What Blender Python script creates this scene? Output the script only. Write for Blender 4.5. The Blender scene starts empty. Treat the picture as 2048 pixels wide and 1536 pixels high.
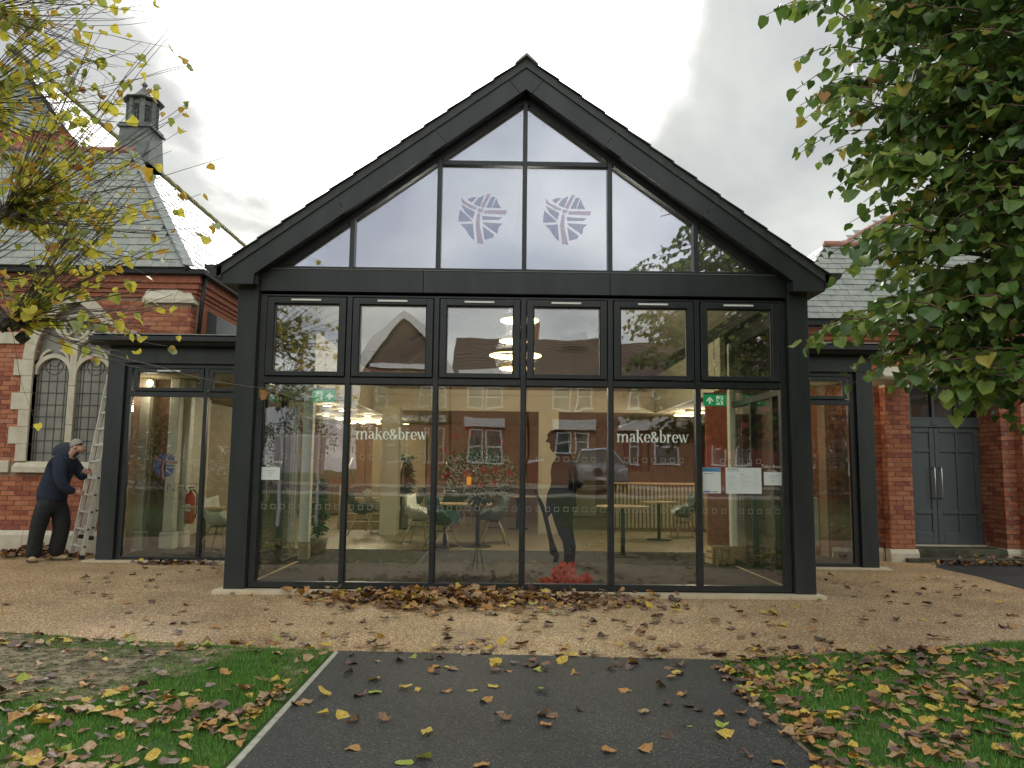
import bpy, bmesh, math, random
import numpy as np
from mathutils import Vector, Matrix
from mathutils.geometry import intersect_point_tri_2d
R = math.radians
rnd = random.Random(11)
scene = bpy.context.scene
COL = scene.collection

# ------------------------------------------------------------------ camera
CAMH, FPX = 1.38, 1538.0
PITCH, YAW, ROLL = R(6.3363), R(0.562), R(0.6497)
FW = Vector((math.sin(YAW)*math.cos(PITCH), math.cos(YAW)*math.cos(PITCH), math.sin(PITCH)))
RT = Vector((math.cos(YAW), -math.sin(YAW), 0))
UP = RT.cross(FW)
RT, UP = math.cos(ROLL)*RT + math.sin(ROLL)*UP, -math.sin(ROLL)*RT + math.cos(ROLL)*UP
cd = bpy.data.cameras.new('camera'); cam = bpy.data.objects.new('camera', cd); COL.objects.link(cam)
cd.sensor_width = 36.0; cd.lens = FPX/2048*36.0; cd.clip_start = 0.05; cd.clip_end = 2000
m = Matrix((( RT.x, UP.x, -FW.x), (RT.y, UP.y, -FW.y), (RT.z, UP.z, -FW.z))).to_4x4()
m.translation = Vector((0, 0, CAMH)); cam.matrix_world = m
scene.camera = cam
# these turn a direction seen in the photograph into a real point at a known distance / on the ground
def _ray(px, py): return FW + RT*((px-1024)/FPX) - UP*((py-768)/FPX)
def P(px, py, Y):
    d = _ray(px, py); return Vector((0, 0, CAMH)) + d*(Y/d.y)
def G(px, py, z=0.0):
    d = _ray(px, py); return Vector((0, 0, CAMH)) + d*((z-CAMH)/d.z)
def proj(p):
    d = Vector(p)-Vector((0, 0, CAMH)); w = d.dot(FW)
    if w < 0.05: return (-9999, -9999)
    return (1024+FPX*d.dot(RT)/w, 768-FPX*d.dot(UP)/w)

# ------------------------------------------------------------------ world, sun, exposure
SUN_EL, SUN_AZ = R(33), R(-7)
sundir = Vector((math.sin(SUN_AZ)*math.cos(SUN_EL), math.cos(SUN_AZ)*math.cos(SUN_EL), math.sin(SUN_EL)))
world = bpy.data.worlds.new('World'); scene.world = world; world.use_nodes = True
nt = world.node_tree; nt.nodes.clear(); N = nt.nodes.new; L = nt.links.new
def wmath(op, a, b=None, c=None):
    n = N('ShaderNodeMath'); n.operation = op
    for i, v in enumerate((a, b, c)):
        if v is None: continue
        if isinstance(v, (int, float)): n.inputs[i].default_value = v
        else: L(v, n.inputs[i])
    return n.outputs[0]
tc = N('ShaderNodeTexCoord'); sky = N('ShaderNodeTexSky'); sky.sky_type = 'NISHITA'; sky.sun_disc = False
sky.sun_elevation = SUN_EL; sky.sun_rotation = SUN_AZ; sky.dust_density = 3
sep = N('ShaderNodeSeparateXYZ'); L(tc.outputs['Generated'], sep.inputs[0])
den = wmath('ADD', wmath('MAXIMUM', sep.outputs[2], 0.0), 0.22)
cmb = N('ShaderNodeCombineXYZ'); L(wmath('DIVIDE', sep.outputs[0], den), cmb.inputs[0]); L(wmath('DIVIDE', sep.outputs[1], den), cmb.inputs[1])
n1 = N('ShaderNodeTexNoise'); n1.inputs['Scale'].default_value = 1.25; n1.inputs['Detail'].default_value = 7; n1.inputs['Roughness'].default_value = .52; n1.inputs['Distortion'].default_value = .35
L(cmb.outputs[0], n1.inputs['Vector'])
ramp = N('ShaderNodeValToRGB'); L(n1.outputs[0], ramp.inputs[0])
e = ramp.color_ramp.elements; e[0].position = .38; e[0].color = (.34, .355, .36, 1); e[1].position = .62; e[1].color = (.62, .63, .585, 1)
x = e.new(.5); x.color = (.46, .48, .46, 1)
dot = N('ShaderNodeVectorMath'); dot.operation = 'DOT_PRODUCT'; L(tc.outputs['Generated'], dot.inputs[0]); dot.inputs[1].default_value = tuple(sundir)
warp = wmath('MULTIPLY', wmath('SUBTRACT', n1.outputs[0], .5), .13)
mr = N('ShaderNodeMapRange'); mr.interpolation_type = 'SMOOTHSTEP'; L(wmath('ADD', dot.outputs['Value'], warp), mr.inputs[0])
mr.inputs[1].default_value = .938; mr.inputs[2].default_value = .992; mr.inputs[3].default_value = 0; mr.inputs[4].default_value = 1
mg = N('ShaderNodeMix'); mg.data_type = 'RGBA'; L(mr.outputs[0], mg.inputs[0]); L(ramp.outputs[0], mg.inputs[6]); mg.inputs[7].default_value = (4.2, 4.15, 3.9, 1)
sc = N('ShaderNodeVectorMath'); sc.operation = 'SCALE'; L(mg.outputs[2], sc.inputs[0]); bk = N('ShaderNodeMapRange'); bk.interpolation_type = 'SMOOTHSTEP'; L(sep.outputs[1], bk.inputs[0]); bk.inputs[1].default_value = .35; bk.inputs[2].default_value = -.6; bk.inputs[3].default_value = 10.0; bk.inputs[4].default_value = 20.0; L(bk.outputs[0], sc.inputs[3])
mx = N('ShaderNodeMix'); mx.data_type = 'RGBA'; mx.inputs[0].default_value = .95; L(sky.outputs[0], mx.inputs[6]); L(sc.outputs[0], mx.inputs[7])
bg = N('ShaderNodeBackground'); bg.inputs[1].default_value = .1; L(mx.outputs[2], bg.inputs[0])
wo = N('ShaderNodeOutputWorld'); L(bg.outputs[0], wo.inputs[0])
sl = bpy.data.lights.new('sun', 'SUN'); sl.energy = 1.4; sl.angle = R(25); sl.color = (1, .96, .9)
so = bpy.data.objects.new('sun', sl); COL.objects.link(so); so.rotation_euler = (-sundir).to_track_quat('-Z', 'Y').to_euler(); so.location = (0, 0, 30)
vs = scene.view_settings; vs.view_transform = 'Standard'; vs.look = 'None'; vs.gamma = 1; vs.use_curve_mapping = False; vs.exposure = 0.60
cy = scene.cycles; cy.use_denoising = True; cy.transparent_max_bounces = 24; cy.max_bounces = 8; cy.glossy_bounces = 5
cy.caustics_reflective = False; cy.caustics_refractive = False; cy.sample_clamp_indirect = 6; cy.sample_clamp_direct = 0
scene.render.film_transparent = False

# ------------------------------------------------------------------ materials
MATS = {}
def mat(name, c1, c2=None, scale=8.0, rough=.7, bump=0.0, bscale=None, metallic=0.0, spec=.5, detail=5, stretch=(1, 1, 1), emit=None, es=0, coords='Object', ramp=(.35, .65), trans=0.0, coat=0.0, rough2=None):
    if name in MATS: return MATS[name]
    m = bpy.data.materials.new(name); m.use_nodes = True; t = m.node_tree; b = t.nodes['Principled BSDF']; N = t.nodes.new; L = t.links.new
    b.inputs['Roughness'].default_value = rough; b.inputs['Metallic'].default_value = metallic; b.inputs['Specular IOR Level'].default_value = spec
    b.inputs['Coat Weight'].default_value = coat
    b.inputs['Base Color'].default_value = (*c1, 1)
    if c2 is not None or bump:
        g = N('ShaderNodeNewGeometry'); mp = N('ShaderNodeMapping'); L(g.outputs['Position'], mp.inputs[0]); mp.inputs[3].default_value = stretch
        n = N('ShaderNodeTexNoise'); n.inputs['Scale'].default_value = scale; n.inputs['Detail'].default_value = detail; L(mp.outputs[0], n.inputs['Vector'])
        if c2 is not None:
            r = N('ShaderNodeValToRGB'); r.color_ramp.elements[0].position = ramp[0]; r.color_ramp.elements[1].position = ramp[1]
            r.color_ramp.elements[0].color = (*c1, 1); r.color_ramp.elements[1].color = (*c2, 1); L(n.outputs[0], r.inputs[0]); L(r.outputs[0], b.inputs['Base Color'])
        if rough2 is not None:
            q = N('ShaderNodeMapRange'); q.inputs[3].default_value = rough; q.inputs[4].default_value = rough2; L(n.outputs[0], q.inputs[0]); L(q.outputs[0], b.inputs['Roughness'])
        if bump:
            n2 = n
            if bscale:
                n2 = N('ShaderNodeTexNoise'); n2.inputs['Scale'].default_value = bscale; n2.inputs['Detail'].default_value = 4; L(mp.outputs[0], n2.inputs['Vector'])
            bp = N('ShaderNodeBump'); bp.inputs['Strength'].default_value = bump; bp.inputs['Distance'].default_value = .01; L(n2.outputs[0], bp.inputs['Height']); L(bp.outputs[0], b.inputs['Normal'])
    if emit: b.inputs['Emission Color'].default_value = (*emit, 1); b.inputs['Emission Strength'].default_value = es
    if trans:
        tr = N('ShaderNodeBsdfTranslucent'); ms = N('ShaderNodeMixShader'); ms.inputs[0].default_value = trans
        src = b.inputs['Base Color'].links[0].from_socket if b.inputs['Base Color'].links else None
        if src: L(src, tr.inputs[0])
        else: tr.inputs[0].default_value = (*c1, 1)
        L(b.outputs[0], ms.inputs[1]); L(tr.outputs[0], ms.inputs[2]); L(ms.outputs[0], t.nodes['Material Output'].inputs[0])
    MATS[name] = m; return m
def glass(name, refl=.27, tint=(.86, .88, .84), wave=.0018, rcol=(.95, .94, 1.0), wscale=1.6):
    m = bpy.data.materials.new(name); m.use_nodes = True; t = m.node_tree; t.nodes.clear(); N = t.nodes.new; L = t.links.new
    o = N('ShaderNodeOutputMaterial'); ms = N('ShaderNodeMixShader'); tr = N('ShaderNodeBsdfTransparent'); gl = N('ShaderNodeBsdfGlossy')
    tr.inputs[0].default_value = (*tint, 1); gl.inputs[0].default_value = (*rcol, 1); gl.inputs['Roughness'].default_value = 0.0
    fr = N('ShaderNodeFresnel'); fr.inputs[0].default_value = 1.5
    mr = N('ShaderNodeMath'); mr.operation = 'MULTIPLY_ADD'; L(fr.outputs[0], mr.inputs[0]); mr.inputs[1].default_value = .9; mr.inputs[2].default_value = refl-.035; mr.use_clamp = True
    L(mr.outputs[0], ms.inputs[0]); L(tr.outputs[0], ms.inputs[1]); L(gl.outputs[0], ms.inputs[2]); L(ms.outputs[0], o.inputs[0])
    g = N('ShaderNodeNewGeometry'); n = N('ShaderNodeTexNoise'); n.inputs['Scale'].default_value = wscale; n.inputs['Detail'].default_value = 1.5; L(g.outputs['Position'], n.inputs['Vector'])
    bp = N('ShaderNodeBump'); bp.inputs['Strength'].default_value = 1.0; bp.inputs['Distance'].default_value = wave; L(n.outputs[0], bp.inputs['Height']); L(bp.outputs[0], gl.inputs['Normal'])
    MATS[name] = m; return m

M_DARK = mat('anthracite_metal', (.013, .017, .018), (.028, .033, .033), 5, .44, .06, 90, spec=.5, stretch=(1, 1, .16), ramp=(.3, .7))
M_DARK2 = mat('anthracite_frame', (.013, .017, .018), (.022, .026, .027), 6, .38, .03, 120)
M_BLACK = mat('black_gasket', (.006, .006, .007), None, rough=.6)
M_WHITEBAR = mat('vent_white', (.75, .77, .72), None, rough=.4)
M_GLASS = glass('coated_glass', refl=.09, tint=(.94, .95, .90)); M_VAULT = mat('dimmed_cream_plaster', (.26, .25, .19), (.31, .295, .22), 3, .8); M_GLASS2 = glass('coated_glass_upper', refl=.34, tint=(.62, .66, .70), rcol=(.86, .87, 1.0), wave=.0016)  # vault plaster is cream, with the room's dimness put into its colour
M_GLASS3 = glass('coated_glass_sash', refl=.17, tint=(.84, .86, .82)); M_PLAIN = glass('plain_glass', refl=.06, tint=(.9, .92, .9), wave=.001)
M_SILL = mat('sandstone_sill', (.56, .46, .31), (.66, .57, .42), 5, .75, .15, 120)
M_STONE = mat('church_stone', (.50, .445, .34), (.62, .56, .44), 6, .85, .25, 60)
M_STONED = mat('weathered_stone', (.22, .21, .17), (.40, .38, .31), 9, .85, .3, 50)
M_CONC = mat('concrete_edging', (.33, .32, .26), (.46, .45, .38), 14, .85, .25, 150)
M_BRICKS = [mat('red_brick_%s' % n, a, b, 14, .8, .3, 160) for n, a, b in (
    ('plain', (.33, .105, .05), (.41, .145, .075)), ('orange', (.40, .145, .07), (.47, .185, .095)), ('dark', (.22, .062, .038), (.31, .09, .055)), ('pale', (.38, .15, .09), (.45, .20, .125)))]
M_MORTAR = mat('mortar', (.24, .15, .10), (.33, .22, .16), 30, .9, .3, 200)
M_MOULD = mat('terracotta_moulding', (.31, .095, .052), (.39, .135, .08), 10, .75, .2, 120)
M_SLATES = [mat('slate_%s' % n, a, b, 7, .48, .15, 60, spec=.5, rough2=.38) for n, a, b in (
    ('grey', (.22, .23, .215), (.30, .31, .285)), ('green', (.23, .25, .22), (.31, .325, .29)), ('pale', (.23, .25, .22), (.31, .32, .28)))]
M_SLATEBASE = mat('slate_underlay', (.03, .032, .03), None, rough=.8)
M_RIDGE = mat('red_ridge_tile', (.30, .13, .09), (.40, .20, .14), 12, .7, .2, 90)
M_LEAD = mat('lead_flashing', (.20, .22, .22), (.30, .32, .31), 8, .5, .1, 60)
M_LEADD = mat('dark_cupola_lead', (.10, .11, .105), (.17, .18, .17), 10, .55, .15, 50); M_LEADW = mat('lead_came', (.05, .05, .05), None, rough=.5)
M_LEADGLASS = mat('old_leaded_glass', (.19, .18, .155), (.27, .26, .22), 3, .25, .15, 12, spec=.5)
M_MOSS = mat('mossy_ridge', (.18, .16, .05), (.30, .28, .14), 12, .9, .3, 70)
M_CREAM = mat('cream_paint', (.46, .43, .32), (.50, .46, .35), 3, .6)
M_CREAM2 = mat('pale_steel_post_paint', (.62, .62, .53), None, rough=.45)
M_TAN = mat('tan_wall', (.26, .22, .14), (.30, .25, .16), 2, .7)
M_WOOD = mat('oak_floor', (.22, .185, .12), (.29, .24, .16), 3, .42, .08, 30, stretch=(1, 8, 1))
M_OAK = mat('oak_furniture', (.36, .26, .15), (.45, .33, .20), 9, .5, .06, 40, stretch=(1, 1, 6))
M_PINE = mat('pine_crate', (.45, .34, .17), (.58, .45, .26), 12, .65, .12, 60, stretch=(1, 1, 4))
M_BROWN = mat('walnut_panelling', (.12, .065, .03), (.18, .10, .05), 4, .55, .06, 30, stretch=(6, 1, 1))
M_MAT = mat('entrance_matting', (.035, .036, .036), (.06, .06, .058), 60, .95, .4, 200)
M_CEIL = mat('tan_ceiling', (.26, .22, .14), None, rough=.8)
M_ALU = mat('ladder_aluminium', (.56, .55, .50), (.68, .66, .60), 20, .42, .05, 90, metallic=.3)
M_STEEL = mat('brushed_steel', (.62, .62, .6), None, rough=.28, metallic=.9)
M_RUBBER = mat('black_rubber', (.015, .015, .015), None, rough=.7)
M_PAPER = mat('paper', (.72, .77, .76), None, rough=.7)
M_INK = mat('grey_print', (.16, .18, .18), None, rough=.7)
M_INKL = mat('pale_print', (.45, .52, .48), None, rough=.7)
M_BLUE = mat('blue_print', (.10, .30, .55), None, rough=.6)
M_BLUE2 = mat('violet_print', (.17, .2, .5), None, rough=.6)
M_VINYL = mat('mint_vinyl', (.84, .90, .82), None, rough=.5)
M_WVINYL = mat('white_vinyl', (.66, .67, .62), None, rough=.5)
M_SQ = mat('marker_vinyl', (.30, .31, .26), None, rough=.5)
M_SIGNG = mat('exit_green', (.01, .27, .10), None, rough=.4, emit=(.01, .35, .12), es=.35)
M_SIGNW = mat('exit_white', (.7, .8, .7), None, rough=.4, emit=(.7, .85, .7), es=.35)
M_LAMP = mat('lamp_warm', (1, .8, .4), None, rough=.5, emit=(1.0, .74, .30), es=5)
M_LAMPW = mat('lamp_diffuser', (1, .9, .65), None, rough=.5, emit=(1.0, .82, .45), es=6)
M_RINGB = mat('ring_body', (.35, .32, .22), None, rough=.4)
M_SOLD = mat('black_silhouette', (.003, .005, .005), None, rough=.8)
M_RED = mat('poppy_red', (.86, .07, .05), (.95, .13, .09), 20, .6)
M_REDX = mat('extinguisher_red', (.45, .02, .015), None, rough=.3)
M_GREEN = mat('plant_leaf', (.04, .11, .03), (.09, .21, .05), 12, .45, trans=.2)
M_GREEN2 = mat('dark_plant_leaf', (.015, .05, .02), (.04, .09, .03), 12, .5)
M_WHITEF = mat('tiny_white_flowers', (.85, .86, .74), None, rough=.7)
M_POT = mat('plant_pot', (.30, .26, .2), None, rough=.7)
M_CHAIRS = {n: mat('chair_shell_' + n, c, None, rough=.38) for n, c in dict(white=(.74, .76, .70), teal=(.006, .038, .048), grey=(.10, .125, .12), cream=(.5, .46, .33), black=(.02, .024, .025)).items()}
M_DOOR = mat('grey_door_paint', (.075, .090, .094), (.085, .10, .104), 6, .45, .04, 90)
M_WHITE = mat('white_paint', (.74, .74, .74), (.66, .66, .67), 6, .5)
M_HBRICK = mat('house_brick', (.24, .115, .07), (.32, .165, .10), 12, .85, .2, 40)
M_HBRICKD = mat('house_brick_dark', (.16, .035, .03), (.22, .05, .04), 12, .85)
M_TILE = mat('clay_roof_tile', (.09, .06, .05), (.15, .10, .085), 10, .8, .3, 30)
M_HGLASS = mat('house_window', (.05, .06, .065), (.16, .17, .17), 2, .08, spec=.8)
M_CARP = mat('silver_blue_car_paint', (.30, .34, .40), None, rough=.25, metallic=.5, coat=.6)
M_CARW = mat('white_car_paint', (.6, .6, .6), None, rough=.3, coat=.6)
M_CARG = mat('car_glass', (.015, .018, .02), None, rough=.05, spec=.9)
M_LIGHTC = mat('headlight_lens', (.6, .62, .65), None, rough=.08, spec=.9)
M_SKIN = mat('skin', (.47, .26, .18), (.52, .30, .21), 18, .55)
M_HAIR = mat('grey_hair', (.27, .22, .19), (.38, .33, .29), 60, .8)
M_JACKET = mat('navy_fleece', (.010, .016, .034), (.016, .024, .046), 20, .9, .3, 70)
M_HOOD = mat('grey_navy_hood', (.035, .040, .055), None, rough=.9)
M_TROUS = mat('black_work_trousers', (.009, .010, .011), (.018, .019, .020), 14, .85, .4, 26)
M_BOOT = mat('tan_boots', (.42, .30, .16), (.50, .38, .22), 15, .8, .2, 60)
M_SOLE = mat('boot_sole', (.07, .055, .04), None, rough=.8)
M_BARK = mat('dark_bark', (.035, .03, .022), (.085, .075, .055), 30, .9, .6, 60)
M_TWIG = mat('twig_bark', (.06, .045, .032), (.11, .085, .06), 30, .8)
M_TWIGR = mat('reddish_twig', (.07, .03, .02), (.12, .05, .03), 30, .7)

# ------------------------------------------------------------------ mesh helpers
class MB:
    def __init__(s): s.v = []; s.f = []; s.m = []; s.sm = []
    def add(s, vs, fs, mi=0, smooth=False):
        o = len(s.v); s.v += [tuple(v) for v in vs]
        for f in fs: s.f.append([i+o for i in f]); s.m.append(mi); s.sm.append(smooth)
        return s
    def box(s, x0, x1, y0, y1, z0, z1, mi=0):
        vs = [(x, y, z) for z in (z0, z1) for y in (y0, y1) for x in (x0, x1)]
        return s.add(vs, [(0, 2, 3, 1), (4, 5, 7, 6), (0, 1, 5, 4), (2, 6, 7, 3), (0, 4, 6, 2), (1, 3, 7, 5)], mi)
    def obox(s, c, ax, ay, az, mi=0):   # oriented box: centre and three half-axis vectors
        c, ax, ay, az = map(Vector, (c, ax, ay, az))
        vs = [c+ax*i+ay*j+az*k for k in (-1, 1) for j in (-1, 1) for i in (-1, 1)]
        return s.add(vs, [(0, 2, 3, 1), (4, 5, 7, 6), (0, 1, 5, 4), (2, 6, 7, 3), (0, 4, 6, 2), (1, 3, 7, 5)], mi)
    def bar(s, a, b, w, h, mi=0, up=(0, 0, 1)):
        a, b = Vector(a), Vector(b); d = (b-a); n = d.normalized(); sd = n.cross(Vector(up))
        if sd.length < 1e-4: sd = n.cross(Vector((0, 1, 0)))
        sd.normalize(); u = sd.cross(n)
        return s.obox((a+b)/2, d/2, sd*w/2, u*h/2, mi)
    def prism(s, pts, off, mi=0):       # polygon of 3d points extruded by off
        n = len(pts); off = Vector(off); a = [Vector(p) for p in pts]; vs = a+[p+off for p in a]
        return s.add(vs, [tuple(range(n)), tuple(range(2*n-1, n-1, -1))]+[(i, i+n, (i+1) % n+n, (i+1) % n) for i in range(n)], mi)
    def xz(s, pts, y0, y1, mi=0): return s.prism([(x, y0, z) for x, z in pts], (0, y1-y0, 0), mi)
    def tube(s, pts, rad, n=6, mi=0, cap=True, smooth=True):
        pts = [Vector(p) for p in pts]; k = len(pts)
        if isinstance(rad, (int, float)): rad = [rad]*k
        vs = []; prev = None
        for i, p in enumerate(pts):
            t = (pts[min(i+1, k-1)]-pts[max(i-1, 0)]).normalized()
            if prev is None:
                q = t.cross(Vector((0, 0, 1)));
                if q.length < .1: q = t.cross(Vector((0, 1, 0)))
            else: q = prev-t*prev.dot(t)
            q.normalize(); prev = q; r = t.cross(q)
            for j in range(n):
                a = 2*math.pi*j/n; vs.append(p+(q*math.cos(a)+r*math.sin(a))*rad[i])
        fs = [(i*n+j, i*n+(j+1) % n, (i+1)*n+(j+1) % n, (i+1)*n+j) for i in range(k-1) for j in range(n)]
        if cap: fs += [tuple(range(n-1, -1, -1)), tuple((k-1)*n+j for j in range(n))]
        return s.add(vs, fs, mi, smooth)
    def lathe(s, prof, c, n=16, mi=0, smooth=True, axis='z'):
        vs = []
        for r, z in prof:
            for j in range(n):
                a = 2*math.pi*j/n
                if axis == 'z': vs.append((c[0]+r*math.cos(a), c[1]+r*math.sin(a), c[2]+z))
                elif axis == 'x': vs.append((c[0]+z, c[1]+r*math.cos(a), c[2]+r*math.sin(a)))
                else: vs.append((c[0]+r*math.cos(a), c[1]+z, c[2]+r*math.sin(a)))
        k = len(prof)
        fs = [(i*n+j, i*n+(j+1) % n, (i+1)*n+(j+1) % n, (i+1)*n+j) for i in range(k-1) for j in range(n)]
        fs += [tuple(range(n-1, -1, -1)), tuple((k-1)*n+j for j in range(n))]
        return s.add(vs, fs, mi, smooth)
    def mesh(s, name, mats):
        me = bpy.data.meshes.new(name); me.from_pydata(s.v, [], s.f)
        for mm in (mats if isinstance(mats, (list, tuple)) else [mats]): me.materials.append(mm)
        if any(s.m): me.polygons.foreach_set('material_index', s.m)
        if any(s.sm): me.polygons.foreach_set('use_smooth', s.sm)
        me.update(); return me
    def build(s, name, mats, parent=None, bevel=0, **tg):
        return link(name, s.mesh(name, mats), parent, bevel=bevel, **tg)
def link(name, me, parent=None, bevel=0, loc=None, rot=None, **tg):
    o = bpy.data.objects.new(name, me); COL.objects.link(o)
    if loc is not None: o.location = loc
    if rot is not None: o.rotation_euler = rot
    if parent is not None:
        o.parent = parent
        if parent.type == 'EMPTY': o.matrix_parent_inverse = Matrix.Translation(-Vector(parent.location))
    if bevel:
        b = o.modifiers.new('bevel', 'BEVEL'); b.width = bevel; b.segments = 2; b.limit_method = 'ANGLE'; b.angle_limit = R(40)
    tag(o, **tg); return o
def tag(o, label=None, cat=None, group=None, kind=None):
    for k, v in (('label', label), ('category', cat), ('group', group), ('kind', kind)):
        if v: o[k] = v
    return o
def thing(name, loc, label, cat, group=None):
    o = bpy.data.objects.new(name, None); COL.objects.link(o); o.location = loc; o.empty_display_size = .1
    return tag(o, label, cat, group)
def copy_tree(o, label=None, group=None, loc=None, rz=None):
    def rec(s, par):
        c = s.copy(); COL.objects.link(c)
        if par: c.parent = par
        for ch in KIDS.get(s.name, []): rec(ch, c)
        return c
    KIDS = {}
    for q in bpy.data.objects:
        if q.parent: KIDS.setdefault(q.parent.name, []).append(q)
    c = rec(o, None)
    if label: c['label'] = label
    if group: c['group'] = group
    if loc is not None: c.location = loc
    if rz is not None: c.rotation_euler = (0, 0, rz)
    return c
def pip(x, y, poly):
    c = False; j = len(poly)-1
    for i in range(len(poly)):
        xi, yi = poly[i][0], poly[i][1]; xj, yj = poly[j][0], poly[j][1]
        if (yi > y) != (yj > y) and x < (xj-xi)*(y-yi)/(yj-yi)+xi: c = not c
        j = i
    return c
def mark(*a): pass

# ------------------------------------------------------------------ ground
D, W, XC = 8.651, 0.9914, 0.209
YB, YW, YR = 11.3, 12.2, 12.4
def hgt(y):   # the land behind the photographer climbs gently to the street
    if y > -2.5: return 0.0
    t = min(1, (-2.5-y)/3.5); return 0.55*t*t*(3-2*t)
def sheet(name, poly, z, m, y_split=None, kind='structure', thick=0.0):
    b = MB(); n = len(poly); b.add([(x, y, z+hgt(y)) for x, y in poly], [tuple(range(n))]); return b.build(name, m, kind=kind)
# speckled resin-bound gravel
def stones_mat(name, cols, scale, rough, bump, dark):
    m = bpy.data.materials.new(name); m.use_nodes = True; t = m.node_tree; b = t.nodes['Principled BSDF']; N = t.nodes.new; L = t.links.new
    g = N('ShaderNodeNewGeometry'); v = N('ShaderNodeTexVoronoi'); v.inputs['Scale'].default_value = scale; L(g.outputs['Position'], v.inputs['Vector'])
    s = N('ShaderNodeSeparateColor'); L(v.outputs['Color'], s.inputs[0]); r = N('ShaderNodeValToRGB'); r.color_ramp.interpolation = 'CONSTANT'; L(s.outputs[0], r.inputs[0])
    el = r.color_ramp.elements; el[0].position = 0; el[0].color = (*cols[0], 1); el[1].position = 1/len(cols); el[1].color = (*cols[1], 1)
    for i, c in enumerate(cols[2:]): q = el.new((i+2)/len(cols)); q.color = (*c, 1)
    mr = N('ShaderNodeMapRange'); mr.inputs[1].default_value = .25; mr.inputs[2].default_value = .75; L(v.outputs['Distance'], mr.inputs[0])
    mx = N('ShaderNodeMix'); mx.data_type = 'RGBA'; L(mr.outputs[0], mx.inputs[0]); L(r.outputs[0], mx.inputs[6]); mx.inputs[7].default_value = (*dark, 1)
    n = N('ShaderNodeTexNoise'); n.inputs['Scale'].default_value = 1.3; n.inputs['Detail'].default_value = 6; L(g.outputs['Position'], n.inputs['Vector'])
    q = N('ShaderNodeMapRange'); q.inputs[1].default_value = .3; q.inputs[2].default_value = .7; q.inputs[3].default_value = .78; q.inputs[4].default_value = 1.2; L(n.outputs[0], q.inputs[0])
    sc = N('ShaderNodeVectorMath'); sc.operation = 'SCALE'; L(mx.outputs[2], sc.inputs[0]); L(q.outputs[0], sc.inputs[3]); L(sc.outputs[0], b.inputs['Base Color'])
    bp = N('ShaderNodeBump'); bp.invert = True; bp.inputs['Strength'].default_value = bump; bp.inputs['Distance'].default_value = .004; L(v.outputs['Distance'], bp.inputs['Height']); L(bp.outputs[0], b.inputs['Normal'])
    b.inputs['Roughness'].default_value = rough; MATS[name] = m; return m
M_RESIN = stones_mat('resin_bound_gravel', [(.62, .42, .21), (.76, .57, .33), (.48, .29, .13), (.66, .47, .25), (.88, .77, .56), (.36, .21, .10)], 78, .55, .7, (.20, .115, .05))
M_TARMAC = stones_mat('tarmac', [(.045, .047, .048), (.065, .067, .066), (.034, .036, .037), (.052, .054, .055), (.13, .13, .125), (.042, .044, .045)], 105, .62, .9, (.016, .017, .017))
M_SOIL = mat('lawn_soil', (.10, .085, .05), (.27, .215, .135), 9, .95, .8, 60, ramp=(.42, .6))
M_TURF = mat('turf_thatch', (.030, .075, .014), (.055, .12, .025), 16, .95, .7, 90)

gb = MB(); xs = [-300, -60, -14, -6, 0, 6, 14, 60, 300]; ys = [-300, -60, -20, -10, -8.5, -7, -6, -5.6, -5.2, -4.8, -4.2, -3.6, -3, -2.5, 0, 6, 14, 60, 300]
gv = [(x, y, hgt(y)) for y in ys for x in xs]; k = len(xs)
gb.add(gv, [(j*k+i, j*k+i+1, (j+1)*k+i+1, (j+1)*k+i) for j in range(len(ys)-1) for i in range(k-1)])
gb.build('ground', mat('far_grass', (.035, .07, .02), (.07, .10, .035), 3, .95, .4, 40), kind='structure')
# resin forecourt
edgeL = [G(*p)[:2] for p in ((665, 1305), (600, 1302), (500, 1297.5), (350, 1289), (180, 1279), (0, 1266), (-200, 1246), (-500, 1205))]
edgeR = [G(*p)[:2] for p in ((2048, 1286), (1900, 1296), (1750, 1306), (1600, 1315), (1500, 1321), (1440, 1325))]
tarR = [G(*p)[:2] for p in ((1872, 1137), (1900, 1143), (1960, 1156), (2048, 1181))]
resin = [(a, b) for a, b in edgeL] + [(-14, 9.5), (-14, 12.6), (7.0, 12.6)] + [tuple(tarR[0]), tuple(tarR[1]), tuple(tarR[2]), tuple(tarR[3]), (7.6, 8.3), (9, 7.0)] + [tuple(p) for p in edgeR]
def tri_sheet(name, poly, z, m, **k):
    from mathutils.geometry import tessellate_polygon
    pts = [Vector((x, y, z)) for x, y in poly]; b = MB(); b.add(pts, [t for t in tessellate_polygon([pts])]);
    n = len(pts); b.add([(p.x, p.y, z-.03) for p in pts]+pts, [(i, (i+1) % n, n+(i+1) % n, n+i) for i in range(n)])
    o = b.build(name, m, **k)
    bm = bmesh.new(); bm.from_mesh(o.data); bmesh.ops.recalc_face_normals(bm, faces=bm.faces); bm.to_mesh(o.data); bm.free(); return o
tri_sheet('resin_forecourt', resin, .012, M_RESIN, kind='structure')
tri_sheet('side_tarmac_path', [tuple(tarR[0]), (7.2, 12.55), (14, 12.55), (16, 7.5), (9.03, 7.0), (7.63, 8.3)]+[tuple(p) for p in tarR[::-1][:-1]], .008, M_TARMAC, kind='structure')
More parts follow.
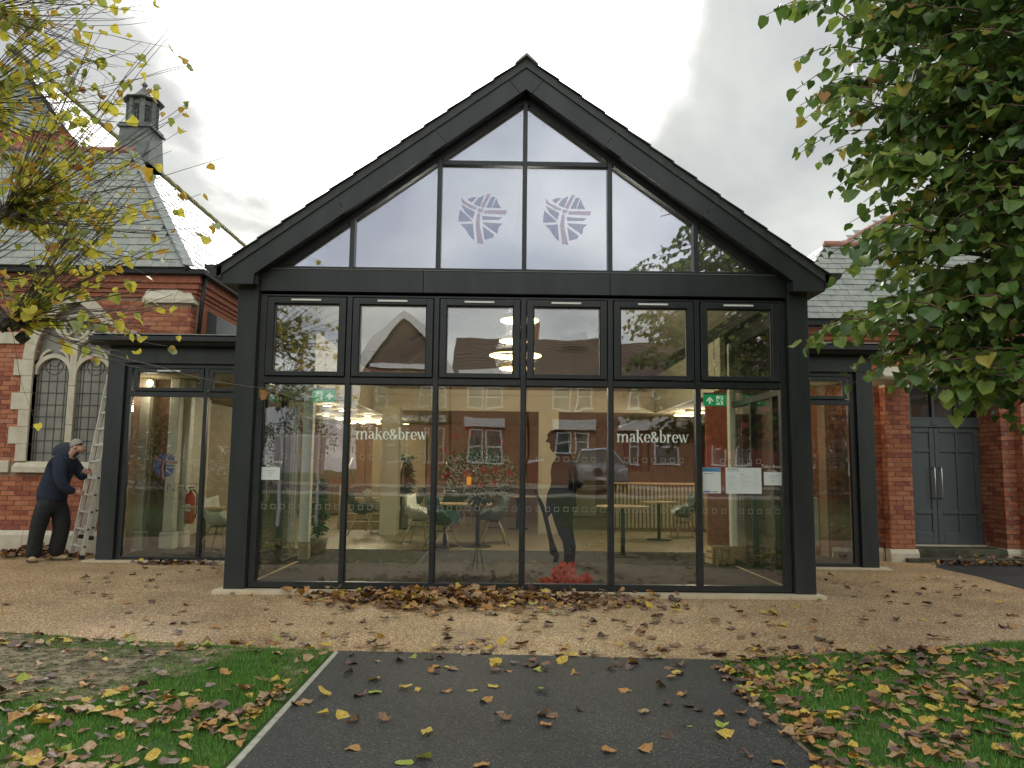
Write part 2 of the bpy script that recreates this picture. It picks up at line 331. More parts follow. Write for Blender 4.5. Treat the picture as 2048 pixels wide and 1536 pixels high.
# tarmac path
tp = MB(); ycut = [5.93, 4, 2, 0, -2.5, -3, -3.6, -4.2, -4.8, -5.2, -5.6, -6]
for i, y in enumerate(ycut):
    pass
pv = []
for y in ycut: z = hgt(y)+.010; pv += [(-1.20, y, z), (1.50 if y < 5.5 else 1.60, y, z)]
pv[0] = (-1.225, 5.968, .0155); pv[1] = (1.595, 5.79, .0155); pv[2] = (-1.205, 4, .0105)
tp.add(pv, [(2*i, 2*i+2, 2*i+3, 2*i+1) for i in range(len(ycut)-1)])
o = tp.build('tarmac_path', M_TARMAC, kind='structure'); o.data.flip_normals()
# concrete edging strips of the path, one length each
for side, x0, lab in ((0, -1.240, 'pale concrete edging'), (1, 1.515, 'thin timber edging')):
    y = 5.93 if side == 0 else 5.74; i = 0
    while y > -2.4:
        b = MB(); w = .032 if side == 0 else .02
        b.box(x0-(.005 if side == 0 else -.0), x0+w, y-.903, y, -.05, .016 if side == 0 else .014)
        o = b.build('path_edging', M_CONC if side == 0 else M_SOIL, bevel=.004, kind='structure'); y -= .913; x0 += rnd.uniform(-.002, .002); i += 1
# lawns either side
def lawn(name, poly):
    tri_sheet(name, poly, .004, M_TURF, kind='structure')
LAWN_L = [tuple(e) for e in edgeL[:-1]]+[(-14, 8.0), (-14, -2.4), (-1.27, -2.4), (-1.27, 5.9)]
LAWN_R = [tuple(e) for e in edgeR[::-1]]+[(9, 7.0), (16, 7.4), (16, -2.4), (1.54, -2.4)]
lawn('lawn', LAWN_L); lawn('lawn', LAWN_R)

# ------------------------------------------------------------------ glazed gable pavilion
pav = thing('glass_pavilion', (XC, D, 0), 'modern black-framed glass pavilion with steep gable in the middle', 'building')
SL = .7345
for sx in (-1, 1):
    X = lambda d, s=sx: XC+s*d
    b = MB(); b.box(min(X(3.25), X(3.02)), max(X(3.25), X(3.02)), D-.04, D+.16, .052, 3.55)
    b.build('corner_post', M_DARK, pav, bevel=.004)
    b = MB(); b.box(min(X(3.02), X(3.005)), max(X(3.02), X(3.005)), D+.0, D+.12, .052, 3.369); b.build('shadow_gap', M_BLACK, pav)
    # barge board in lengths with open joints, and its soffit
    jl = [0, .24, 1.08, 2.2, 3.385]
    for a, c in zip(jl[:-1], jl[1:]):
        k = .262  # joint leans square to the slope
        def top(d): return 6.08-SL*d
        def bot(d): return 5.749-SL*d
        a0 = a+(.003 if a else 0); c0 = c-(.003 if c < 3 else 0)
        sh = .17 if a else 0; she = .17 if c < 3 else 0
        if c > 3: pts = [(a0, top(a0)), (3.385, top(3.385)), (3.385, 3.41), (3.03, 3.41), (3.03, bot(3.03)), (a0-sh, bot(a0-sh))]
        else: pts = [(a0, top(a0)), (c0, top(c0)), (c0-she, bot(c0-she)), (a0-sh if a else 0, bot(a0-sh) if a else bot(0))]
        if sx < 0: pts = pts[::-1]
        MB().xz([(X(p), z) for p, z in pts], 8.45, 8.475).build('barge_board', M_DARK, pav)
    fx = MB()
    for d in (.16, .33, .98, 1.16, 1.75, 2.3, 2.9):
        for q in (.05, .29): fx.lathe([(.006, 0), (.006, -.004)], (X(d-q*.35), 8.450, 6.07-SL*d-q), 8, axis='y')
    fx.build('fixing_screws', M_BLACK, pav, kind='stuff')
    b = MB(); pts = [(0.0, 5.78), (3.04, 5.78-SL*3.04), (3.04, 5.752-SL*3.04), (0, 5.752)]
    b.xz([(X(p), z) for p, z in (pts if sx > 0 else pts[::-1])], 8.476, 8.70); b.build('soffit_board', M_BLACK, pav)
    b = MB(); b.box(min(X(3.03), X(3.38)), max(X(3.03), X(3.38)), 8.477, 17.5, 3.412, 3.60); b.build('eaves_box', M_DARK, pav)
    pg = [(3.388, 3.63), (3.585, 3.63), (3.575, 3.60), (3.55, 3.56), (3.52, 3.545), (3.50, 3.51), (3.388, 3.47)]
    pg = [(X(p), z-.01) for p, z in pg]
    MB().xz(pg if sx > 0 else pg[::-1], 8.43, 17.5).build('gutter', M_DARK, pav)
    b = MB(); b.box(min(X(3.0), X(3.04)), max(X(3.0), X(3.04)), 8.50, 8.53, 3.42, 3.56); b.build('end_bracket', M_DARK2, pav)
    # roof covering: underlay slab with a rooflight opening, verge slates one by one
    def slab(d0, d1, y0, y1, nm='roof_slope', m_=mat('black_slate', (.03, .034, .034), (.05, .055, .054), 9, .6, .2, 60), t=.03, up=0.02):
        c = [(d0, 6.085-SL*d0), (d1, 6.085-SL*d1)]
        pts = [(X(c[0][0]), c[0][1]-t+up), (X(c[1][0]), c[1][1]-t+up), (X(c[1][0]), c[1][1]+up), (X(c[0][0]), c[0][1]+up)]
        return MB().xz(pts if sx > 0 else pts[::-1], y0, y1).build(nm, m_, pav)
    slab(0, 3.44, 8.43, 16.9, t=.10); slab(0, 1.05, 16.901, 17.5, t=.10); slab(2.35, 3.44, 16.901, 17.5, t=.10)
    slab(1.051, 2.349, 16.902, 17.5, 'rooflight', M_PLAIN, .01, -.03); slab(0, 3.44, 17.501, 20.5, t=.10)
    for i in range(13):
        d0 = .10+i*.262; d1 = min(d0+.285, 3.46)
        h = .004+.016; pts = [(d0, 6.115-SL*d0), (d1, 6.115-SL*d1+h), (d1, 6.115-SL*d1+h-.012), (d0, 6.115-SL*d0-.012)]
        MB().xz([(X(p), z) for p, z in (pts if sx > 0 else pts[::-1])], 8.405, 8.70).build('verge_slate', mat('black_slate', (.03, .034, .034), (.05, .055, .054), 9, .6, .2, 60), pav)
# ridge
y = 8.385; i = 0
while y < 20:
    pts = [(-.135, 6.135-SL*.135), (0, 6.165), (.135, 6.135-SL*.135), (.135, 6.115-SL*.135), (0, 6.13), (-.135, 6.115-SL*.135)]
    MB().xz([(XC+p, z+.006*(i % 2)) for p, z in pts], y, y+.44).build('ridge_tile', M_LEAD, pav); y += .445; i += 1
# beam band
for a, c in ((-3.005, XC*0-1.155), (-1.149, .985), (.991, 3.005)):
    MB().box(XC+a, XC+c, D-.035, D+.10, 3.372, 3.628).build('beam_panel', M_DARK, pav, bevel=.003)
MB().box(XC-2.99, XC+2.99, D-.0, D+.12, 3.340, 3.371).build('shadow_gap', M_BLACK, pav)
MB().box(XC-3.0, XC+3.0, D-.042, D+.05, 3.6295, 3.634).build('drip_flashing', M_LEAD, pav)
MULW = .052
# gable frame
fr = lambda nm, b: b.build(nm, M_DARK2, pav, bevel=.003)
fr('gable_base_rail', MB().box(XC-2.86, XC+2.86, D-.0, D+.08, 3.636, 3.672))
for sx in (-1, 1):
    pts = [(0, 5.765), (2.93, 5.765-SL*2.93), (2.93, 5.68-SL*2.93), (0, 5.68)]
    if sx > 0: pts = pts[::-1]
    MB().xz([(XC+sx*p, z) for p, z in pts], D-.01, D+.085).build('gable_sloping_frame', M_DARK2, pav)
    fr('gable_end_block', MB().xz([(XC+sx*2.74, 3.637), (XC+sx*3.0, 3.637), (XC+sx*3.0, 3.60+.04), (XC+sx*2.74, 3.75)][::(1 if sx > 0 else -1)], D+.001, D+.078))
    fr('gable_transom', MB().box(min(XC+sx*.027, XC+sx*(W-.027)), max(XC+sx*.027, XC+sx*(W-.027)), D-.005, D+.08, 4.908, 4.962))
for i in range(-2, 3):
    zt = 5.69-SL*abs(i)*W if i else 5.70
    fr('gable_mullion', MB().box(XC+i*W-.026, XC+i*W+.026, D-.022, D+.082, 3.600, zt))
def pane(poly, y, m=M_GLASS, nm='glass_pane', par=None, t=.02):
    return MB().xz(poly, y, y+t).build(nm, m, par or pav)
PANES = {}
lim = lambda d: 5.70-SL*d
for i in range(-3, 3):
    a, c = XC+i*W+.02, XC+(i+1)*W-.02
    da, dc = abs(a-XC), abs(c-XC)
    z0 = 3.665
    if i in (-1, 0):
        PANES[('g', i)] = pane([(a, z0), (c, z0), (c, 4.93), (a, 4.93)], D+.045, M_GLASS2)
        pane([(a, 4.94), (c, 4.94), (c, max(lim(dc), 4.95)), (a, max(lim(da), 4.95))], D+.045, M_GLASS2)
    elif i in (-2, 1): pane([(a, z0), (c, z0), (c, lim(dc)), (a, lim(da))], D+.045, M_GLASS2)
    elif i == -3: pane([(XC-2.77, z0), (c, z0), (c, lim(dc))], D+.045, M_GLASS2)
    else: pane([(a, z0), (XC+2.77, z0), (a, lim(da))], D+.045, M_GLASS2)
# main grid
fr('head_rail', MB().box(XC-2.995, XC+2.995, D+.0, D+.09, 3.318, 3.3695)); fr('base_rail', MB().box(XC-2.995, XC+2.995, D-.0, D+.09, .066, .128))
MB().box(XC-3.0, XC+3.0, D+.02, D+.09, .0505, .065).build('shadow_gap', M_BLACK, pav)
for sx in (-1, 1):
    q = sorted((XC+sx*3.0, XC+sx*2.925)); fr('jamb', MB().box(q[0], q[1], D+.001, D+.088, .128, 3.318))
for i in range(-2, 3): fr('mullion', MB().box(XC+i*W-.028, XC+i*W+.028, D-.012, D+.088, .129, 3.317))
for i in range(-3, 3):
    a = XC+i*W+(.029 if i > -3 else .05); c = XC+(i+1)*W-(.029 if i < 2 else .05)
    fr('transom', MB().box(a, c, D-.002, D+.086, 2.322, 2.392))
    # opening light: sash > pane, trickle vent
    s = MB(); so_, w = .006, .072; x0, x1, z0, z1 = a+.012, c-.012, 2.404, 3.306
    y0, y1 = D-.022, D+.06
    s.box(x0, x0+w, y0, y1, z0, z1).box(x1-w, x1, y0, y1, z0, z1).box(x0+w, x1-w, y0, y1, z0, z0+w*.72).box(x0+w, x1-w, y0, y1, z1-w, z1)
    sash = s.build('window_sash', M_DARK2, pav, bevel=.004)
    MB().box(a, c, D+.03, D+.07, 2.393, 2.403).box(a, c, D+.03, D+.07, 3.307, 3.317).box(a, x0-.001, D+.03, D+.07, 2.40, 3.31).box(x1+.001, c, D+.03, D+.07, 2.40, 3.31).build('gasket', M_BLACK, sash)
    g2 = .012; b = MB(); b.box(x0+w, x0+w+g2, D+.0, D+.03, z0+.052, z1-w).box(x1-w-g2, x1-w, D+.0, D+.03, z0+.052, z1-w).box(x0+w, x1-w, D, D+.03, z1-w-g2, z1-w).build('glazing_bead', M_BLACK, sash)
    PANES[('u', i)] = pane([(x0+w-.01, z0+.045), (x1-w+.01, z0+.045), (x1-w+.01, z1-w+.01), (x0+w-.01, z1-w+.01)], D+.031, M_GLASS3, 'pane', sash)
    xm = (x0+x1)/2-.01
    MB().box(xm-.17, xm+.17, D-.036, D-.0225, 3.262, 3.284).build('trickle_vent', M_WHITEBAR, sash, bevel=.003)
    MB().box(a, c, D+.02, D+.045, 2.3125, 2.3215).box(a, a+.010, D+.015, D+.045, .128, 2.31).build('gasket', M_BLACK, pav)
    PANES[('l', i)] = p = pane([(a-.01, .12), (c+.01, .12), (c+.01, 2.33), (a-.01, 2.33)], D+.048)
    # safety marker squares
    b = MB(); n = 9; st = (c-a)/n*1.0
    for zz in (1.50, .941):
        for q in range(n):
            if zz > 1.2 and (q in (0, 8) or i in (-3, 2) and q in (0, 1, 7)): continue
            xx = a+st*(q+.5); h = .026; t = .0045
            for (u0, u1, v0, v1) in ((-h, h, h-t, h), (-h, h, -h, -h+t), (-h, -h+t, -h+t, h-t), (h-t, h, -h+t, h-t)):
                b.add([(xx+u0, D+.0465, zz+v0), (xx+u1, D+.0465, zz+v0), (xx+u1, D+.0465, zz+v1), (xx+u0, D+.0465, zz+v1)], [(0, 1, 2, 3)])
    b.build('marker_squares', M_SQ, p, kind='stuff')
# stone sill
xs = [-3.34, -2.5, -1.62, -.65, .42, 1.43, 2.47, 2.92, 3.32]
for a, c in zip(xs[:-1], xs[1:]):
    MB().box(XC+a+.0015, XC+c-.0015, 8.505, 9.1, -.02, .050).build('sill_stone', M_SILL, pav, bevel=.004)
# side walls of the projecting bay, glazed like the front
for sx in (-1, 1):
    xo = XC+sx*3.24; xi = XC+sx*3.14; q = sorted((xo, xi))
    MB().box(q[0], q[1], D+.162, YB-.05, .052, .13).build('side_base_rail', M_DARK2, pav)
    MB().box(q[0], q[1], D+.162, YB-.05, 2.32, 2.40).build('side_transom', M_DARK2, pav)
    MB().box(q[0], q[1], D+.162, YB-.05, 3.2, 3.41).build('side_head', M_DARK2, pav)
    for yy in (D+.9, D+1.75): MB().box(q[0], q[1], yy, yy+.055, .131, 2.319).build('side_mullion', M_DARK2, pav)
    q2 = (q[0]+.04, q[0]+.06)
    MB().box(q2[0], q2[1], D+.17, YB-.06, .131, 2.319).build('side_pane', M_PLAIN, pav)
    MB().box(q2[0], q2[1], D+.17, YB-.06, 2.401, 3.199).build('side_pane', M_PLAIN, pav)
    q3 = sorted((XC+sx*3.34, XC+sx*3.1)); MB().box(q3[0], q3[1], 9.101, YB-.12, -.02, .049).build('sill_stone', M_SILL, pav)

# ------------------------------------------------------------------ the two low side lobbies
def lobby(name, label, x0, x1, cx, roof0, roof1, first_left, muls):
    t = thing(name, ((x0+x1)/2, YB, 0), label, 'building')
    left = first_left
    outer = x0 if left else x1; s = 1 if left else -1
    f = lambda nm, b, m=M_DARK2, bv=.003: b.build(nm, m, t, bevel=bv)
    q = sorted((outer, outer+s*.245)); f('corner_post', MB().box(q[0], q[1], YB-.05, YB+.14, .031, 2.868), M_DARK)
    q = sorted((outer+s*.245, outer+s*.262)); f('shadow_gap', MB().box(q[0], q[1], YB, YB+.1, .031, 2.86), M_BLACK, 0)
    f('fascia_panel', MB().box(x0, x1, YB-.045, YB+.1, 2.872, 3.10), M_DARK)
    f('shadow_gap', MB().box(x0+.02, x1-.02, YB, YB+.1, 2.855, 2.871), M_BLACK, 0)
    # flat roof: gutter-like edge with a pale flashing on top
    rd = .37 if left else 1.5
    pr = [(YB-.30, 3.235), (YB+rd, 3.255), (YB+rd, 3.10), (YB-.05, 3.10), (YB-.22, 3.115), (YB-.26, 3.15), (YB-.30, 3.17)]
    MB().prism([(roof0, y, z) for y, z in pr], (roof1-roof0, 0, 0)).build('flat_roof_edge', mat('roof_edge_black', (.012, .014, .016), None, rough=.5), t)
    MB().box(roof0+.01, roof1-.01, YB-.295, YB+rd, 3.2565, 3.27).build('roof_flashing', M_LEAD, t)
    gx0, gx1 = (outer+.262, x1) if left else (x0, outer-.262)
    f('head_rail', MB().box(gx0, gx1, YB, YB+.08, 2.805, 2.855)); f('base_rail', MB().box(gx0, gx1, YB, YB+.08, .035, .078))
    f('transom', MB().box(gx0, gx1, YB-.003, YB+.08, 2.385, 2.455))
    q = sorted((outer+s*.263, outer+s*.33)); f('jamb', MB().box(q[0], q[1], YB+.001, YB+.079, .079, 2.804))
    ed = [gx0+(.066 if left else 0)]+muls+[gx1-(0 if left else .066)]
    for mxx in muls: f('mullion', MB().box(mxx-.027, mxx+.027, YB-.01, YB+.08, .079, 2.804))
    P_ = []
    for a, c in zip(ed[:-1], ed[1:]):
        a += .02; c -= .02
        P_.append(pane([(a, .075), (c, .075), (c, 2.39), (a, 2.39)], YB+.04, M_GLASS, 'glass_pane', t))
        x0_, x1_, z0, z1, w = a+.02, c-.02, 2.466, 2.796, .062
        sb = MB().box(x0_, x0_+w, YB-.02, YB+.05, z0, z1).box(x1_-w, x1_, YB-.02, YB+.05, z0, z1).box(x0_+w, x1_-w, YB-.02, YB+.05, z0, z0+w*.8).box(x0_+w, x1_-w, YB-.02, YB+.05, z1-w, z1)
        sash = sb.build('window_sash', M_DARK2, t, bevel=.004)
        MB().box(a-.02, x1_+.02, YB+.03, YB+.06, z0-.012, z0-.001).box(a-.02, x1_+.02, YB+.03, YB+.06, z1+.001, z1+.009).build('gasket', M_BLACK, sash)
        pane([(x0_+w-.01, z0+.04), (x1_-w+.01, z0+.04), (x1_-w+.01, z1-w+.01), (x0_+w-.01, z1-w+.01)], YB+.02, M_GLASS, 'pane', sash)
        xm = (x0_+x1_)/2
        MB().box(xm-.17, xm+.17, YB-.034, YB-.0205, z1-.044, z1-.022).build('trickle_vent', M_WHITEBAR, sash, bevel=.003)
    n = 3; 
    for i in range(n):
        a = (x0-.13 if left else x0)+i*(x1-x0+.13)/n; c = a+(x1-x0+.13)/n
        MB().box(a+.0015, c-.0015, YB-.17, YB+.3, -.02, .030).build('sill_stone', M_SILL, t, bevel=.003)
    # closed outer side wall
    q = sorted((outer+s*.02, outer+s*.12)); MB().box(q[0], q[1], YB+.141, YB+rd-.1, .0, .15).build('side_base_rail', M_DARK, t)
    MB().box(q[0], q[1], YB+.141, YB+rd-.1, 2.80, 3.095).build('side_head', M_DARK, t)
    MB().box(q[0]+.04, q[0]+.06, YB+.142, YB+rd-.1, .151, 2.799).build('side_pane', M_PLAIN, t)
    return t, P_
lobL, PL = lobby('glazed_lobby', 'low flat-roofed black glass lobby beside the ladder', -5.815, -3.05, -5, -6.0, -3.08, True, [-4.385])
lobR, PR = lobby('glazed_lobby', 'low flat-roofed black glass lobby next to the grey double doors', 3.47, 5.445, 5, 3.50, 5.75, False, [3.60])

# ------------------------------------------------------------------ vinyl emblems and lettering on the panes
def flat(b, pts, y, mi=0, k=[0]):
    k[0] = (k[0]+1) % 12; y = y-k[0]*.00012
    n = len(pts); b.add([(x, y, z) for x, z in pts], [tuple(range(n))], mi)
EMB = [  # traced outline pieces of the round woven-cross emblem, unit coordinates (x right, y down)
 ('b', [(470, 268), (520, 245), (578, 240), (512, 308)]), ('b', [(538, 322), (590, 250), (655, 218), (605, 355)]), ('v', [(612, 350), (690, 205), (728, 205), (650, 372)]),
 ('b', [(672, 362), (735, 235), (778, 240), (735, 366)]), ('b', [(742, 366), (790, 250), (810, 310), (845, 366)]), ('v', [(400, 245), (445, 300), (575, 365), (570, 390), (505, 372), (405, 305)]),
 ('b', [(398, 330), (555, 415), (530, 495), (440, 410)]), ('b', [(388, 388), (520, 505), (530, 520), (375, 528), (372, 480)]), ('v', [(582, 385), (600, 370), (648, 380), (640, 420), (585, 415)]),
 ('v', [(655, 392), (908, 388), (895, 438), (650, 430)]), ('b', [(632, 458), (857, 470), (820, 500), (640, 505)]), ('b', [(640, 528), (862, 542), (820, 580), (805, 660), (655, 555)]),
 ('b', [(640, 575), (770, 670), (760, 700), (665, 730)]), ('b', [(395, 555), (535, 545), (552, 740), (500, 690), (450, 610)]), ('v', [(580, 430), (612, 432), (608, 560), (655, 775), (585, 770), (562, 560)])]
def emblem(parent, xc_, zc_, size, y, mats, lab=None):
    b = MB()
    for k, pts in EMB:
        q = [(xc_+(x-640)/570*size, zc_-(yy-490)/570*size) for x, yy in pts]
        flat(b, q, y, 0 if k == 'b' else 1)
    return b.build('emblem', mats, parent)
M_EB = mat('faded_blue_vinyl', (.30, .36, .55), None, rough=.5); M_EV = mat('faded_violet_vinyl', (.45, .38, .52), None, rough=.5)
E1 = P(965, 435, D); E2 = P(1135, 437, D)
def faint(name, c, a):
    m = bpy.data.materials.new(name); m.use_nodes = True; t = m.node_tree; b = t.nodes['Principled BSDF']; b.inputs['Base Color'].default_value = (*c, 1); b.inputs['Alpha'].default_value = a; b.inputs['Roughness'].default_value = .5; return m
FB, FV = faint('translucent_blue_vinyl', (.16, .20, .55), .40), faint('translucent_violet_vinyl', (.42, .20, .50), .34)
emblem(PANES[('g', -1)], E1.x, E1.z, .60, D+.0445, [FB, FV]); emblem(PANES[('g', 0)], E2.x, E2.z, .60, D+.0445, [FB, FV])
e3 = P(328, 932, YB); emblem(PL[0], e3.x, e3.z, .38, YB+.0395, [mat('navy_vinyl', (.03, .05, .12), None, rough=.5), mat('maroon_vinyl', (.16, .08, .09), None, rough=.5)])

def bez(p0, p1, p2, n=7): return [((1-t)**2*p0[0]+2*t*(1-t)*p1[0]+t*t*p2[0], (1-t)**2*p0[1]+2*t*(1-t)*p1[1]+t*t*p2[1]) for t in [i/n for i in range(n+1)]]
def arc(cx, cy, rx, ry, a0, a1, n=12): return [(cx+rx*math.cos(R(a0+(a1-a0)*i/n)), cy+ry*math.sin(R(a0+(a1-a0)*i/n))) for i in range(n+1)]
TH, TN = .19, .055
def wv(pts, thick=TH, thin=TN):   # broad-nib contrast: thick where the stroke runs vertically
    out = []
    for i in range(len(pts)):
        a = pts[max(i-1, 0)]; c = pts[min(i+1, len(pts)-1)]; dx, dy = c[0]-a[0], c[1]-a[1]; l = math.hypot(dx, dy) or 1
        out.append(thin+(thick-thin)*(abs(dy)/l)**1.5)
    return out
def S(pts, w=None): return (pts, w if isinstance(w, list) else ([w]*len(pts) if w else wv(pts)))
ser = lambda x, y, l=.17: S([(x-l, y), (x+l, y)], .06)
def stem(x, y0=0, y1=1, foot=True, head=True):
    o = [S([(x, y0), (x, y1)], TH)]
    if foot: o.append(ser(x, y0+.03))
    if head: o.append(S([(x-.20, y1-.07), (x, y1-.01)], .08))
    return o
def arch(x0, x1): return [S(bez((x0+.06, .72), (x0+.22, 1.02), ((x0+x1)/2+.08, .96), 5)+bez(((x0+x1)/2+.08, .96), (x1, .94), (x1, .6), 5)[1:]), S([(x1, .62), (x1, 0)], TH), ser(x1, .03)]
GLY = {
 'm': (stem(.22)+arch(.22, .76)+arch(.76, 1.30), 1.52), 'r': (stem(.22)+[S(bez((.28, .7), (.40, .98), (.56, .93), 5)), S(arc(.55, .84, .03, .03, 0, 300, 6), .11)], .68),
 'a': ([S(arc(.38, .70, .24, .27, 150, 0, 8)), S([(.62, .72), (.62, .12)], TH), S(bez((.62, .14), (.66, -.02), (.84, .08), 4), .07), S(bez((.60, .60), (.16, .52), (.17, .25), 6)+bez((.17, .25), (.20, -.04), (.58, .16), 6)[1:])], .84),
 'k': ([S([(.22, 0), (.22, 1.5)], TH), ser(.22, .03), S([(.02, 1.44), (.22, 1.47)], .07), S([(.30, .42), (.74, .95)], .065), S([(.46, .60), (.80, .03)], .17), ser(.80, .03, .15), ser(.70, .96, .15)], .96),
 'e': ([S(arc(.42, .50, .30, .47, 5, 320, 20)), S([(.16, .52), (.70, .52)], .055)], .80),
 'b': ([S([(.22, .04), (.22, 1.5)], TH), S([(.02, 1.44), (.22, 1.47)], .07), S(arc(.42, .48, .32, .46, 140, -150, 18))], .86),
 'w': ([S([(.12, .96), (.42, .04)], .17), S([(.42, .04), (.66, .90)], .055), S([(.58, .96), (.86, .04)], .17), S([(.86, .04), (1.12, .95)], .055), ser(.12, .96, .14), ser(.60, .96, .13), ser(1.12, .96, .13)], 1.22),
 '&': ([S(arc(.42, 1.0, .20, .24, -60, 240, 14)), S([(.30, .84), (.86, .06)], .16), S(bez((.50, .72), (.10, .55), (.14, .28), 6)+bez((.14, .28), (.20, -.04), (.50, .04), 6)[1:]+bez((.50, .04), (.82, .16), (.86, .56), 6)[1:]), ser(.84, .60, .13)], 1.04),
}
def write_glyphs(text, x0, z0, width, y, m, parent, name='lettering'):
    tot = sum(GLY[c][1] for c in text); s = width/tot; x = x0; b = MB()
    for ch in text:
        st, adv = GLY[ch]
        for pts, ws in st:
            L_, R_ = [], []
            for i, (px, py) in enumerate(pts):
                a = pts[max(i-1, 0)]; c = pts[min(i+1, len(pts)-1)]; dx, dy = c[0]-a[0], c[1]-a[1]; l = math.hypot(dx, dy) or 1
                nx, ny = -dy/l*ws[i]/2, dx/l*ws[i]/2
                L_.append((x+(px+nx)*s, z0+(py+ny)*s)); R_.append((x+(px-nx)*s, z0+(py-ny)*s))
            for i in range(len(pts)-1): flat(b, [R_[i], R_[i+1], L_[i+1], L_[i]], y)
        x += adv*s
    return b.build(name, m, parent)
for (pa, pb, i) in (((709, 877), (853, 877), -2), ((1234, 883), (1379, 883), 1)):
    a, c = P(*pa, D), P(*pb, D); write_glyphs('make&brew', a.x, (a.z+c.z)/2-.01, c.x-a.x, D+.044, M_VINYL, PANES[('l', i)])
def sans(text, xc_, z, size, y, m, parent, name='lettering', xscale=1, off=0.0):
    cu = bpy.data.curves.new('t', 'FONT'); cu.body = text; cu.size = size; cu.align_x = 'CENTER'; cu.offset = off; cu.resolution_u = 3
    o = bpy.data.objects.new('t', cu); COL.objects.link(o); me = bpy.data.meshes.new_from_object(o.evaluated_get(bpy.context.evaluated_depsgraph_get()))
    bpy.data.objects.remove(o); me.name = name
    for v in me.vertices: v.co = Vector((xc_+v.co.x*xscale, y, z+v.co.y))
    me.materials.clear(); me.materials.append(m); return link(name, me, parent)
q = P(541, 926, D); sans('Take Away', q.x, q.z-.0, .055, D+.044, M_WVINYL, PANES[('l', -3)]); sans('Only', q.x, q.z-.055, .055, D+.044, M_WVINYL, PANES[('l', -3)])
q = P(1547, 936, D); sans('Take Away', q.x, q.z, .055, D+.044, M_WVINYL, PANES[('l', 2)]); sans('Only', q.x, q.z-.055, .055, D+.044, M_WVINYL, PANES[('l', 2)])
q = P(334, 984, YB); M_DV = mat('dark_plum_vinyl', (.05, .03, .04), None, rough=.5)
sans('C', q.x-.44, q.z-.02, .26, YB+.039, M_DV, PL[0], off=-.006); sans('ONNECT', q.x+.06, q.z, .19, YB+.039, M_DV, PL[0], xscale=1.0, off=-.005)
sans('a place to share', q.x+.05, q.z-.11, .085, YB+.039, M_DV, PL[0], off=-.002)
# paper notices taped to the panes
def notice(p0, p1, label, kind_):
    a, c = P(*p0, D), P(*p1, D); x0, x1, z1, z0 = a.x, c.x, a.z, c.z; y = D+.040
    o = MB().box(x0, x1, y, y+.0015, z0, z1).build('notice', M_PAPER); tag(o, label, 'notice', 'paper notices on the glass')
    w, h = x1-x0, z1-z0; f = lambda nm, rects, m: (lambda b: ([b.box(x0+u0*w, x0+u1*w, y-.0008, y-.0002, z0+v0*h, z0+v1*h) for u0, u1, v0, v1 in rects], b.build(nm, m, o)))(MB())
    if kind_ == 'small': f('print_lines', [(.24, .78, .71, .735), (.28, .70, .57, .585), (.42, .56, .49, .505), (.40, .60, .36, .375), (.41, .60, .29, .305)], M_INK)
    if kind_ == 'qr': f('header_band', [(0.01, .99, .84, .995)], M_BLUE); f('footer_bar', [(.04, .45, .03, .09)], M_BLUE2); f('print_lines', [(.52, .86, .045, .075), (.06, .6, .76, .775)], M_INK); f('header_lines', [(.1, .4, .93, .945), (.1, .72, .88, .895)], M_WHITE)
    if kind_ == 'menu':
        f('print_lines', [(.05, .40, .86, .868), (.40, .53, .75, .765)], M_INK)
        f('faint_print_lines', [(.06, .06+.14+.16*((i*7) % 5)/5, .70-.045*i, .709-.045*i) for i in range(13)]+[(.42, .46+.30*((i*3) % 4+1)/4, .70-.045*i, .708-.045*i) for i in range(11)]+[(.78, .8+.14*((i*5) % 4+1)/4, .9-.05*i, .908-.05*i) for i in range(15)], M_INKL)
        a2 = x0+.05*w; write_glyphs('make&brew', a2, z0+.9*h, .33*w, y-.0006, M_INK, o)
notice((520, 934), (557, 960), 'small white card notice taped at the far left pane under Take Away Only', 'small')
notice((1530, 944), (1567, 971), 'small white card notice in the far right pane, right of the wide menu', 'small')
notice((1407, 935), (1444, 987), 'upright white notice with blue header band on the far right pane', 'qr')
notice((1453, 935), (1526, 988), 'wide pale green menu sheet with rows of faint print', 'menu')

# ------------------------------------------------------------------ brickwork, slating
BL, BH, BJ = .215, .065, .010
def unit_box(l, d, h):
    b = MB(); b.add([(x, y, z) for z in (-h/2, h/2) for y in (0, d) for x in (-l/2, l/2)], [(0, 1, 5, 4), (4, 5, 7, 6), (0, 2, 3, 1), (0, 4, 6, 2), (1, 3, 7, 5)]); return b
def course_bricks(o, u, width, z0, z1, inside=None, seed=3, L_=BL, H_=BH):
    """bricks of a wall face: list of (centre, angle, length, colour index, proud)"""
    rn = random.Random(seed); out = []; row = 0; z = z0+H_/2+BJ/2; ang = math.atan2(u[1], u[0])
    while z+H_/2 <= z1+.01:
        x = -(L_+BJ)*(.5 if row % 2 else 0)
        while x < width:
            a, c = max(x, 0), min(x+L_, width)
            if c-a > .04:
                mid = (a+c)/2
                if inside is None or inside(mid, z):
                    ci = rn.choices((0, 1, 2, 3), (5, 3, 3, 1))[0]
                    out.append((Vector((o[0]+u[0]*mid, o[1]+u[1]*mid, z)), ang, c-a, ci, rn.uniform(-.003, .002)))
            x += L_+BJ
        z += H_+BJ; row += 1
    return out
BRICK_ME = {}
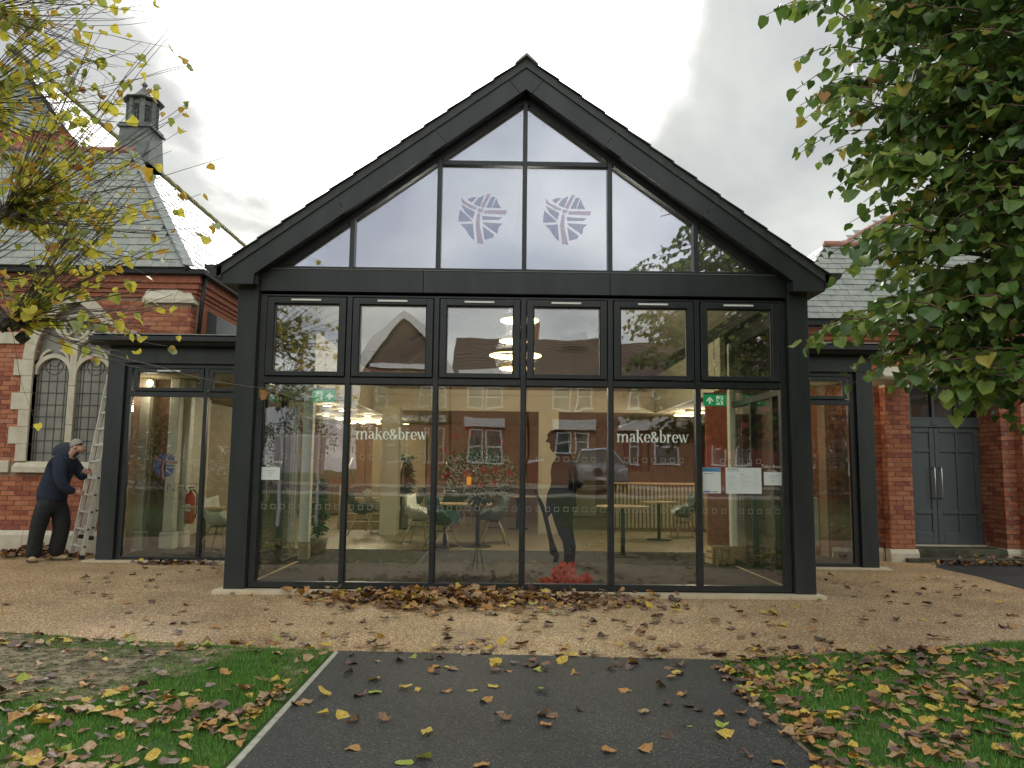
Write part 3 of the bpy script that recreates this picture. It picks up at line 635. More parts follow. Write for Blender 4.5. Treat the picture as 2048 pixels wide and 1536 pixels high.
def lay(bricks, part_parent, nmax=300, want=None):
    def key(b):
        px, py = proj(b[0]); vis = -20 < px < 2068 and (want is None or want(px, py))
        return (0 if vis else 1, b[0].length)
    bricks = sorted(bricks, key=key); rest = MB()
    for i, (c, ang, l, ci, pr) in enumerate(bricks):
        n = Vector((math.sin(ang), -math.cos(ang), 0))
        if i < nmax:
            k = (round(l, 3), ci)
            if k not in BRICK_ME: BRICK_ME[k] = unit_box(l, .05, BH).mesh('brick', M_BRICKS[ci])
            link('brick', BRICK_ME[k], part_parent, loc=c+n*pr, rot=(0, 0, ang))
        else:
            ub = unit_box(l, .05, BH); mt = Matrix.Translation(c+n*pr) @ Matrix.Rotation(ang, 4, 'Z')
            rest.add([mt @ Vector(v) for v in ub.v], ub.f, ci)
    if rest.v: rest.build('brickwork', M_BRICKS, part_parent, kind='stuff')
SLATE_ME = {}
def slating(parent, O, u, v, poly, sw=.26, ex=.175, nmax=300, seed=5, want=None, back=True, name='roof_slope'):
    """slates in courses on the plane O + a*u + b*v (v up the slope); poly in (a, b)"""
    rn = random.Random(seed); O, u, v = Vector(O), Vector(u).normalized(), Vector(v).normalized(); n = u.cross(v).normalized()
    base = MB(); pts = [O+u*a+v*b for a, b in poly]; base.prism(pts, -n*.08)
    base = base.build(name, M_SLATEBASE, parent)
    a0, a1 = min(p[0] for p in poly), max(p[0] for p in poly); b0, b1 = min(p[1] for p in poly), max(p[1] for p in poly)
    items = []; row = 0; b = b0
    while b < b1:
        a = a0-(sw*.5 if row % 2 else 0)-rn.random()*.02
        while a < a1:
            w = sw-.006
            if pip(a+w/2, b+ex*.5, poly):
                # trim to the hip line
                lo, hi = a, a+w
                while not pip(lo, b+ex*.3, poly) and lo < hi-.03: lo += .02
                while not pip(hi, b+ex*.3, poly) and hi > lo+.03: hi -= .02
                items.append((lo, hi, b, rn.choices((0, 1, 2), (4, 4, 1))[0], rn.uniform(-.002, .003), rn.uniform(-.005, .005)))
            a += sw
        b += ex; row += 1
    def geo(w, t=.009, h=ex*1.35): return ([(-w/2, 0, t), (w/2, 0, t), (w/2, h, .002), (-w/2, h, .002), (-w/2, 0, 0), (w/2, 0, 0)], [(0, 1, 2, 3), (4, 5, 1, 0), (4, 0, 3), (5, 2, 1)])
    rot = Matrix((u, v, n)).transposed().to_4x4()
    def c_of(it): return O+u*((it[0]+it[1])/2)+v*it[2]+n*(.006+it[4])
    def key(it):
        p = c_of(it); px, py = proj(p); return (0 if -20 < px < 2068 and -20 < py < 1560 and (want is None or want(px, py)) else 1, p.length)
    items.sort(key=key); rest = MB()
    for i, it in enumerate(items):
        c = c_of(it); w = round(it[1]-it[0], 3); tilt = Matrix.Rotation(it[5]*2+.0, 4, 'Z') @ Matrix.Rotation(-.03, 4, 'X')
        mt = Matrix.Translation(c) @ rot @ tilt
        vs, fs = geo(w)
        if i < nmax:
            k = (w, it[3], ex)
            if k not in SLATE_ME: SLATE_ME[k] = MB().add(vs, fs).mesh('slate', M_SLATES[it[3]])
            o = link('slate', SLATE_ME[k], base); o.matrix_local = mt
        else: rest.add([mt @ Vector(q) for q in vs], fs, it[3])
    if rest.v: rest.build('slating', M_SLATES, base, kind='stuff')
    return base

# ------------------------------------------------------------------ church hall on the left
hallL = thing('brick_church_hall', (-7.5, YW, 0), 'red brick church hall with slate hipped roof and arched stone window behind the ladder', 'building')
XE = -5.0
# window geometry
wx = (-7.477-6.29)/2; hw = .60; zs, zsp, zap = 1.41, 3.03, 3.98
def arch_in(dx, z, g=0):
    if abs(dx) > hw+g: return False
    if z < zsp: return z > zs-g
    a = (zap-zsp)+g; Rr = ((hw+g)**2+a*a)/(2*(hw+g)); return (abs(dx)+Rr-(hw+g))**2+(z-zsp)**2 < Rr*Rr
arcp = []
for i in range(9):
    a_ = (zap-zsp); Rr = (hw*hw+a_*a_)/(2*hw); am = math.atan2(a_, Rr-hw); t_ = am*i/8; arcp.append((Rr*math.cos(t_)-(Rr-hw), zsp+Rr*math.sin(t_)))
wc = MB(); wc.box(-14, -5.9, YW+.012, YW+.3, 0, zs); wc.box(-14, wx-hw, YW+.012, YW+.3, zs+.001, 4.40); wc.box(wx+hw, -5.9, YW+.012, YW+.3, zs+.001, 3.4); wc.box(wx+hw, XE, YW+.012, YW+.3, 3.401, 4.40)
wc.xz([(wx+x, z) for x, z in arcp]+[(wx, 4.4), (wx+hw-.001, 4.4)], YW+.012, YW+.3); wc.xz(([(wx-x, z) for x, z in arcp]+[(wx, 4.4), (wx-hw+.001, 4.4)])[::-1], YW+.012, YW+.3)
wallL = wc.build('brick_wall', M_MORTAR, hallL)
bl = course_bricks((-10.2, YW), (1, 0), -5.9+10.2, .36, 3.40, lambda m, z: not arch_in(-10.2+m-wx, z, .10) and not (1.22 < z < 1.42))
bl += course_bricks((-10.2, YW), (1, 0), 5.2, 3.405, 4.06, lambda m, z: not arch_in(-10.2+m-wx, z, .10), seed=9)
lay(bl, wallL, 300, lambda px, py: px > -10 and (py < 1075))
# plinth, string course, sill
xx = [-10.2, -9.3, -8.35, -7.42, -6.65, -5.95]
for a, c in zip(xx[:-1], xx[1:]):
    MB().prism([(a+.002, y, z) for y, z in ((YW-.06, -.05), (YW-.06, .285), (YW-.015, .355), (YW+.1, .355), (YW+.1, -.05))], (c-a-.004, 0, 0)).build('plinth_stone', M_STONE, hallL, bevel=.004)
for a, c in ((-10.2, -9.0), (-8.998, -7.74)): MB().box(a, c, YW-.03, YW+.1, 1.245, 1.43).build('string_course_stone', M_STONE, hallL, bevel=.004)
win = MB().box(wx-hw-.16, wx+hw+.22, YW-.10, YW+.1, 1.25, 1.33).prism([(wx-hw-.16, y, z) for y, z in ((YW-.10, 1.3305), (YW-.10, 1.335), (YW+.02, 1.42), (YW+.1, 1.42), (YW+.1, 1.3305))], (hw*2+.38, 0, 0)).build('window_surround', M_STONE, hallL)
def seg_arch(cx, zspring, hw_, rise, g0, g1, y0, y1, n, parent, nm, m=M_STONE, gap=.004):
    Rr = (hw_**2+rise**2)/(2*hw_)
    for s in (-1, 1):
        cxx = cx+s*(hw_-Rr); amax = math.asin(min(1, rise/Rr)) if Rr >= rise else math.pi/2
        if hw_ < Rr: amax = math.atan2(rise, Rr-hw_)
        for i in range(n):
            a0, a1 = amax*i/n+gap/2, amax*(i+1)/n-gap/2
            k = 3; pts = [(cxx+s*(Rr+g1)*math.cos(a0+(a1-a0)*j/k), zspring+(Rr+g1)*math.sin(a0+(a1-a0)*j/k)) for j in range(k+1)]
            pts += [(cxx+s*(Rr+g0)*math.cos(a1-(a1-a0)*j/k), zspring+(Rr+g0)*math.sin(a1-(a1-a0)*j/k)) for j in range(k+1)]
            pts = [(x if (x-cx)*s > 0 else cx, z) for x, z in pts]
            MB().xz(pts if s < 0 else pts[::-1], y0, y1).build(nm, m, parent)
seg_arch(wx, zsp, hw, zap-zsp, 0, .17, YW-.03, YW+.12, 5, win, 'arch_stone')
for s in (-1, 1):
    z = 1.4205; i = 0
    while z < zsp-.01:
        h = min(.27, zsp-z); wq = (.17, .30)[i % 2]
        a, c = sorted((wx+s*hw, wx+s*(hw+wq))); MB().box(a, c, YW-.03+.002*(i % 2), YW+.12, z+.002, z+h-.002).build('quoin_stone', M_STONE, win, bevel=.004); z += h; i += 1
    a, c = sorted((wx+s*(hw+.19), wx+s*(hw+.72)))
    if s > 0: MB().box(a, c, YW-.028, YW+.1, 3.28, 3.46).build('band_stone', M_STONE, win, bevel=.004)
    else: MB().box(a-.3, c, YW-.028, YW+.1, 3.28, 3.46).build('band_stone', M_STONE, win, bevel=.004)
MB().prism([(wx+math.copysign(0, 1)+x, YW+.105, z) for x, z in [(-hw, 1.38), (hw, 1.38), (hw, zsp)]+[(wx_-wx, z_) for wx_, z_ in [(wx+hw*math.cos(R(a)), zsp+(zap-zsp)*math.sin(R(a))) for a in (30, 60, 90, 120, 150)]]+[(-hw, zsp)]], (0, .03, 0)).build('leaded_glass', M_LEADGLASS, win)
ty0, ty1 = YW+.03, YW+.10
MB().box(wx-.055, wx+.055, ty0, ty1, 1.42, 2.0).build('mullion_stone', M_STONE, win, bevel=.006); MB().box(wx-.055, wx+.055, ty0, ty1, 2.004, 2.62).build('mullion_stone', M_STONE, win, bevel=.006); MB().box(wx-.055, wx+.055, ty0, ty1, 2.624, 3.30).build('mullion_stone', M_STONE, win, bevel=.006)
for s in (-1, 1):
    cx = wx+s*(hw/2+.012); seg_arch(cx, 2.80, hw/2-.015, .30, -.03, .035, ty0+.005, ty1-.003, 3, win, 'tracery', gap=0)
    seg_arch(cx-s*.0, 3.02, .20, .16, -.0, .035, ty0+.01, ty1-.006, 2, win, 'tracery', gap=0)
    t = MB(); t.tube([(wx+s*.05, YW+.065, 3.28), (wx+s*.22, YW+.065, 3.40), (wx+s*.30, YW+.065, 3.52)], [.04, .035, .03], 6); t.build('tracery', M_STONE, win)
tr = MB(); tr.tube([(wx+.20*math.cos(R(a)), YW+.065, 3.56+.20*math.sin(R(a))) for a in range(0, 361, 24)], .032, 6)
for a in (45, 135, 225, 315): tr.tube([(wx+.19*math.cos(R(a)), YW+.066, 3.56+.19*math.sin(R(a))), (wx+.09*math.cos(R(a)), YW+.066, 3.56+.09*math.sin(R(a)))], [.03, .014], 5)
tr.build('tracery', M_STONE, win)
ld = MB(); yl = YW+.10
for s in (-1, 1):
    for dx in (.10, .145, .27, .40, .525, .565): ld.box(wx+s*dx-.004, wx+s*dx+.004, yl-.004, yl+.004, 1.42, 3.0)
for z in [1.56+.19*i for i in range(8)]: ld.box(wx-hw+.01, wx+hw-.01, yl-.006, yl+.003, z-.0045, z+.0045)
for s in (-1, 1):
    for (a, b_, r) in ((.33, 3.02, .09), (.33, 2.94, .14), (.15, 3.35, .10)): ld.tube([(wx+s*a+r*math.cos(R(q)), yl, b_+r*math.sin(R(q))) for q in range(0, 361, 45)], .005, 4)
ld.tube([(wx+.11*math.cos(R(q)), yl, 3.56+.11*math.sin(R(q))) for q in range(0, 361, 45)], .005, 4)
ld.build('lead_bars', M_LEADW, win, kind='stuff')
# cornice of moulded brick bands and the gutter
for i, (z0, z1, pr) in enumerate(((4.065, 4.125, .02), (4.13, 4.19, .05), (4.195, 4.28, .085), (4.285, 4.40, .12))):
    x = -10.2; e = XE+pr
    while x < e-.01:
        c = min(x+.45, e); MB().box(x+.0015, c-.0015, YW-pr, YW+.1, z0, z1).build('cornice_brick', M_MOULD, hallL); x += .45
    MB().box(XE-.1, XE+pr-.001, YW+.101, 24, z0, z1).build('side_cornice', M_MOULD, hallL)
MB().box(-11, XE+.22, 11.98, YW-.0, 4.405, 4.49).build('gutter', M_BLACK, hallL, bevel=.01); MB().box(XE+.10, XE+.22, YW+.001, 24, 4.405, 4.49).build('gutter', M_BLACK, hallL, bevel=.01)
MB().box(XE-.25, XE, YW+.31, 24, 2.9, 4.40).build('side_wall', M_BRICKS[0], hallL)
# corner buttress
bx0, bx1 = -5.70, -4.955
bt = MB().box(bx0+.01, bx1-.01, YW-.21, YW+.0, 3.26, 3.92).build('buttress', M_MORTAR, hallL)
lay(course_bricks((bx0, YW-.22), (1, 0), bx1-bx0, 3.26, 3.92, seed=4)+course_bricks((bx1, YW-.22), (0, 1), .22, 3.26, 3.92, seed=6), bt, 300)
MB().prism([(bx0-.02, y, z) for y, z in ((YW-.26, 3.925), (YW-.26, 4.0), (YW-.10, 4.17), (YW-.0, 4.17), (YW-.0, 3.925))], (.50, 0, 0)).build('cap_stone', M_STONE, bt, bevel=.008)
MB().add([(bx0+.484, YW-.26, 3.925), (bx1+.05, YW-.26, 3.925), (bx1+.05, YW, 3.925), (bx0+.484, YW, 3.925), (bx0+.484, YW-.26, 4.0), (bx1+.05, YW-.26, 4.0), (bx1-.12, YW-.0, 4.17), (bx0+.484, YW-.0, 4.17), (bx0+.484, YW-.10, 4.17)],
         [(0, 3, 2, 1), (0, 1, 5, 4), (1, 2, 6, 5), (4, 5, 6, 7, 8), (2, 3, 7, 6), (0, 4, 8, 7, 3)]).build('cap_stone', M_STONE, bt, bevel=.008)
MB().tube([(XE+.16, YW-.02, 4.42), (XE+.13, YW-.03, 3.9), (XE+.10, YW-.03, 3.3)], .035, 8).build('downpipe', M_BLACK, hallL)
# roof
ex = P(377, 538, 11.95).x; ez = 4.50
r_ = 2.0
for _ in range(40):
    q = P(266, 302, 11.95+r_); r_ += (ex-r_-q.x)*.5
zr = P(266, 302, 11.95+r_).z; ya = 11.95+r_; xr = ex-r_
vf = Vector((0, r_, zr-ez)); lf = vf.length
slating(hallL, (-11, 11.95, ez), (1, 0, 0), vf, [(0, 0), (ex+11, 0), (xr+11, lf), (0, lf)], sw=.27, ex=.185, want=lambda px, py: px > 20)
ve = Vector((-r_, 0, zr-ez))
slating(hallL, (ex, 11.95, ez), (0, 1, 0), ve, [(0, 0), (12, 0), (12, lf), (r_, lf)], sw=.27, ex=.185, nmax=120, seed=8)
MB().bar((ex, 11.95, ez+.03), (xr, ya, zr+.03), .17, .02).build('hip_flashing', M_LEAD, hallL)
x = -11
while x < xr-.05:
    MB().tube([(x, ya, zr-.0), (min(x+.44, xr+.05), ya, zr-.0)], .075, 8).build('ridge_tile', M_RIDGE, hallL); x += .45
y = ya
while y < 24: MB().tube([(xr, y, zr), (xr, y+.44, zr)], .075, 8).build('ridge_tile', M_MOSS, hallL); y += .45
# higher nave roof behind
NR = P(62, 130, 15.2); nz0 = 6.0; tanp = (zr-ez)/r_; nx1 = NR.x+(NR.z-nz0)/tanp; vn = Vector((NR.x-nx1, 0, NR.z-nz0))
slating(hallL, (nx1, 14.55, nz0), (0, 1, 0), vn, [(0, 0), (12, 0), (12, vn.length), (0, vn.length)], nmax=0, seed=12, sw=.3, ex=.22)
MB().tube([(NR.x, 14.5, NR.z), (NR.x, 27, NR.z)], .08, 8).build('nave_ridge', M_MOSS, hallL)
zh = P(20, 262, 14.5).z; xh2 = NR.x+(NR.z-zh)/tanp; vq = Vector((0, .55, NR.z-zh)); wq = 2*(xh2-NR.x)
MB().prism([(xh2-wq, 14.52, nz0-.1), (nx1, 14.52, nz0-.1), (xh2, 14.52, zh), (xh2-wq, 14.52, zh)], (0, .3, 0)).build('nave_gable_wall', M_BRICKS[0], hallL)
slating(hallL, (xh2-wq, 14.5, zh), (1, 0, 0), vq, [(0, 0), (wq, 0), (wq/2, vq.length)], nmax=0, seed=13, sw=.3, ex=.2)
# ventilation cupola
cu = MB(); yc = ya+.28; cz = P(268, 262, yc).z; sc_ = P(300, 262, yc).x-P(236, 262, yc).x; hwid = sc_/2
b = MB(); b0z = cz-.75
b.add([(xr+sx*(hwid*(1.05 if k == 0 else .9)), yc+sy*(hwid*(1.05 if k == 0 else .9)), (b0z, cz-.04)[k]) for k in (0, 1) for sy in (-1, 1) for sx in (-1, 1)], [(0, 1, 5, 4), (1, 3, 7, 5), (3, 2, 6, 7), (2, 0, 4, 6), (4, 5, 7, 6)])
cup = b.build('cupola', M_LEADD, hallL)
MB().box(xr-hwid*1.05, xr+hwid*1.05, yc-hwid*1.05, yc+hwid*1.05, cz-.039, cz+.0).box(xr-hwid*.96, xr+hwid*.96, yc-hwid*.96, yc+hwid*.96, cz+.001, cz+.05).build('cupola_ledge', M_LEADD, cup)
def ngon(r, z, n=8, o=22.5): return [(xr+r*math.cos(R(o+360*i/n)), yc+r*math.sin(R(o+360*i/n)), z) for i in range(n)]
h1 = P(268, 207, yc).z-cz-.05; MB().prism(ngon(hwid*.72, cz+.051), (0, 0, h1)).build('cupola_drum', mat('dark_louvre', (.05, .055, .052), None, rough=.7), cup)
pp = MB()
for i in range(8):
    a = R(22.5+45*i); pp.bar((xr+hwid*.80*math.cos(a), yc+hwid*.80*math.sin(a), cz+.051), (xr+hwid*.80*math.cos(a), yc+hwid*.80*math.sin(a), cz+.05+h1), .09, .09, up=(math.cos(a), math.sin(a), 0))
    for s in (-1, 0, 1):
        a2 = R(45*i+s*11); pp.bar((xr+hwid*.755*math.cos(a2), yc+hwid*.755*math.sin(a2), cz+.06), (xr+hwid*.755*math.cos(a2), yc+hwid*.755*math.sin(a2), cz+.05+h1), .012, .012)
    for z in (.12, .35, .55, .75): a1, a3 = R(45*i-20), R(45*i+20); pp.bar((xr+hwid*.76*math.cos(a1), yc+hwid*.76*math.sin(a1), cz+h1*z), (xr+hwid*.76*math.cos(a3), yc+hwid*.76*math.sin(a3), cz+h1*(z+.12)), .014, .014)
    a1, a3 = R(45*i-22), R(45*i+22); pp.bar((xr+hwid*.80*math.cos(a1), yc+hwid*.80*math.sin(a1), cz+h1*.95), (xr+hwid*.80*math.cos(a3), yc+hwid*.80*math.sin(a3), cz+h1*.95), .05, .09)
    pp.bar((xr+hwid*.80*math.cos(a1), yc+hwid*.80*math.sin(a1), cz+h1*.12), (xr+hwid*.80*math.cos(a3), yc+hwid*.80*math.sin(a3), cz+h1*.12), .04, .08)
pp.build('cupola_tracery', M_LEADD, cup, kind='stuff')
zt = cz+.051+h1; ztop = P(266, 170, yc).z
rf = MB(); prof = [(1.22, 0), (1.24, .05), (.98, .13), (.70, .30), (.38, .62), (.12, .95), (.08, 1.0)]; hh = ztop-zt
vs = []; 
for r, z in prof: vs += ngon(hwid*r, zt+hh*z*.9)
rf.add(vs, [(k*8+i, k*8+(i+1) % 8, (k+1)*8+(i+1) % 8, (k+1)*8+i) for k in range(len(prof)-1) for i in range(8)]+[tuple(range(7, -1, -1))])
rf.lathe([(.03, 0), (.06, .04), (.03, .09), (.005, .13)], (xr, yc, zt+hh*.88), 8); rf.build('cupola_roof', M_LEADD, cup)
# grey clad link between hall and pavilion
lk = thing('clad_link_wall', (-4.2, 12.75, 3.2), 'grey panelled wall piece between the brick hall eaves and the pavilion', 'wall')
a = [P(398, 612, 12.75), P(480, 657, 12.75), P(480, 700, 12.75), P(398, 700, 12.75)]; mid = P(433, 632, 12.75)
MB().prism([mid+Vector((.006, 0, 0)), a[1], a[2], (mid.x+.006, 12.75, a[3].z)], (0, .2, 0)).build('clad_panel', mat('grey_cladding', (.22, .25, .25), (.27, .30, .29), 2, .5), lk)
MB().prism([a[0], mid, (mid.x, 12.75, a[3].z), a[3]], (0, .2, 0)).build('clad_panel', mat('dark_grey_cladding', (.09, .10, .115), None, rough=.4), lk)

# ------------------------------------------------------------------ brick hall on the right, with the grey doors
hallR = thing('brick_side_hall', (7.4, YR, 0), 'red brick hall with pale slate roof and grey double doors on the right', 'building')
dc = P(1866, 900, 13.05).x; dw = .76; jr = P(2016, 1108, YR).x
ops = lambda x, z: (dc-dw-.02 < x < jr+.0 and z < 3.05)
wr = MB().box(3.6, dc-dw-.02, YR+.012, YR+.3, 3.0, 3.47).box(5.2, dc-dw-.02, YR+.012, YR+.75, 0, 2.999).box(jr+.012, 12, YR+.012, YR+.8, 0, 3.47).box(dc-dw-.02, jr+.010, YR+.012, YR+.8, 3.06, 3.469)
wallR = wr.build('brick_wall', M_MORTAR, hallR)
bl = course_bricks((5.25, YR), (1, 0), 5.4, .21, 3.46, lambda m, z: not ops(5.25+m, z), seed=21)
bl += course_bricks((jr, YR+.66), (0, -1), .66, .21, 3.05, seed=22)    # splayed reveal by the doors
rv = []
for c, ang, l, ci, pr in bl: rv.append((c, ang, l, ci, pr))
lay(rv, wallR, 300, lambda px, py: px > 1735 and py > 700)
def pier(x0, x1, y, lab):
    p = MB().box(x0+.01, x1-.01, y+.01, YR, .2, 2.745).build('brick_pier', M_MORTAR, hallR)
    lay(course_bricks((x0, y), (1, 0), x1-x0, .21, 2.75, seed=31)+course_bricks((x0, YR), (0, -1), YR-y, .21, 2.75, seed=32), p, 200)
    MB().box(x0-.01, x1+.01, y-.015, YR-.001, 2.755, 2.93).prism([(x0-.01, yy, z) for yy, z in ((y-.015, 2.9305), (y-.015, 2.96), (YR-.02, 3.12), (YR-.001, 3.12), (YR-.001, 2.9305))], (x1-x0+.02, 0, 0)).build('cap_stone', M_STONE, p, bevel=.006)
    MB().prism([(x0-.035, yy, z) for yy, z in ((y-.05, -.03), (y-.05, .14), (y-.01, .205), (YR-.06, .205), (YR-.06, -.03))], (x1-x0+.07, 0, 0)).build('plinth_stone', M_STONE, p, bevel=.006)
py_ = YR-.19
pier(P(1779, 1000, py_).x, P(1827, 1000, py_).x, py_, '')
pier(P(2030, 1000, py_).x+.18, P(2030, 1000, py_).x+.75, py_, '')
MB().prism([(5.25, yy, z) for yy, z in ((YR-.05, -.03), (YR-.05, .14), (YR-.01, .205), (YR+.1, .205), (YR+.1, -.03))], (P(1779, 1000, py_).x-.04-5.25, 0, 0)).build('plinth_stone', M_STONE, hallR)
MB().prism([(jr-.02, yy, z) for yy, z in ((YR-.05, -.03), (YR-.05, .14), (YR-.01, .205), (YR+.6, .205), (YR+.6, -.03))], (.55, 0, 0)).build('plinth_stone', M_STONE, hallR)
MB().prism([(5.46, yy, z) for yy, z in ((YR-.12, 2.53), (YR-.12, 2.56), (YR-.0, 2.66), (YR-.0, 2.53))], (.13, 0, 0)).build('terracotta_ledge', M_MOULD, hallR)
for i, (z0, z1, pr) in enumerate(((3.47, 3.535, .03), (3.54, 3.62, .06), (3.625, 3.735, .11))):
    x = 3.62
    while x < 10: MB().box(x+.0015, x+.4485, YR-pr, YR+.1, z0, z1).build('cornice_brick', M_MOULD, hallR); x += .45
MB().box(3.6, 11, YR-.24, YR-.05, 3.745, 3.84).build('gutter', M_BLACK, hallR, bevel=.01)
# doors
DY = 13.02; drs = lambda nm, b, p, m=M_DOOR, bv=.004: b.build(nm, m, p, bevel=bv)
z0d, z1d, z2d = .215, 2.17, 2.34
fr_ = MB().box(dc-dw-.06, dc-dw, DY-.05, DY+.08, z0d, 3.05).box(dc+dw, dc+dw+.06, DY-.05, DY+.08, z0d, 3.05).box(dc-dw, dc+dw, DY-.05, DY+.08, z1d+.004, z2d).box(dc-dw, dc+dw, DY-.05, DY+.08, 2.96, 3.05)
dfr = drs('door_frame', fr_, hallR)
MB().box(dc-dw, dc+dw, DY-.058, DY-.0505, z2d-.04, z2d-.015).build('frame_moulding', M_DOOR, dfr)
o_ = MB().box(dc-.055, dc+.055, DY-.064, DY-.0505, z1d+.03, z2d-.045); o_.box(dc-.028, dc+.028, DY-.07, DY-.0645, z1d+.05, z2d-.065); o_.build('lock_plate', M_DOOR, dfr, bevel=.004)
for xx in (-.40, .0, .40): MB().box(dc+xx-.02, dc+xx+.02, DY-.03, DY+.02, z2d+.001, 2.959).build('glazing_bar', M_DOOR, dfr)
MB().box(dc-dw, dc+dw, DY+.021, DY+.03, z2d+.001, 2.959).build('fanlight_glass', M_CARG, dfr)
for s in (-1, 1):
    x0, x1 = sorted((dc+s*.003, dc+s*(dw-.003)))
    dl = MB().box(x0, x1, DY, DY+.045, z0d+.005, z1d)   # back panel then stiles and rails proud of it
    leaf = dl.build('door_leaf', M_DOOR, hallR)
    st = MB(); wv_ = .085; xm = (x0+x1)/2; rails = ((z0d+.005, z0d+.20), (z0d+.50, z0d+.575), (z1d-.42, z1d-.36), (z1d-.085, z1d))
    for a, c in ((x0, x0+wv_), (x1-wv_, x1), (xm-.022, xm+.022)):
        st.box(a, c, DY-.022, DY-.0005, z0d+.005, z1d)
    for a, c in rails:
        for e, f in ((x0+wv_+.0005, xm-.0225), (xm+.0225, x1-wv_-.0005)): st.box(e, f, DY-.0215, DY-.0005, a, c)
    st.build('stiles_and_rails', M_DOOR, leaf, bevel=.006)
    hx = dc+s*.058
    MB().tube([(hx, DY-.023, .98), (hx, DY-.085, .98), (hx, DY-.095, 1.0), (hx, DY-.095, 1.47), (hx, DY-.085, 1.49), (hx, DY-.023, 1.49)], .014, 8).build('pull_handle', M_STEEL, leaf)
MB().box(dc-dw-.06, dc+dw+.06, DY-.10, DY+.1, .17, .213).build('threshold', M_STONE, hallR)
steps = MB().box(dc-dw-.25, jr+.0, YR-.02, DY-.11, -.02, .19).build('door_step', mat('mossy_step_stone', (.035, .035, .022), (.10, .095, .06), 6, .85, .3, 40), hallR, bevel=.008)
MB().box(dc-dw-.25, jr+.35, YR-.33, YR-.022, -.02, .075).build('door_step', MATS['mossy_step_stone'], hallR, bevel=.008)
MB().box(3.5, 12, YR+.85, YR+.95, 0, 3.4).build('rear_wall', M_BRICKS[2], hallR)
# roof: pale slates, left hip, red ridge
r2 = 1.5; zE = 3.85; yE = YR-.27
for _ in range(60):
    q = P(1652, 490, yE+r2); r2 += ((q.z-zE)/1.15-r2)*.4
RL = P(1652, 490, yE+r2); vr = Vector((0, r2, RL.z-zE)); lr = vr.length; xh = RL.x-r2
slating(hallR, (xh, yE, zE), (1, 0, 0), vr, [(0, 0), (12-xh, 0), (12-xh, lr), (r2, lr)], sw=.232, ex=.158, seed=17, want=lambda px, py: px > 1600 and px < 1800)
vh = Vector((r2, 0, RL.z-zE)); slating(hallR, (xh, 22, zE), (0, -1, 0), vh, [(0, 0), (22-yE, 0), (22-yE-r2, lr), (0, lr)], nmax=0, sw=.24, ex=.17, seed=18)
x = RL.x-.04
while x < 11: MB().tube([(x, RL.y, RL.z+.01), (x+.44, RL.y, RL.z+.01)], .07, 8).build('ridge_tile', M_RIDGE, hallR); x += .45
B0 = P(1655, 486, 15.4); vb = Vector((0, 1, 1.2)).normalized()
slating(hallR, (B0.x, 15.4, B0.z-.2), (1, 0, 0), vb, [(0, 0), (6, 0), (6, 2.2), (2.0, 1.6), (1.0, .85)], nmax=0, sw=.3, ex=.2, seed=19)
T1 = Vector((B0.x, 15.4, B0.z-.2)); MB().bar(T1, T1+Vector((1, 0, 0))+vb*.85, .10, .04).bar(T1+Vector((1, 0, 0))+vb*.85, T1+Vector((2, 0, 0))+vb*1.6, .10, .04).build('hip_tiles', M_RIDGE, hallR)

# ------------------------------------------------------------------ inside the pavilion (shell = parts of the pavilion)
FZ = .05
MB().box(XC-3.09, XC+3.09, 9.101, 11.349, -.02, .049).box(-5.7, 5.35, 11.35, 12.9, -.02, .049).build('entrance_mat', M_MAT, pav)
MB().box(-5.9, 5.9, 12.901, 22, -.02, .049).build('oak_floor', M_WOOD, pav)
MB().box(-3.0, 3.4, 12.86, 12.90, .0495, .056).build('floor_threshold', M_STEEL, pav)
for s in (-1, 1):
    q = lambda a, c: sorted((XC+s*a, XC+s*c))
    for y0, y1, d0, d1 in ((8.72, 16.9, 0, 3.3), (16.9, 17.5, 0, 1.05), (16.9, 17.5, 2.35, 3.3), (17.5, 20, 0, 3.3)):
        pts = [(XC+s*d0, 5.975-SL*d0), (XC+s*d1, 5.975-SL*d1), (XC+s*d1, 5.955-SL*d1), (XC+s*d0, 5.955-SL*d0)]
        MB().xz(pts if s > 0 else pts[::-1], y0, y1).build('ceiling_lining', M_VAULT, pav)
    a, c = q(3.05, 3.13); MB().box(a, c, 11.5, 20, 2.62, 3.55).build('header_beam', M_CREAM, pav)
    a, c = q(3.14, 6.2); MB().box(a, c, 11.5, 13.8, 2.80, 2.84).build('lobby_ceiling', M_CEIL, pav); MB().box(a, c, 13.8, 22, 2.62, 2.66).build('low_ceiling', M_CEIL, pav)
    MB().box(a, c, 13.76, 13.80, 2.62, 2.80).build('ceiling_step', M_CREAM, pav)
    a, c = q(6.0, 6.1); MB().box(a, c, 12.7, 22, .05, 2.62).build('side_wall_inner', M_TAN, pav)
MB().xz([(XC-3.04, 2.66), (XC+3.04, 2.66), (XC+3.04, 3.60), (XC, 5.93), (XC-3.04, 3.60)], 19.0, 19.1).build('gable_end_wall', M_VAULT, pav)
MB().box(XC-3.04, XC+3.04, 16.55, 22, 2.62, 2.66).build('low_ceiling', M_CEIL, pav)
MB().box(XC-3.04, XC+3.04, 16.5, 16.549, 2.62, 3.08).box(XC-3.04, XC+3.04, 16.46, 16.499, 2.96, 2.985).build('bulkhead', M_CREAM, pav)
MB().box(-6.1, 6.1, 21.9, 22, .05, 2.62).build('rear_wall', M_BROWN, pav)
for i, (xa, xb) in enumerate(((-5.5, -3.9), (-3.7, -2.2), (-2.0, -.8), (1.2, 2.6), (2.8, 4.2))):
    MB().box(xa, xb, 21.82, 21.899, .1, 2.3).build('wall_panel', (M_BROWN, M_TAN, M_BROWN, M_TAN, M_BROWN)[i], pav)
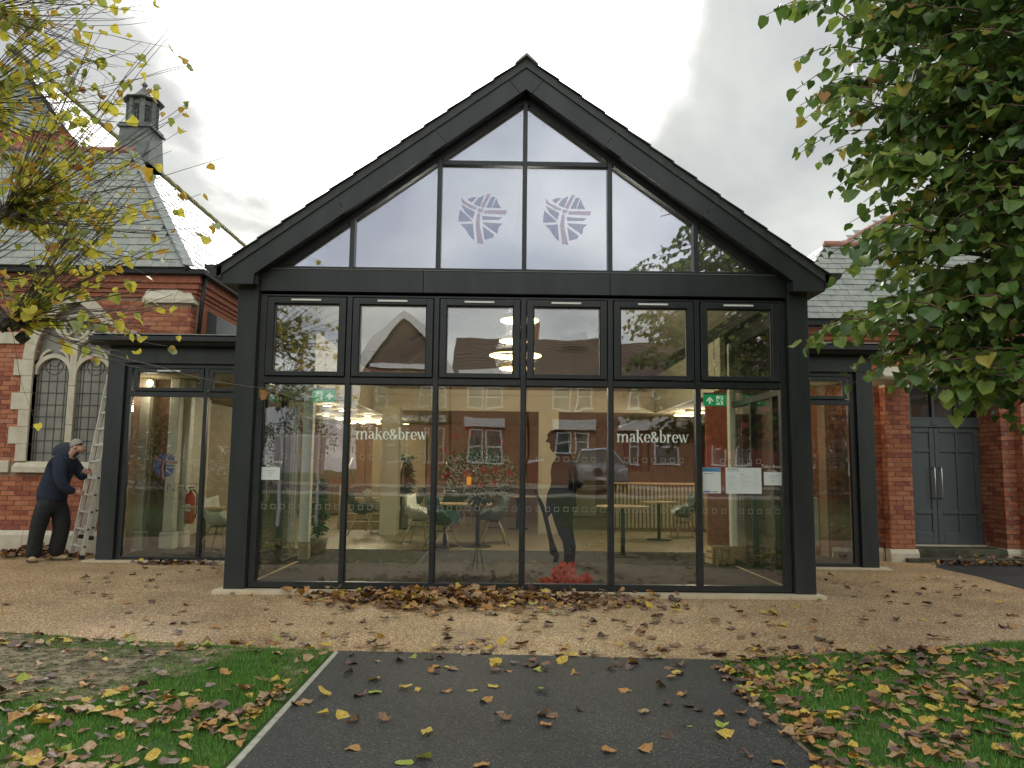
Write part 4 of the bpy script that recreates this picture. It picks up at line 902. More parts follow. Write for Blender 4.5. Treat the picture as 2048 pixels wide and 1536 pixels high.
for p0, p1, Y, nm in (((1078, 900), (1117, 900), 16.3, 0), ((763, 900), (797, 900), 15.6, 0)):
    MB().box(P(*p0, Y).x, P(*p1, Y).x, Y, Y+.4, .05, 2.62).build('cream_column', M_CREAM, pav)
for (pa, pb, yb_) in (((604, 900), (623, 900), 1), ((1461, 900), (1480, 900), 1)):
    a, c = P(*pa, 11.4).x, P(*pb, 11.4).x
    pst = MB().box(a, c, 11.4, 11.4+(c-a), .30, 3.3).build('steel_post', M_CREAM2, pav)
    MB().box(a-.004, c+.004, 11.395, 11.405+(c-a), .05, .299).build('post_base', M_TAN, pst)
# left lobby interior: twin painted columns and a wall that runs back
for (xa, xb, Y) in ((330, 351, 12.5), (353, 374, 12.75), (264, 290, 12.6)):
    cx, hw_ = (P(xa, 950, Y).x+P(xb, 950, Y).x)/2, (P(xb, 950, Y).x-P(xa, 950, Y).x)/2
    c = MB().box(cx-hw_, cx+hw_, Y, Y+.18, .33, 2.8).build('painted_column', M_CREAM2, pav, bevel=.02)
    MB().box(cx-hw_-.035, cx+hw_+.035, Y-.035, Y+.2, .05, .329).build('column_base', M_CREAM2, c, bevel=.03)
a, c = P(376, 1000, 12.9), P(412, 1000, 14.6)
MB().prism([(a.x, 12.9, .05), (c.x, 14.6, .05), (c.x, 14.6, 2.8), (a.x, 12.9, 2.8)], (-.1, 0, 0)).build('inner_wall', M_CREAM, pav)
MB().prism([(a.x+.02, 12.9, .051), (c.x+.02, 14.6, .051), (c.x+.02, 14.6, .22), (a.x+.02, 12.9, .22)], (-.018, 0, 0)).build('skirting', M_BROWN, pav)
MB().box(-6.0, a.x-.25, 12.95, 13.0, .05, 2.8).build('inner_wall', M_BROWN, pav)
# right lobby interior: the old brick wall, a cream pier and a small leaded window
MB().box(P(1632, 900, 12.9).x, P(1648, 900, 12.9).x, 12.9, 13.1, .05, 2.8).build('cream_pier', M_CREAM, pav)
MB().box(4.62, 6.0, 12.71, 12.9, .05, 2.8).build('inner_wall', M_BRICKS[1], pav)
w_ = thing('inner_window', (5.0, 12.7, 1.4), 'leaded window with stone sill seen through the glass lobby on the right', 'window')
a, c = P(1664, 806, 12.66), P(1692, 905, 12.66)
MB().box(a.x, c.x, 12.66, 12.69, c.z, a.z).build('leaded_glass', M_LEADGLASS, w_); MB().box(a.x-.02, c.x+.04, 12.60, 12.70, c.z-.16, c.z-.002).build('stone_sill', M_STONE, w_)
l_ = MB()
for i in range(1, 4): l_.box(a.x+(c.x-a.x)*i/4-.003, a.x+(c.x-a.x)*i/4+.003, 12.652, 12.659, c.z, a.z)
for i in range(1, 5): l_.box(a.x, c.x, 12.653, 12.658, c.z+(a.z-c.z)*i/5-.003, c.z+(a.z-c.z)*i/5+.003)
l_.build('lead_bars', M_LEADW, w_, kind='stuff')
# stair with handrails at the back left
stt = thing('stair', (-2.9, 17.5, FZ), 'short stair with pale handrails at the back left of the room', 'stair')
for i in range(4): MB().box(-3.6, -2.3, 17.0+i*.3, 17.3+i*.3, .05, .05+.16*(i+1)).build('tread', M_OAK, stt)
for x in (-3.55, -2.35): MB().tube([(x, 16.95, .06), (x, 16.95, .95), (x, 18.2, 1.6), (x, 18.2, .9)], .022, 6).build('handrail', M_CREAM, stt)

# ------------------------------------------------------------------ lamps
def lightobj(name, loc, e, r=.1, c=(1, .88, .70)):
    l = bpy.data.lights.new(name, 'POINT'); l.energy = e; l.color = c; l.shadow_soft_size = r; o = bpy.data.objects.new(name, l); COL.objects.link(o); o.location = loc; return o
for i, (px, py, pxw, lab) in enumerate(((1039, 641, 78, 'topmost ring of the stacked hanging ring lights'), (1030, 682, 64, 'small second ring of the stacked hanging ring lights'), (1031, 711, 105, 'widest ring of the stacked hanging ring lights'), (1034, 737, 70, 'lowest ring of the stacked hanging ring lights'))):
    c = P(px, py, 12.2); r = pxw/2*12.2/1538
    t = thing('ring_light', c, 'glowing '+lab, 'lamp', 'stacked ring lights')
    prof = lambda R_, w_, z0, z1: [(R_-w_, z0), (R_, z0), (R_, z1), (R_-w_, z1), (R_-w_, z0)]
    b = MB(); n = 40
    def ring(b, rr, w, z0, z1):
        vs = []
        for R_, z in ((rr-w, z0), (rr, z0), (rr, z1), (rr-w, z1)): vs += [(c.x+R_*math.cos(2*math.pi*j/n), c.y+R_*math.sin(2*math.pi*j/n), c.z+z) for j in range(n)]
        b.add(vs, [(k*n+j, k*n+(j+1) % n, ((k+1) % 4)*n+(j+1) % n, ((k+1) % 4)*n+j) for k in range(4) for j in range(n)]); return b
    ring(b, r, .022, .004, .065).build('ring_body', M_RINGB, t); ring(MB(), r-.001, .026, -.010, .003).build('diffuser', M_LAMP, t)
    MB().tube([(c.x-r+.01, c.y, c.z+.06), (XC, c.y, 5.7)], .0012, 4).tube([(c.x+r-.01, c.y, c.z+.06), (XC+.02, c.y, 5.7)], .0012, 4).build('suspension_wire', M_BLACK, t)
    lightobj('lamp', c, 60, r*.8).parent = None
DL = [(655, 809), (686, 819), (652, 829), (679, 837), (735, 829), (706, 845), (755, 837), (725, 851), (757, 856), (790, 860), (812, 865)]
for i, (px, py) in enumerate(DL):
    c = G(px, py, 2.62) if py < 862 else G(px, 861, 2.62)
    if c.y > 21.5: c = P(px, py, 21.3)
    t = thing('downlight', c, '', 'lamp', 'round ceiling downlights seen through the left panes')
    t['label'] = ('round lit downlight in the ceiling, ' + ['by the left exit sign, highest', 'right of the left exit sign', 'below the left exit sign', 'below right of the left exit sign', 'highest above the left make&brew lettering', 'just left of the linear light', 'above the linear light end', 'under the linear light', 'above the letter m side of the lettering', 'above the word brew', 'farthest right above brew'][i])
    MB().lathe([(.10, 0), (.10, -.02), (.085, -.025)], (c.x, c.y, 2.618), 16).build('bezel', M_CREAM, t)
    MB().lathe([(.083, -.026), (.07, -.03)], (c.x, c.y, 2.618), 16).build('diffuser', M_LAMPW, t)
    lightobj('lamp', (c.x, min(c.y, 19.5), 2.5), 12 if c.y < 19 else 5, .08)
for (pa, pb, lab) in (((703, 841), (761, 842), 'long white linear ceiling light above the left lettering'), ((744, 852), (766, 852), 'short linear ceiling light behind the long one on the left'), ((1372, 821), (1424, 822), 'linear ceiling light left of the right exit sign, upper'), ((1348, 827), (1388, 828), 'linear ceiling light left of the right exit sign, lower')):
    Y = G(*pa, 2.6).y; a, c = P(*pa, Y), P(*pb, Y)
    t = thing('linear_light', (a+c)/2, lab, 'lamp', 'linear ceiling lights')
    MB().box(a.x, c.x, Y-.06, Y+.06, 2.565, 2.618).build('housing', M_CREAM, t); MB().box(a.x+.01, c.x-.01, Y-.05, Y+.05, 2.553, 2.5645).build('diffuser', M_LAMPW, t)
    lightobj('lamp', ((a.x+c.x)/2, Y, 2.45), 30, .15)

for px, py, Y, lab in ((1548, 716, 12.0, 'small warm globe lamp seen through the far right opening light, upper'), (1545, 742, 12.3, 'small warm globe lamp seen through the far right opening light, lower'), (545, 731, 12.0, 'small warm globe lamp seen through the far left opening light'), (300, 765, 12.4, 'globe lamp added to brighten the left lobby'), (1690, 772, 12.2, 'globe lamp added to brighten the right lobby')):  # the last two are unseen lamps, added to brighten the dark lobbies
    c = P(px, py, Y); c.z = min(c.z, 2.7); t = thing('globe_lamp', c, lab, 'lamp', 'globe lamps in the lobbies')
    MB().lathe([(.01, -.05), (.04, -.035), (.05, 0), (.04, .035), (.015, .05)], c, 12).build('globe', M_LAMPW, t); MB().tube([(c.x, c.y, c.z+.05), (c.x, c.y, 2.80)], .004, 5).build('cord', M_BLACK, t)
    lightobj('lamp', (c.x, c.y, c.z-.12), 4, .1)

# ------------------------------------------------------------------ exit signs
def exit_sign(p0, p1, arrow_left, label):
    a, c = P(*p0, 11.25), P(*p1, 11.25); x0, x1, z1, z0 = a.x, c.x, a.z, c.z; y = 11.25; w, h = x1-x0, z1-z0
    t = thing('exit_sign', ((x0+x1)/2, y, z1), label, 'sign', 'green exit signs')
    MB().box(x0, x1, y, y+.02, z0, z1).build('sign_board', M_SIGNG, t); MB().box(x0-.01, x1+.01, y-.005, y+.04, z1+.001, z1+.03).build('housing', M_CREAM, t)
    MB().tube([((x0+x1)/2, y+.01, z1+.03), ((x0+x1)/2, y+.01, 2.80 if abs(x0) > 3.2 else 3.4)], .006, 5).build('hanger', M_STEEL, t)
    f = (lambda u: x0+w*u); ax = .27 if arrow_left else .73; mx_ = .70 if arrow_left else .28
    b = MB(); ar = [(-.045, .18), (.045, .18), (.045, .48), (.15, .36), (.15, .50), (0, .82), (-.15, .50), (-.15, .36), (-.045, .48)]
    MB().xz([(f(ax+u), z0+h*v) for u, v in ar], y-.002, y-.0005).build('arrow', M_SIGNW, t)
    MB().box(f(mx_-.15), f(mx_+.15), y-.002, y-.0005, z0+h*.10, z0+h*.88).build('door_symbol', M_SIGNW, t)
    man = MB(); g = lambda u, v: (f(mx_+u), y-.004, z0+h*v)
    for pts, r in (([g(.03, .62), g(-.03, .40)], .018), ([g(-.03, .40), g(.05, .30), g(.03, .14)], .012), ([g(-.03, .40), g(-.09, .30), g(-.17, .27)], .012), ([g(.02, .60), g(.10, .50), g(.13, .42)], .009), ([g(.02, .60), g(-.09, .58), g(-.13, .46)], .009), ([g(.045, .70), g(.055, .78)], .022)): man.tube(pts, [r*.9*w/.35]*len(pts), 6)
    man.build('running_figure', M_SIGNG, t)
exit_sign((1407, 789), (1453, 812), True, 'green exit sign with arrow and running figure in the far right pane')
exit_sign((626, 780), (671, 804), False, 'green exit sign with running figure and arrow in the far left pane')

# ------------------------------------------------------------------ cafe furniture
def make_chair(kind, base='legs'):
    t = thing('shell_chair', (0, 0, 0), 'chair', 'chair', 'cafe chairs')
    b = MB(); rows, cols = 11, 9; vs = []
    prof = [(.23, .455), (.20, .445), (.12, .435), (.03, .43), (-.07, .432), (-.15, .45), (-.20, .50), (-.235, .58), (-.26, .67), (-.28, .76), (-.29, .83)]
    for i, (x, z) in enumerate(prof):
        back = max(0, (i-4)/6); wdt = .22+.02*math.sin(min(1, i/5)*math.pi)-.05*max(0, (i-8)/2)
        for j in range(cols):
            u = -1+2*j/(cols-1); lift = abs(u)**2.4*(.05+(.15 if 2 <= i <= 6 else (.06 if i < 2 else .0)))
            vs.append((x+abs(u)**2*(.09*back+(.0 if i < 4 else .05)), u*wdt, z+lift))
    fs = [(i*cols+j, i*cols+j+1, (i+1)*cols+j+1, (i+1)*cols+j) for i in range(rows-1) for j in range(cols-1)]
    b.add(vs, fs, 0, True); s = b.build('shell', M_CHAIRS[kind], t); md = s.modifiers.new('solid', 'SOLIDIFY'); md.thickness = .012
    for sx in (-1, 1):
        for sy in (-1, 1): MB().tube([(sx*.09, sy*.09, .425), (sx*.24-.02, sy*.22, 0)], [.014, .010], 8).build('leg', M_OAK, t)
    MB().tube([(.12, .11, .30), (-.12, -.11, .30)], .006, 5).tube([(.12, -.11, .30), (-.12, .11, .30)], .006, 5).box(-.09, .09, -.09, .09, .405, .422).build('seat_frame', M_BLACK, t)
    return t
protos = {}
def chair(kind, px, py, rz, label):
    p = G(px, py, FZ)
    if kind not in protos:
        t = make_chair(kind); protos[kind] = t; t['label'] = label
        t.location = (p.x, p.y, FZ); t.rotation_euler = (0, 0, R(rz)); return t
    return copy_tree(protos[kind], label, 'cafe chairs', (p.x, p.y, FZ), R(rz))
chair('white', 838, 1088, -15, 'white shell chair left of the second mullion, back to the left')
chair('teal', 884, 1100, 160-180, 'dark teal shell chair just right of the second mullion')
chair('grey', 985, 1090, 190, 'grey shell chair right of the flower stand, facing left')
chair('cream', 752, 1060, 20, 'cream shell chair under the left make&brew lettering, at the back')
chair('black', 722, 1070, 10, 'black shell chair at the foot of the handrails on the left')
chair('grey', 826, 1045, 200, 'grey shell chair behind the white chair')
chair('white', 878, 1048, 170, 'white shell chair behind the teal chair by the flowers')
chair('cream', 925, 1052, 60, 'cream shell chair behind the flower stand')
chair('black', 905, 1060, 100, 'black shell chair tucked behind the long table')
chair('white', 437, 1108, -10, 'white shell chair in the left lobby beside the fire extinguisher')
chair('grey', 1368, 1075, 185, 'grey shell chair right of the high table, facing left')
chair('black', 1292, 1050, 20, 'black shell chair under the right lettering by the counter')
chair('cream', 1402, 1062, 200, 'cream shell chair left of the right steel post')
def table(px, py, r, label, h=.74, square=None, ped=1, n=28):
    p = G(px, py, FZ); t = thing('cafe_table', (p.x, p.y, FZ), label, 'table', 'cafe tables')
    if square: MB().box(p.x-square, p.x+square, p.y-.35, p.y+.35, FZ+h-.025, FZ+h).build('table_top', M_OAK, t, bevel=.006)
    else: MB().lathe([(r-.006, 0), (r, .006), (r, .02), (r-.004, .025)], (p.x, p.y, FZ+h-.025), n).build('table_top', M_OAK, t)
    for k in range(ped):
        x = p.x+(0 if ped == 1 else (-.28, .28)[k])
        MB().lathe([(.035, .02), (.035, h-.03)], (x, p.y, FZ), 10).box(x-.12, x+.12, p.y-.12, p.y+.12, FZ+h-.032, FZ+h-.026).build('pedestal', M_BLACK, t)
        MB().lathe([(.25, 0), (.25, .012), (.06, .022)], (x, p.y, FZ), 20).build('base_plate', M_BLACK, t)
table(922, 1093, .4, 'long oak-topped table on two black pedestals behind the flower stand', square=.52, ped=2)
table(800, 1058, .45, 'round oak-topped table behind the white chair'); table(1035, 1058, .40, 'round oak-topped table left of the black soldier cut-out')
table(1246, 1112, .42, 'oak-topped table on a thick black pedestal under the right lettering', h=.78); table(1318, 1080, .36, 'small oak-topped table behind the one under the right lettering')
p = G(425, 1112, FZ); table(405, 1105, .35, 'dark round table beside the white chair in the left lobby', h=.7)
cn = thing('service_counter', (4.0, 17.2, FZ), 'slatted oak service counter at the back right of the cafe', 'counter')
MB().box(2.4, 5.2, 17.2, 17.8, FZ, 1.08).build('counter_body', M_BROWN, cn); MB().box(2.35, 5.25, 17.12, 17.85, 1.081, 1.12).build('counter_top', M_OAK, cn)
x = 2.42
while x < 5.16: MB().box(x, x+.05, 17.16, 17.199, FZ+.08, 1.07).build('slat', M_TAN, cn); x += .085
# crates, extinguisher, radiator
def crate(px, py, w, label, rz=0):
    p = G(px, py, FZ); t = thing('wooden_crate', (0, 0, 0), label, 'crate', 'pine crates')
    d, h = .30, .26
    for s in (-1, 1):
        for k in range(3): MB().box(-w/2, w/2, s*d/2-.008, s*d/2+.008, .01+k*.088, .075+k*.088).build('slat', M_PINE, t)
        for k in range(3): MB().box(s*w/2-.008, s*w/2+.008, -d/2+.009, d/2-.009, .01+k*.088, .075+k*.088).build('slat', M_PINE, t)
        for e in (-1, 1): MB().box(s*(w/2-.03)-.02, s*(w/2-.03)+.02, e*(d/2-.02)-.01, e*(d/2-.02)+.01, 0, h).build('corner_batten', M_PINE, t)
    MB().box(-w/2+.01, w/2-.01, -d/2+.012, d/2-.012, .005, .012).build('base', M_PINE, t)
    for k in range(4): x = -w/2+w*(k+.5)/4; MB().box(x-.025, x+.025, -d/2-.018, -d/2-.0085, .0, h).build('upright_slat', M_PINE, t)
    t.location = (p.x, p.y+.15, FZ); t.rotation_euler = (0, 0, rz)
crate(1453, 1130, .44, 'slatted pine crate at the foot of the right steel post', .1); crate(1543, 1126, .24, 'narrow pine crate by the right corner post', -.1)
e_ = P(380, 1012, 12.75); ext = thing('fire_extinguisher', e_, 'red fire extinguisher with white label on the left lobby wall', 'fire extinguisher')
MB().lathe([(.065, -.28), (.078, -.26), (.078, .14), (.06, .19), (.025, .22), (.02, .25)], (e_.x, e_.y, e_.z), 16).build('cylinder', M_REDX, ext)
MB().box(e_.x-.04, e_.x+.04, e_.y-.082, e_.y-.079, e_.z-.08, e_.z+.03).build('paper_label', M_PAPER, ext)
MB().tube([(e_.x, e_.y, e_.z+.25), (e_.x-.03, e_.y, e_.z+.30), (e_.x+.06, e_.y-.02, e_.z+.30)], .012, 6).build('valve_handle', M_BLACK, ext)
MB().tube([(e_.x+.04, e_.y-.02, e_.z+.27), (e_.x+.12, e_.y-.03, e_.z+.2), (e_.x+.12, e_.y-.03, e_.z-.1), (e_.x+.10, e_.y-.03, e_.z-.2)], .011, 6).build('hose', M_BLACK, ext)
a, c = P(1630, 1028, 12.0), P(1640, 1115, 12.0); rad = thing('radiator', (a.x, 12, .2), 'slim cream radiator behind the right lobby glass', 'radiator')
MB().box(a.x-.5, c.x, 12.0, 12.08, .25, 1.0).build('panel', M_CREAM2, rad, bevel=.01); MB().box(c.x-.09, c.x-.05, 12.02, 12.06, .051, .249).box(a.x-.46, a.x-.42, 12.02, 12.06, .051, .249).build('foot', M_CREAM2, rad)
# door chains with stoppers hanging inside at both edges
for px in (534, 1544):
    a = P(px, 958 if px < 1000 else 970, D+.14); t = MB().tube([(a.x, a.y, a.z+.02), (a.x, a.y, a.z-.22), (a.x-.015 if px < 1000 else a.x+.01, a.y, a.z-.25), (a.x+(-.07 if px < 1000 else .08), a.y, a.z-.27)], [.004, .004, .012, .01], 6).build('window_winder', M_CREAM)
    tag(t, 'pale window winding handle hanging behind the small card on the %s pane' % ('far left' if px < 1000 else 'far right'), 'handle', 'window winders')

# ------------------------------------------------------------------ soldier silhouette, poppies, flowers, plants
def cp(u, v): return (840+u/3.6577, 820+v/3.6577)
SY = 11.16
def cut(pts, nm, par=None, y=SY):
    q = [P(*cp(u, v), y) for u, v in pts]; return MB().prism(q[::-1], (0, .012, 0)).build(nm, M_SOLD, par)
sd = thing('soldier_silhouette', P(1130, 1128, SY), 'black life-size cut-out of a soldier with bowed head and rifle behind the glass', 'silhouette')
cut([(918, 232), (935, 205), (930, 180), (950, 155), (990, 141), (1040, 142), (1075, 165), (1085, 200), (1080, 245), (1088, 285), (1100, 320), (1125, 372), (1148, 440), (1160, 515), (1195, 540), (1192, 560), (1150, 576), (1140, 605), (1145, 700), (1120, 760), (1116, 850), (1132, 950), (1140, 1000), (1136, 1070), (1128, 1142), (1050, 1142), (1054, 1050), (1045, 970), (1010, 900), (985, 830), (962, 752), (935, 790), (925, 750), (922, 690), (928, 620), (950, 570), (960, 520), (955, 450), (965, 395), (1000, 340), (985, 315), (965, 303), (957, 287), (947, 276), (954, 264), (948, 240)], 'body_cutout', sd)
cut([(830, 575), (850, 588), (905, 690), (935, 790), (975, 945), (1020, 1065), (1006, 1112), (974, 1115), (980, 1077), (950, 1052), (943, 965), (925, 880), (895, 755), (858, 655)], 'rifle_cutout', sd, SY-.014)
pop = thing('poppy_heap', (.75, 9.35, FZ), 'heap of red poppies with black centres at the foot of the silhouette', 'flowers')
pl = [(1098, 1162, 0), (1086, 1163, 0), (1108, 1155, 0), (1110, 1143, 0), (1120, 1137, 0), (1126, 1131, 0), (1143, 1133, 0), (1144, 1146, 0), (1118, 1150, 0), (1128, 1148, 0), (1136, 1156, 0), (1122, 1158, 0), (1146, 1158, 0), (1156, 1162, 0), (1165, 1160, 0), (1173, 1155, 0), (1178, 1157, 0), (1106, 1162, 0), (1130, 1163, 0), (1160, 1165, 0), (1140, 1165, 0), (1114, 1164, 0), (1168, 1165, 0), (1134, 1141, 0)]
for i, (px, py, _) in enumerate(pl):
    y = 9.20+rnd.uniform(0, .12); c = P(px, py, y); rr = rnd.uniform(.042, .062); b = MB(); n = 14
    tilt = rnd.uniform(-.5, .3); vs = [Vector((0, .012, 0))]+[Vector((rr*(1+.08*math.sin(4*q))*math.cos(2*math.pi*q/n), -.010*math.sin(6.28*q*4/n)-.012, rr*(1+.08*math.sin(4*q))*math.sin(2*math.pi*q/n))) for q in range(n)]
    mt = Matrix.Translation(c) @ Matrix.Rotation(tilt, 4, 'X') @ Matrix.Rotation(rnd.uniform(-.4, .4), 4, 'Z')
    b.add([mt @ v for v in vs], [(0, q+1, (q+1) % n+1) for q in range(n)]); o = b.build('poppy', M_RED, pop)
    MB().add([mt @ Vector((.011*math.cos(q*1.047), -.016, .011*math.sin(q*1.047))) for q in range(6)], [(0, 1, 2, 3, 4, 5)]).build('poppy_centre', M_BLACK, o)
# flower arrangement on a tripod
fb = G(955, 1142, FZ); fy = fb.y
fl = thing('flower_arrangement', (fb.x, fy, FZ), 'large arrangement of white sprays and red gerberas on a slim black tripod stand', 'flowers')
top = P(957, 975, fy)
b = MB().tube([(fb.x, fy, .35), (fb.x, fy, top.z)], .010, 6)
for a in (100, 220, 340): b.tube([(fb.x, fy, .48), (fb.x+.09*math.cos(R(a)), fy+.12*math.sin(R(a)), FZ)], .006, 5)
b.build('tripod_stand', M_BLACK, fl); MB().lathe([(.05, -.02), (.13, .03), (.14, .07)], (top.x, fy, top.z), 14).build('bowl', M_BLACK, fl)
def leafquad(b, c, d, l, w, mi=0, fold=.25):
    d = Vector(d).normalized(); s = d.cross(Vector((rnd.uniform(-.5, .5), rnd.uniform(-.5, .5), 1))).normalized(); n = s.cross(d)
    p0 = Vector(c); b.add([p0, p0+d*l*.45+s*w/2+n*w*fold, p0+d*l, p0+d*l*.45-s*w/2+n*w*fold], [(0, 1, 2), (0, 2, 3)], mi)
gf, wf = MB(), MB()
def in_arr(): # oval of the arrangement plus thin sprays above
    a = rnd.uniform(0, 6.283); r = math.sqrt(rnd.random()); return (958+74*r*math.cos(a), 955+48*r*math.sin(a))
for i in range(900):
    px, py = in_arr(); c = P(px, py, fy+rnd.uniform(-.18, .2)); d = c-top; d = d.normalized()+Vector((rnd.uniform(-.6, .6), rnd.uniform(-.6, .6), rnd.uniform(-.4, .6)))
    leafquad(gf, c, d, rnd.uniform(.06, .14), rnd.uniform(.03, .065), 0 if rnd.random() < .7 else 1)
for i in range(1500):
    px, py = in_arr(); py -= 6; c = P(px, py, fy+rnd.uniform(-.24, .12)); s = rnd.uniform(.007, .014)
    wf.add([c+Vector((-s, 0, 0)), c+Vector((0, -s*.3, -s)), c+Vector((s, 0, 0)), c+Vector((0, s*.3, s))], [(0, 1, 2, 3)])
for i in range(26):
    px, py = rnd.uniform(900, 1010), rnd.uniform(866, 925); e = P(px, py, fy+rnd.uniform(-.1, .1)); b_ = P((px+957)/2+rnd.uniform(-12, 12), 940, fy)
    gf.tube([b_, (b_+e)/2+Vector((rnd.uniform(-.03, .03), 0, .03)), e], .003, 3, 0)
    for k in range(3): leafquad(gf, b_.lerp(e, rnd.uniform(.3, 1)), (rnd.uniform(-1, 1), rnd.uniform(-.5, .5), .4), rnd.uniform(.04, .09), .02)
gf.build('greenery', [M_GREEN, M_GREEN2], fl, kind='stuff'); wf.build('white_sprays', M_WHITEF, fl, kind='stuff')
for px, py in ((968, 941), (992, 940), (935, 948), (962, 970), (987, 968), (893, 948), (1019, 946), (931, 927), (911, 906), (935, 909), (912, 874), (944, 867), (980, 862), (1003, 884), (985, 911), (1008, 925), (958, 922), (888, 899), (933, 856)):
    c = P(px, py, fy-.2 if py > 930 else fy); b = MB(); n = 12; s = 1.35 if py > 930 else .95
    for k in range(n):
        a = 6.283*k/n; b.add([c, c+Vector((.030*math.cos(a-.2), -.012, .030*math.sin(a-.2)))*s, c+Vector((.045*math.cos(a), .004, .045*math.sin(a)))*s, c+Vector((.030*math.cos(a+.2), -.012, .030*math.sin(a+.2)))*s], [(0, 1, 2), (0, 2, 3)])
    b.lathe([(.010, 0), (.010, -.014)], c, 6, 0, axis='y'); b.build('gerbera', M_RED, fl)
c = P(938, 963, fy-.24); MB().lathe([(.028, -.05), (.03, 0), (.03, .06)], c, 10).build('orange_candle', mat('orange_candle', (.85, .35, .03), None, rough=.5, emit=(1, .35, .03), es=.4), fl); MB().lathe([(.031, -.07), (.031, -.045)], c, 10).build('red_band', M_REDX, fl)
def house_plant(px, py, z1, w, label, red=False, n=150, l=.16):
    p = G(px, py, FZ); t = thing('potted_plant', (p.x, p.y, FZ), label, 'plant', 'indoor pot plants')
    MB().lathe([(.10, 0), (.14, .22), (.15, .25), (.13, .25)], (p.x, p.y, FZ), 14).build('pot', M_POT, t)
    s = MB(); f = MB()
    for k in range(7):
        a = rnd.uniform(0, 6.28); top_ = Vector((p.x+w*.6*math.cos(a)*rnd.random(), p.y+w*.5*math.sin(a)*rnd.random(), z1*rnd.uniform(.7, 1))); b0 = Vector((p.x, p.y, FZ+.2))
        s.tube([b0, (b0+top_)/2+Vector((rnd.uniform(-.03, .03), 0, 0)), top_], .007, 4)
        for j in range(n//7):
            q = b0.lerp(top_, rnd.uniform(.12, 1)); a = rnd.uniform(0, 6.28); leafquad(f, q, (math.cos(a), math.sin(a), rnd.uniform(-.5, .5)), rnd.uniform(.6, 1.1)*l, rnd.uniform(.4, .6)*l, rnd.choice((0, 1)))
    s.build('stem', M_GREEN2, t); f.build('foliage', [M_GREEN, M_GREEN2], t, kind='stuff')
    if red:
        b = MB()
        for k in range(2): c = P(609, 958+k*18, p.y-.1); b.lathe([(.02, -.05), (.045, 0), (.02, .05)], c, 8)
        b.build('red_ornament', M_REDX, t)
house_plant(636, 1108, 1.25, .26, 'tall leafy green plant right of the left steel post', True, 230, .17)
house_plant(806, 1050, 1.75, .45, 'dark palm-like plant behind the tables on the left', False, 200, .34)

# ------------------------------------------------------------------ the street behind the photographer (seen mirrored in the glass)
def PM(px, py, Yv):     # a point seen in the mirror plane of the panes, put back where it really stands
    p = P(px, py, Yv); return Vector((p.x, 2*(D+.045)-Yv, p.z))
HY = -22.0; Yv = 2*(D+.045)-HY
road = MB(); road.box(-60, 60, -16.5, -7.5, .40, .556); road.build('street', M_TARMAC, kind='structure')
road = MB(); road.box(-60, 60, -18.4, -16.501, .4, .66); road.build('pavement', M_CONC, kind='structure')
road = MB(); road.box(-60, 60, -7.499, -6.0, .3, .60); road.build('pavement', M_CONC, kind='structure')
def hw_(px): return PM(px, 800, Yv).x
def hz_(py): return PM(1050, py, Yv).z
def sash_window(par, x0, x1, z0, z1, y, cols=1, deep=.08):
    f = MB(); w = .07
    f.box(x0-.05, x1+.05, y, y+deep, z0-.10, z0).box(x0, x0+w, y, y+deep*.7, z0+.001, z1).box(x1-w, x1, y, y+deep*.7, z0+.001, z1).box(x0+w, x1-w, y, y+deep*.7, z1-w, z1).box(x0+w, x1-w, y, y+deep*.6, (z0+z1)/2-.03, (z0+z1)/2+.03)
    f = f.build('window', M_WHITE, par); MB().box(x0+w, x1-w, y+.01, y+.02, z0+.001, z1-w).build('pane', M_HGLASS, f)
    MB().box(x0+w, x0+w+(x1-x0)*.22, y+.004, y+.009, z0+.01, z1-w-.01).box(x1-w-(x1-x0)*.22, x1-w, y+.004, y+.009, z0+.01, z1-w-.01).build('curtain', M_WHITE, f)
